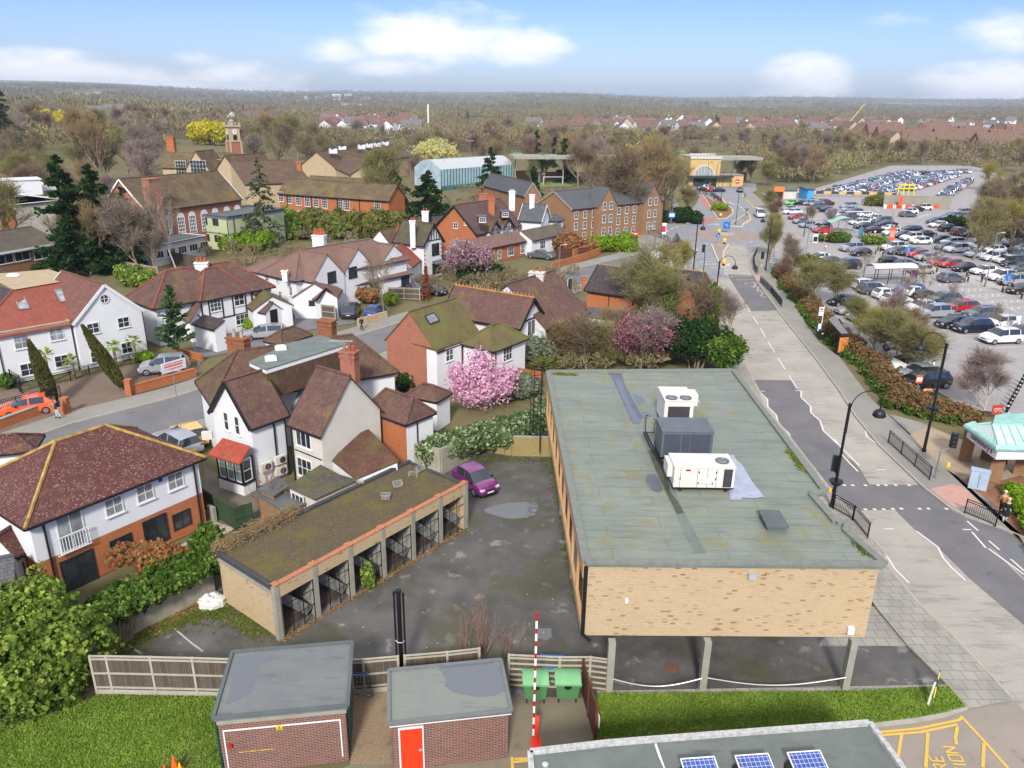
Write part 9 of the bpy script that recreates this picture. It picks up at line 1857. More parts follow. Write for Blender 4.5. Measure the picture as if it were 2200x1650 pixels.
def blades(nm,lst,n,seed,z0,h=.09):
 p=[W(*q) for q in lst];g=rng_(seed);xs=[q.x for q in p];ys=[q.y for q in p];out=[]
 def inside(x,y):
  c=False;j=len(p)-1
  for i in range(len(p)):
   if (p[i].y>y)!=(p[j].y>y) and x<(p[j].x-p[i].x)*(y-p[i].y)/(p[j].y-p[i].y)+p[i].x:c=not c
   j=i
  return c
 while len(out)<n:
  x,y=g.uniform(min(xs),max(xs)),g.uniform(min(ys),max(ys))
  if inside(x,y):out.append((x,y,z0+h*.5))
 C=np.array(out);up=unv(np.array([0,0,1])+g.normal(size=(n,3))*.35);s=unv(np.cross(up,g.normal(size=(n,3))));v,f=quads(C,up*h*.5*g.uniform(.5,1.3,(n,1)),s*.022);o=mkobj(nm,v,f,lM('grass blades',(112,150,54),(150,178,72),c3=(164,172,98)),uv=False);tag(o,'short mown grass blades of the lawn','grass',kind='stuff')
blades('lawn_grass',[('LL',-200,1420),('LL',160,1300),('LL',460,1230),('LL',780,1090),('LL',1740,1105),('LL',1760,1650),('LL',1750,1900),('LL',-300,1900)],26000,1,.07);blades('lawn_grass',[('FR',180,755),('FR',1335,745),('FR',1840,722),('FR',1925,820),('FR',1820,850),('FR',1480,900),('FR',180,985)],26000,2,.08)
mg=W('DM',990,1590);c=mg
srb('large pink and white magnolia in full flower before the white rear wing',[(c.x,c.y+.6,3.0,2.1,1.7,1.5),(c.x-1.4,c.y+.6,2.3,1.5,1.3,1.4),(c.x+1.5,c.y+.6,2.4,1.5,1.3,1.3),(c.x-.1,c.y+.9,4.3,1.1,1.0,.9),(c.x+2.5,c.y+.8,3.2,.8,.7,.7),(c.x-.2,c.y-.1,1.7,2.0,1.2,1.0),(c.x-2.2,c.y+.9,3.2,.7,.7,.7)],13000,.15,'pinkl',21,name='magnolia_tree',cat='tree',shell=.9,rough=.4,asp=.6,trunk=[([(c.x,c.y+.6,0),(c.x,c.y+.6,1.2),(c.x-1.2,c.y+.6,2.6)],[.14,.1,.04]),([(c.x,c.y+.6,1.0),(c.x+1.3,c.y+.7,2.7)],[.1,.04]),([(c.x,c.y+.6,1.0),(c.x,c.y+.8,4.2)],[.1,.03])])
def blossom(lb_,pos,H,leaf,tw,n=3500,size=.22,wid=1.0,key='oak1',name='blossom_tree'):
 o=tree(lb_,pos,H,key,tw,name=name,wid=wid);s=H;x,y,z=pos;bl=[(x,y,z+s*.62,s*.36*wid,s*.36*wid,s*.3),(x-s*.22*wid,y,z+s*.5,s*.22*wid,s*.2*wid,s*.2),(x+s*.24*wid,y,z+s*.55,s*.22*wid,s*.2*wid,s*.2)];v,f=lfc(bl,n,size,int(x*3)%97,.7,.9,.45)
 b=mkobj('blossom',v,f,LF[leaf]);b.parent=o;b.matrix_parent_inverse=(Mx_.Translation(o.location)@Mx_.Rotation(o.rotation_euler.z,4,'Z')@Mx_.Diagonal((*o.scale,1))).inverted();return o
blossom('pink and mauve cherry tree in blossom beside the red brick house',W('DM',900,500),6.5,'mauve','mauve',3800,.22,1.3);blossom('pale magnolia beside the mauve cherry against the red brick house',W('DM',800,400),5,'pinkl','mauve',2000,.24,.9,'oak2')
blossom('dark pink blossom tree by the ivy clad trees behind the office roof',P(1375,800),7,'pinkd','mauve',4200,.14,1.1,'oak3')
srb('grey green shrub hard against the timbered gable',bla(('DM',1460,1230),6,1.0,.6,2.2,1.1,31),5000,.2,'greyg',32);srb('yellow green shrub below the white timbered house',bla(('DM',1470,1240),5,1.6,.4,.9,.8,33),2600,.18,'olive',34)
for i,(x,y,H,k,t) in en(((1215,790,5,'bush2','tan'),(1260,800,5.5,'bush1','brown'),(1300,795,5,'bush2','olive'),(1330,770,6,'oak2','tan'),(1185,770,4,'bush2','mauve'))):tree('tangled bare garden shrub behind the office roof, %s from the left'%ordn(sorted([1215,1260,1300,1330,1185]).index(x)),P(x,y),H,k,t,name='garden_shrub',wid=1.35,grp='tangled shrubs behind the office',cat='shrub')
for i,(x,y,sx,z,r,l) in en(((1440,770,2.5,3.0,1.9,'dark'),(1500,790,2.4,3.0,1.8,'dark'),(1545,800,1.0,2.6,1.5,'ivy'),(1400,740,1.5,3.2,1.5,'ivy'))):srb(('dark evergreen mass behind the back edge of the office roof','broad ivy mass right of the dark evergreen behind the office roof','clipped bright bay shrub at the right hand corner of the office roof','ivy mound left of the dark evergreen behind the office roof')[i],bla(('FU',x,y),15,sx,1.6,z,r*.7,40+i,.5),13000,.2,l,50+i,shell=.6,rough=.4,name='evergreen_shrub')
for i,(x,y,H) in en(((1430,740,9.5),(1520,760,8.5))):
 p=P(x,y);tree(('ivy clad tree with olive twigs behind the office roof, left one','ivy clad tree leaning to the road behind the office roof, right one')[i],tuple(p),H,'tall2' if i else 'oak1','olive' if i==0 else 'brown',M_ivyb,name='ivy_clad_tree');srb(('column of ivy round the left ivy clad trunk','column of ivy round the right ivy clad trunk')[i],[(p.x,p.y,z,1.0-.05*z,1.0-.05*z,1.1) for z in (1.5,2.8,4.1,5.3,6.4)],6000,.22,'ivy',60+i,name='ivy_column')
tree('spreading olive twigged tree before the orange brick hall',W('RD',745,930),10.5,'oak2','olive',name='olive_tree',wid=1.25);tree('slender bare tree beside the left kerb over the road',P(1560,745),6.5,'oak3','mauve',name='bare_tree',wid=1.2);tree('budding tree between cafe and black lamp',W('RD',1010,560),7.5,'tall1','gold')
tree('thin bare street tree before the gabled terrace',W('TW',1940,890),7.5,'thin','brown')
cfr('rust brown dead columnar conifer by the fence and dark cars',W('DM',535,650),4.6,.55,'rust',5,name='columnar_conifer',n=90,dens=26,size=.2)
cfr('broad blue green pine before the timbered house',W('WH',1410,1010),7.6,2.2,'pine',6,n=60,dens=55,size=.34,base=.18,droop=-.15)
def leancyp(lb_,kb,kt,r,seed):
 b=W(*kb);zt=topz(kb,kt)*.96;t=W(*kt,zt);rtt=thg('leaning_cypress',lb_,'tree',(b.x,b.y,0),'leaning columnar cypresses');g=rng_(seed);n=9000;s=g.random(n);rr=r*np.sin(PI*np.clip(s*.93+.05,0,1))**.6*(1.05-s*.55);az=g.uniform(0,6.28,n);k=(g.random(n)**.35);C=np.outer(1-s,np.array(b))+np.outer(s,np.array(t));C[:,0]+=np.cos(az)*rr*k;C[:,1]+=np.sin(az)*rr*k;C[:,2]+=.35
 ax=np.array((t-b).normalized());A=unv(ax+g.normal(size=(n,3))*.35)*.13;B=unv(np.cross(A,g.normal(size=(n,3))))*.035;v,f=quads(C,A,B);mkobj('crown',v,f,lM('cypress foliage',(56,72,38),(100,104,56),c3=(126,104,72)),rtt,uv=False);mb=MB();mb.tube([b,b.lerp(t,.5),t],[.16,.1,.03],6);mb.bd('trunk',M_barkr,rtt)
leancyp('left leaning cypress beside the orange car',('WH',430,1350),('WH',232,880),.75,1);leancyp('right leaning cypress before the large white house',('WH',965,1235),('WH',655,760),.8,2)
def palm(lb_,k,H,seed):
 c=W(*k);rtt=thg('fan_palm',lb_,'palm',(c.x,c.y,0),'fan palms before the white house');mb=MB();mb.tube([(c.x,c.y,0),(c.x,c.y,H)],[.16,.13],8);mb.bd('trunk',M_bark,rtt);g=RR(seed);mb=MB()
 for i in range(26):
  az=g.uniform(0,6.28);el=g.uniform(-.5,1.2);d=V3((cos(az)*cos(el),sin(az)*cos(el),sin(el)));l=g.uniform(.5,.8);h=V3((c.x,c.y,H));e=h+d*l;s=V3((-sin(az),cos(az),0))
  for j in range(-3,4):f_=e+s*(j*.1)+d*(.28-.03*abs(j))-V3((0,0,.1+.04*abs(j)));mb.poly([h+d*l*.5,e+s*(j*.06-.03),f_,e+s*(j*.06+.03)])
 mb.bd('fronds',LF['lime'] if seed%2 else LF['laurel'],rtt)
palm('leftmost fan palm, between the left cypress and the railings',('WH',395,1180),2.6,1);palm('second fan palm, drooping fronds',('WH',590,1150),1.6,2);palm('third fan palm, right of the leaning cypress',('WH',918,1050),1.9,3);palm('rightmost fan palm by the corner of the white house',('WH',1075,1020),2.2,4)
for i,(k,n,sx,z,r,l,lb) in en(((('TW',610,990),6,1.4,.7,.65,'lime','clipped lime green hedge under the timbered house window'),(('TW',1620,700),5,.9,1.6,1.1,'greyg','white flowered grey shrub behind the navy car'),(('TW',1770,740),5,1.3,1.1,.9,'photinia','red leaved shrub behind the two blue cars'),(('TW',2000,760),4,.8,.9,.7,'lime','bright green shrub behind the bright blue car'),(('SC',250,1290),6,2.2,1.3,1.3,'laurel','laurel bushes behind the fence of the white house'),(('LT',560,1600),5,3,1.2,1.5,'dark','dark shrubs beneath the tall conifers'),(('MT',1000,1450),9,9,2.2,3.0,'olive','olive hedge before the classroom block, left part'),(('MT',700,1440),8,6,2.0,2.6,'laurel','green hedge left of the olive hedge before the classroom'),(('MT',150,1540),5,3,1.4,1.8,'lime','lime shrubs below the green annexe'),(('RD',450,230),8,3.2,1.4,1.6,'lime','bright green bush beside the brick flats'),(('RD',150,230),6,3,1.3,1.6,'photinia','red leaved shrubs before the slate roofed house'),(('DM',950,500),7,3,1.0,1.4,'dark','low evergreen shrubs under the cherry tree'),(('JN',930,250),6,1.6,.9,1.0,'lime','spiky green shrub on the planted island'),(('JN',610,330),6,1.5,.8,.9,'lime','green shrubs at the foot of the island tree'),(('CP',900,490),6,1.8,.9,1.0,'laurel','clipped bush right of the ticket machine'),(('CP',560,470),8,3,.9,1.0,'ivy','clipped bushes beside the no entry signs'),(('CP',345,690),6,1.6,.9,1.1,'olive','rounded clipped bush at the car park corner'),(('JN',470,370),8,5,1.4,1.6,'dark','dark hedge left of the bus lane'),(('CP',900,165),6,1.8,1.2,1.6,'olive','clipped bush at the aisle island by the hoarding'),(('WH',80,1215),3,.4,.7,.5,'ivy','small green shrub beside the black gate'),(('WH',1150,1010),3,.6,.5,.5,'lime','yellow green plant at the corner of the white house'),(('HC',1850,500),4,.8,.8,.8,'dark','dark shrub between the brick gables'),(('DM',1280,1480),5,1.8,1.0,1.1,'greyg','shrubs right of the magnolia'))):
 srb(lb,bla(k,n,sx,min(sx,2.5)*.7,z,r,70+i),int(1500+900*sx*r),.2+.03*sx,l,80+i)
for i,(k,H,key,t,w,lb) in en(((('JN',1430,560),5.5,'bush1','gold',1.0,'golden willow bush behind the roundabout lamp'),(('JN',1480,720),6.5,'bush1','olive',1.0,'large willow bush right of the curved guard rail'),(('JN',1600,830),5.5,'bush2','grey',1.0,'greyish bare bush by the car park corner'),(('JN',1560,960),4,'bush2','red',1.0,'reddish low bush below the greyish one'),(('CP',400,1010),6.0,'bush1','olive',1.4,'broad olive bush behind the bus stop'),(('CP',560,1000),6.0,'bush2','olive',1.3,'broad olive bush before the white car row'),(('CP',760,1290),5.0,'bush2','olive',1.2,'olive bush behind the bus shelter'),(('CP',900,1400),5.0,'bush1','gold',1.3,'gold olive bush right of the bus shelter'),(('CP',1080,1500),5.5,'bush1','olive',1.4,'olive bush masking the hidden car row'),(('CP',1000,1180),4.5,'bush2','mauve',1.2,'mauve bare bush among the hidden car row'),(('CP',1250,1600),5.5,'bush2','olive',1.4,'large olive bush left of the tallest black lamp'),(('CP',1180,1380),4.5,'bush2','red',1.2,'reddish twig bush among the hidden cars'),(('CR',1170,160),4.2,'bush1','olive',1.2,'olive bush nearest the moped'),(('JN',1420,230),5,'bush1','olive',1.2,'olive bush on the verge opposite the white van'),(('JN',1470,330),5,'bush2','red',1.1,'reddish bush on the verge near the white van'))):tree(lb,W(*k),H,key,t,name='willow_bush',wid=w,grp='roadside willow bushes',cat='shrub')
bl_=[];hl=[('RD',1790,420),('RD',1900,570),('RD',2010,700),('RD',2130,880),('RS',1260,330),('RS',1420,520),('CR',840,400),('CR',1000,450),('CR',1200,500),('CR',1320,560)]
pp_=[W(*q) for q in hl];rnd=RR(4)
for a,b in zip(pp_[:-1],pp_[1:]):
 m_=max(2,int((b-a).length/1.6))
 for i in range(m_):q=a.lerp(b,i/m_);bl_.append((q.x+1.4+rnd.uniform(-.4,.4),q.y+rnd.uniform(-.4,.4),.65,1.3,1.2,.95))
srb('long brown beech hedge between the right pavement and the car park',bl_,42000,.16,'hedge',91,name='beech_hedge',cat='hedge')
bl_=[(q[0]-1.1,q[1],.3,.7,.8,.5) for q in bl_[4:]];srb('strip of ground ivy at the pavement edge of the beech hedge',bl_,16000,.15,'ivy',92,name='ground_ivy',cat='plants')
bl_=[(*P(2178+i*12,1070+i*22)[:2],.5,.75,.8,.55) for i in range(5)];srb('low green hedge behind the couple on the right pavement',bl_,6000,.14,'lime',93,name='low_hedge',cat='hedge')
p=P(2115,880);mbt,v,f=grow(91,6,spread=.42,levels=4,nb=(9,4,4,3),tw=26,twl=.8,tww=.022,upb=.3,first=.02,trunk=.06);rtt=thg('white_birch','multi stemmed white birch with mauve twigs behind the canopy','tree',(0,0,0));mbt.bd('trunk',M_barkp,rtt);mkobj('crown',v,f,TW['mauve'],rtt,uv=False);rtt.location=(p.x,p.y,0);rtt.scale=(1.0,1.0,.85)
p=W('SC',710,1100);mbt,v,f=grow(95,14,spread=.38,levels=4,nb=(9,4,3,3),tw=10,twl=.9,tww=.03,lean=-.22,first=.3,trunk=.13);rtt=thg('leaning_birch','leaning white birch between the timbered house and the school hall','tree',(0,0,0));mbt.bd('trunk',M_barkp,rtt);mkobj('crown',v,f,TW['grey'],rtt,uv=False);rtt.location=tuple(p)
for i,(x,y) in en(((1975,700),(2055,678),(2150,730),(1930,655),(1850,600),(1988,640),(1995,590))):tree('slim bare car park tree, %s nearest'%ordn(sorted([700,678,730,655,600,640,590],reverse=True).index(y)),P(x,y),4.6,'thin','grey',name='young_tree',wid=.8,grp='young car park trees')
tree('mauve bare tree behind the silver row at the ticket machine',W('CP',500,380),5,'oak2','mauve');tree('bare tree by the red and silver cars near the cycle path',W('CP',360,350),5,'oak3','grey')
cfr('tall dark conifer left of the school hall, left of the pair',P(165,590),17,5.5,'dark',21,n=90,dens=90,size=.75,droop=.05);cfr('tall dark conifer left of the school hall, right of the pair',P(228,585),15.5,5,'dark',22,n=90,dens=90,size=.75,droop=.05);cfr('dark conifer below the brick chimney of the school hall',P(285,570),12,4,'dark',23,n=60,dens=70,size=.6)
for i,(x,y,H,k,t,w) in en(((150,585,11,'tall1','olive',.9),(195,592,11,'tall2','tan',.9),(300,590,12,'oak1','grey',.95),(270,575,12,'tall1','brown',.9),(330,585,9,'oak2','grey',.8),(20,560,14,'oak1','olive',1.1),(585,505,6,'oak3','red',1.),(735,470,5,'oak2','grey',1.2),(815,480,17,'oak1','olive',1.05),(838,478,16,'oak2','olive',.95),(190,400,22,'tall1','tan',1.1),(230,405,20,'tall2','tan',1.0),(310,385,17,'oak3','grey',1.25),(60,430,12,'oak2','olive',1.1),(120,425,12,'oak1','olive',1.2),(1300,500,15,'oak1','brown',.9),(1340,500,18,'oak3','brown',1.0),(1365,485,19,'oak1','tan',1.0),(1400,470,18,'oak2','olive',.95),(1425,455,17,'oak3','brown',.9),(1290,470,15,'oak2','brown',.9),(1450,440,13,'tall1','brown',1.),(1475,470,8,'tall2','olive',1.2),(1385,400,17,'oak2','gold',1.),(700,360,14,'oak1','olive',1.),(640,345,20,'oak3','olive',1.25),(600,360,18,'oak1','olive',1.1),(560,350,16,'oak2','olive',1.1),(520,352,15,'oak1','brown',1.1),(545,372,14,'oak3','grey',1.1),(620,366,17,'tall2','brown',1.1),(670,372,14,'oak2','brown',1.1),(590,340,20,'oak3','tan',1.1),(350,350,15,'oak2','brown',1.1),(30,470,9,'oak3','olive',1.1),(90,480,8,'oak1','brown',1.1),(750,380,13,'oak3','brown',1.),(890,395,8,'oak3','red',1.),(900,385,9,'oak1','brown',1.),(1010,480,5,'bush1','grey',1.),(1590,395,9,'tall1','olive',1.2),(1640,400,8,'bush1','olive',1.3),(1615,395,10,'oak1','olive',1.),(1480,385,12,'oak3','brown',1.),(650,470,5,'bush2','olive',1.6),(760,470,6,'bush1','olive',1.6),(240,470,9,'oak1','olive',1.1),(1140,400,8,'oak2','olive',1.),(1050,480,3,'bush2','olive',1.8))):
 lab=['bare','leafless','budding','twiggy','branching'][i%5];near='left of the school hall' if x<350 and y>500 else ('beyond the flat brick block' if x<350 else ('by the classroom block' if x<900 else ('between the brick flats and the station' if x<1500 else 'by the station forecourt')))
 tree('%s %s tree %s, about %s from the left'%(lab,t,near,ordn(i)) ,tuple(TP(x,y) or P(x,y)),H,k,t,wid=w,grp='bare trees of the middle distance')
cfr('lacy grey green cedar in front of the school green annexe',P(570,535),15.5,5.2,'cedar',25,n=46,dens=52,size=.5,droop=.35,base=.12);cfr('dark spreading conifer group behind the gable house, left',P(850,480),11,6,'dark',26,n=60,dens=90,size=.8);cfr('dark spreading conifer group behind the gable house, right',P(920,480),11,6,'dark',27,n=60,dens=90,size=.8);cfr('tall dark conifer by the sports pitch',P(1055,452),15,5,'dark',28,n=60,dens=70,size=.7);cfr('grey green cedar at the left edge under the wooded hill',TP(25,350),24,9,'cedar',29,n=60,dens=70,size=1.1,droop=.2);cfr('dark clump of conifer beneath the yellow willows',TP(95,300),11,6,'dark',30,n=40,dens=60,size=1.2)
def wlw(lb_,x,y,H,r,leaf='yellow',seed=1):
 p=TP(x,y) or P(x,y);srb(lb_,[(p.x,p.y,p.z+H*.62,r,r,H*.4),(p.x-r*.4,p.y,p.z+H*.45,r*.75,r*.7,H*.36),(p.x+r*.45,p.y,p.z+H*.45,r*.75,r*.7,H*.36)],5200,max(.35,p.length*.0022),leaf,seed,name='yellow_willow',cat='tree',parent_loc=(p.x,p.y,p.z),trunk=[([(p.x,p.y,p.z-.1),(p.x,p.y,p.z+H*.6)],[.4,.15])],asp=.5,grp='yellow willows')
wlw('yellow willow at far left, left of the touching pair',95,292,13,8.5,seed=1);wlw('yellow willow at far left, right of the touching pair',140,296,12,8,seed=2);wlw('broad yellow willow left of the clock tower',452,312,12,10,seed=3);wlw('yellow willow tops before the station canopy',1372,420,14,7,seed=4);wlw('pale yellow willow beside the white sports hall',935,372,12,8,'pale',5);wlw('small yellow willow on the plain before the hills, left of two',1398,278,9,9,seed=6);wlw('small yellow willow on the plain before the hills, right of two',1425,280,9,12,seed=7);wlw('small yellow willow above the clock tower',421,258,8,6,seed=8);wlw('olive yellow willow among white far houses',1482,298,10,9,'olive',9);wlw('yellow willow by the distant crane',1805,272,9,12,seed=10);wlw('yellow willow right of the distant crane',1872,290,9,9,seed=11)
for i in range(30):
 g=RR(900+i);x=g.uniform(2090,2260);y=g.uniform(400,560)
 tree('%s budding tree on the bank at the right edge, %s deep'%(('olive','brown','gold')[i%3],ordn(i)),P(x,y),g.uniform(7,10.5),g.choice(['oak1','oak3','bush1','tall2']),('olive','brown','gold')[i%3],wid=1.15,grp='trees on the right hand bank')
srb('dark evergreen hedge along the right hand row of dark cars',[(*W('CP',1560+i*75,330+i*15)[:2],.8,3,1.5,1.3) for i in range(9)],9000,.35,'dark',97,name='evergreen_hedge',cat='hedge')
def rect_hit(x,y,rs):return any(a<=x<=c and b<=y<=d for a,b,c,d in rs)
inlot=lambda x,y:x>1660 and y>max(357,420-(x-1680)*.303) and x<2085
fr=RR(77);keys=['oak1','oak2','oak3','tall1','tall2'];tws=['brown','brown','grey','olive','tan','red','mauve','olive']
zones=[
 ((0,325,330,425),16,(9,15),'beyond the low school block'),((0,425,330,475),9,(8,12),'by the flat brick block'),((1500,318,1900,350),22,(9,14),'beyond the station canopies'),((1900,335,2200,372),16,(9,13),'beyond the far car rows'),((1180,330,1460,352),12,(9,14),'before the west canopy'),((330,262,560,315),14,(11,16),'behind the clock tower'),((0,262,330,330),22,(12,18),'on the wooded rise'),((540,290,760,345),14,(11,16),'behind the workshop sheds'),((760,300,1010,350),14,(10,15),'behind the white sports hall'),((940,335,1240,400),20,(9,14),'round the sports pitch'),((1010,290,1300,335),18,(10,15),'beyond the sports pitch'),((1240,300,1500,330),15,(10,14),'behind the station canopy'),((1500,320,1660,345),9,(9,13),'behind the east platform canopy'),((1640,330,1900,395),30,(9,13),'between station and car park'),((1640,290,1930,345),34,(9,13),'before the far brick houses'),((1230,345,1330,420),9,(10,15),'left of the station')]
for (bx,n,hh,nm) in zones:
 for i in range(n):
  x=fr.uniform(bx[0],bx[2]);y=bx[1]+(bx[3]-bx[1])*(i+fr.random())/n;p=TP(x,y)
  if p is None:continue
  if rect_hit(x,y,[(1460,330,1660,420),(930,395,1230,420),(880,350,1010,420),(340,300,620,420),(690,320,860,360)]) or inlot(x,y):continue
  t=fr.choice(tws);tree('%s twigged tree %s, %s counting forward'%(t,nm,ordn(i)),tuple(p),fr.uniform(*hh),fr.choice(keys),t,wid=fr.uniform(.95,1.25),grp='bare trees '+nm)
def field(lst,c,lift=1.2):
 ctr=(sum(a for a,_ in lst)/len(lst),sum(b for _,b in lst)/len(lst));mb=MB();pts=[]
 for k in range(3):
  f=1-k*.45 if k<2 else 0
  pts.append([TP(ctr[0]+(x-ctr[0])*f,ctr[1]+(y-ctr[1])*f) for x,y in lst] if k<2 else [TP(*ctr)]*len(lst))
 for k in range(2):
  for i in range(len(lst)):
   j=(i+1)%len(lst);q=[pts[k][i],pts[k][j],pts[k+1][j],pts[k+1][i]]
   if any(p is None for p in q):continue
   mb.poly([(p.x,p.y,p.z+lift) for p in (q[:3] if k==1 else q)])
 stc('far_field',mb,c)
MF=pln('spring pasture',(150,170,98),.95,.12,.004);MF2=pln('pale pasture',(176,180,130),.95,.1,.004)
FIELDS=[([(118,208),(150,201),(195,202),(170,211),(125,212)],MF),([(175,213),(205,208),(212,211),(185,214)],MF2),([(200,198),(255,199),(250,205),(205,203)],MF),([(370,221),(435,219),(440,222),(380,225)],MF),([(475,243),(520,242),(515,250),(480,249)],MF),([(1425,229),(1480,229),(1478,232),(1430,232)],MF),([(1530,228),(1740,233),(1740,236),(1540,231)],MF),([(1900,221),(2060,224),(2060,226),(1900,223)],MF)]
for l,c in FIELDS:field(l,c)
FB=[(min(a for a,_ in l)-4,min(b for _,b in l)-3,max(a for a,_ in l)+4,max(b for _,b in l)+1) for l,_ in FIELDS]
def fhouse(wlm,rf_,w,d,h,hr):
 rtt=thg('far_house','house','house');mb=MB();x,y=w/2,d/2
 mb.prs([(-x,-y),(x,-y),(x,y),(-x,y)],0,h);mb.poly([(-x,-y,h),(-x,y,h),(-x,0,h+hr*.96)]);mb.poly([(x,-y,h),(x,y,h),(x,0,h+hr*.96)]);mb.bd('wall',wlm,rtt)
 mb=MB();slab(mb,[(-x-.3,-y-.4,h-.2),(x+.3,-y-.4,h-.2),(x+.3,0,h+hr),(-x-.3,0,h+hr)],.15);slab(mb,[(-x-.3,y+.4,h-.2),(x+.3,y+.4,h-.2),(x+.3,0,h+hr),(-x-.3,0,h+hr)],.15);mb.bd('roof',rf_,rtt)
 mb=MB();mb.box((x*.6,0,h+hr+.2),(.9,.7,1.4));mb.bd('chimney',B_red,rtt)
 for i in (-1,1):mb=MB();mb.box((i*w*.27,-y-.02,h*.72),(w*.2,.08,h*.2));mb.bd('window',M_glass,rtt)
 mb=MB();mb.box((-w*.2,-y-.02,h*.25),(w*.28,.08,h*.24));mb.bd('window',M_glass,rtt);return rtt
R_red=pln('far red brown roof',(116,88,80),.9,.15,.5);R_br=pln('far brown roof',(108,86,74),.9,.15,.5);R_gr=pln('far grey roof',(112,108,108),.9,.15,.5);R_or=pln('far orange tiles',(118,94,82),.9,.12,.5)
HP=[fhouse(MR,R_red,9,8,5.2,3.2),fhouse(MC,R_br,14,8,5.2,3.0),fhouse(MR,R_gr,11,8,5.2,3.0),fhouse(pln('far brick wall',(160,120,96),.9,.1,.5),R_or,12,9,5.4,4.2),fhouse(pln('far buff wall',(196,180,150),.9,.1,.5),R_br,10,8,5,3.2)]
hused=[False]*5;desc=['white house with red brown roof','cream house with brown roof','white house with grey roof','brick house with orange tiled roof','buff house with brown roof']
clusters=[((700,262,900,296),36,(0,1,2,0,4),'in the town beyond the sports hall'),((610,250,740,262),10,(1,4,2),'in the row left of the sheds'),((500,258,590,275),10,(1,4,2),'right above the clock tower'),((1110,270,1320,294),16,(0,2,4,1),'among trees beyond the pitch'),((1320,262,1520,292),42,(0,2,0,4,2),'in the estate above the station'),((1520,266,1900,296),60,(0,4,2,3,0),'in the estate right of the station arch'),((1850,292,2080,330),20,(3,3,4),'behind the far car park'),((1900,262,2200,292),26,(2,1,4,0),'in the estate under the right hand hills'),((150,255,420,262),6,(0,2),'below the wooded rise'),((330,305,335,310),1,(4,),'by the rise'),((2080,300,2200,340),8,(3,),'at the right edge behind the bank')]
for (bx,n,tp_,nm) in clusters:
 for i in range(n):
  x=fr.uniform(bx[0],bx[2]);y=bx[3]-(bx[3]-bx[1])*(i+.5)/n;p=TP(x,y)
  if p is None or rect_hit(x,y,FB):continue
  k=fr.choice(tp_);rz=fr.choice([0,0,.3,-.4,PI/2,PI/2+.3]);lb='%s %s, %s back'%(desc[k],nm,ordn(i));s=fr.uniform(.9,1.2)
  if not hused[k]:o=HP[k];hused[k]=True;o.location=p;o.rotation_euler=(0,0,rz);o['label']=lb
  else:o=dup(HP[k],p,rz,lb)
  o['group']='far houses '+nm;s*=1.0+.25*(p.length>450);o.scale=(s,s,s*1.1)
for i,(x,y,w,h,d,m_,lb) in en(((672,213,60,9,20,MR,'long white block on the far slope, left of the tall pair'),(723,214,28,18,20,MR,'white tower block on the far slope, left of two'),(748,213,26,20,20,MC,'white tower block on the far slope, right of two'),(775,213,70,9,20,MC,'long cream block on the far slope right of the towers'),(700,212,40,12,20,BS_,'buff block between the white blocks on the far slope'),(765,229,90,7,25,MR,'long low white shed on the plain under the towers'),(913,212,30,16,18,B_red,'square red brick block on the far ridge'),(2003,208,16,34,16,MC,'slim tower on the right hand ridge'))):
 p=TP(x,y)
 if p is None:continue
 rtt=thg('far_block',lb,'building',tuple(p));mb=MB();mb.prs([(p.x-w/2,p.y),(p.x+w/2,p.y),(p.x+w/2,p.y+d),(p.x-w/2,p.y+d)],p.z-2,p.z+h);mb.bd('wall',m_,rtt);mb=MB();mb.prs([(p.x-w/2-.5,p.y-.5),(p.x+w/2+.5,p.y-.5),(p.x+w/2+.5,p.y+d),(p.x-w/2-.5,p.y+d)],p.z+h,p.z+h+.8);mb.bd('roof',MK,rtt)
 for j in range(max(1,int(h//4))):
  mb=MB();mb.prs([(p.x-w*.45,p.y-.3),(p.x+w*.45,p.y-.3),(p.x+w*.45,p.y),(p.x-w*.45,p.y)],p.z+1.5+j*4,p.z+3+j*4);mb.bd('window',M_glass,rtt)
p=TP(1808,283);cr_=thg('distant_crane','slanting pale yellow crane jib beyond the car park','crane',tuple(p));mb=MB();q=p+V3((22,0,31));mb.bar(p,q,.9);mb.bd('jib',pln('crane yellow',(206,190,120),.6,0),cr_);mb=MB();mb.box((p.x,p.y,p.z+1.5),(5,5,3));mb.bd('crane_body',MT['crane yellow'],cr_)
p=TP(921,292);tag((lambda o:o)(MB().cyl((p.x,p.y,p.z),.7,24,8).bd('chimney_mast',MW,loc=(p.x,p.y,p.z))),'slim white mast above the far shops','mast')
for i,(x,y,H) in en(((443,248,13),(525,255,17),(560,256,12),(625,254,13),(842,263,13),(985,262,12),(1004,264,17),(1065,282,8),(1537,276,16),(1145,420,8),(1190,360,12),(1210,395,14),(1152,355,14))):
 p=TP(x,y);cfr('dark conifer standing alone in the far town, %s from the left'%ordn(sorted([443,525,560,625,842,985,1004,1065,1537,1145,1190,1210,1152]).index(x)),tuple(p),H,H*.3,'dark',100+i,name='far_conifer',n=26,dens=16,size=1.4,grp='dark conifers of the far town')
def woodM(name,cols,sc):
 t=NT(name);g=t.N.new('ShaderNodeNewGeometry');n=t.noise(sc,3,.6);n2=t.noise(sc*.22,4,.6);c=t.mix(t.rng(n,.38,.62),lin(cols[0]),lin(cols[1]));c=t.mix(t.rng(n2,.45,.6),c,lin(cols[2]));c=t.mix(t.rng(n,.66,.72,0,.85),c,lin(cols[3]));c=t.mix(t.mul(g.outputs['Random Per Island'],.35),c,lin(tuple(v*.6 for v in cols[1])));t.col(c);t.set(rough=.95,spec=.05);MT[name]=t.m;return t.m
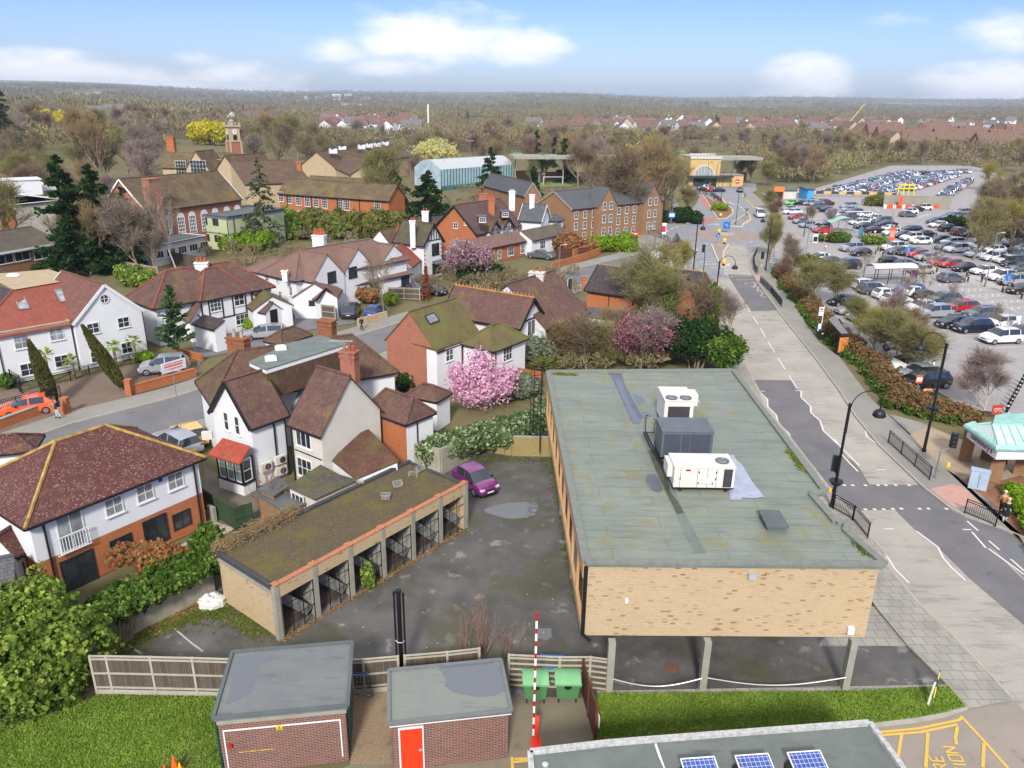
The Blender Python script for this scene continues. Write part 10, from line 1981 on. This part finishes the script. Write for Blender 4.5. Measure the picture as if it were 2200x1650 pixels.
W1=woodM('far woodland canopy',((150,134,106),(126,114,92),(148,142,98),(88,104,66)),.045);W2=woodM('hill woodland canopy',((138,132,114),(118,114,100),(142,138,108),(80,96,76)),.012)
def wdl(nm,lb_,boxes,seed,mat_,quads_n,hmin,hmax,size,avoid=()):
 g=rng_(seed);C=[];S=[]
 for (x0,y0,x1,y1,n) in boxes:
  for _ in range(n):
   x=g.uniform(x0,x1);y=g.uniform(y0,y1)
   if rect_hit(x,y,avoid) or inlot(x,y):continue
   p=TP(x,y)
   if p is None:continue
   C.append(p);S.append(g.uniform(hmin,hmax))
 C=np.array([tuple(p) for p in C]);S=np.array(S);n=len(C);k=quads_n;dist=np.linalg.norm(C[:,:2],axis=1)
 d=unv(g.normal(size=(n*k,3)));d[:,2]=np.abs(d[:,2])*1.0-.15;r=g.uniform(.55,1.05,(n*k,1));cc=np.repeat(C,k,axis=0);ss=np.repeat(S,k)[:,None];dd=np.repeat(dist,k)[:,None]
 ctr=cc+np.array([0,0,1])*ss*.45+d*r*ss*np.array([.62,.62,.5]);a=unv(d*.6+g.normal(size=(n*k,3))*.5+np.array([0,0,.7]));b=unv(np.cross(a,g.normal(size=(n*k,3))));s=size*ss/10*g.uniform(.6,1.3,(n*k,1))
 v,f=quads(ctr,a*s*.8,b*s*.5*.4);o=mkobj(nm,v,f,mat_,uv=False);tag(o,lb_,'woodland',kind='stuff')
AV=[(690,262,905,300),(1320,262,1900,296),(1660,360,2090,420),(1900,262,2200,300),(1850,292,2080,335),(340,300,620,420),(1460,310,1660,420)]+FB
wdl('near_woodland','brown bare woodland filling the plain behind the school and station',[(0,300,340,335,60),(0,225,520,300,1100),(500,256,720,330,420),(900,262,1340,330,800),(1240,296,1660,330,200),(1640,296,1900,340,150),(690,296,1000,330,130),(1500,300,2200,345,420),(1320,262,1900,300,260),(1900,262,2200,310,240)],5,W1,100,8,13,.75,AV)
wdl('town_trees','small garden trees between the houses of the far town',[(690,262,905,300,120),(1320,262,1900,296,520),(1900,262,2200,300,160),(1850,292,2080,335,130),(1240,318,2200,352,420),(1640,345,1900,395,240),(1900,335,2200,372,120),(560,256,690,275,50)],8,W1,70,3.5,7,1.3,FB+[(1455,325,1570,352)])
wdl('garden_undergrowth','low scrub and garden planting between the buildings',[(100,470,420,570,260),(330,545,640,600,60),(600,455,1000,520,160),(640,500,1000,560,60),(900,560,1080,640,60),(0,410,600,470,120),(950,380,1230,460,130),(1240,400,1440,480,110),(1180,745,1420,800,70),(1640,335,1900,385,120),(1000,590,1240,640,60)],15,W1,130,1.0,2.6,1.1,[(1520,400,1700,560),(250,480,430,640)])
wdl('plain_woodland','grey brown woodland of the far plain',[(300,236,1500,264,2200),(1300,236,2250,266,2000),(0,215,560,240,700)],6,W1,52,11,17,1.25,FB)
wdl('hill_woodland','blue grey wooded hills along the horizon',[(-50,186,2250,240,6500),(-50,186,900,215,1500)],7,W2,24,11,17,1.9,FB)
hz=MB();hz.box((0,3700,92),(13000,9400,206));ho=hz.bd('haze',[bpy.data.materials.new('haze air')]);ho['kind']='stuff';ho['label']='thin pale haze filling the valley air';ho['category']='haze'
hm=ho.data.materials[0];hm.use_nodes=True;nt=hm.node_tree;nt.nodes.remove(nt.nodes['Principled BSDF']);pv=nt.nodes.new('ShaderNodeVolumePrincipled');dv(pv,'Color',(.68,.8,1,1));dv(pv,'Density',.00012);dv(pv,'Anisotropy',.2)
nt.links.new(pv.outputs[0],nt.nodes['Material Output'].inputs['Volume'])
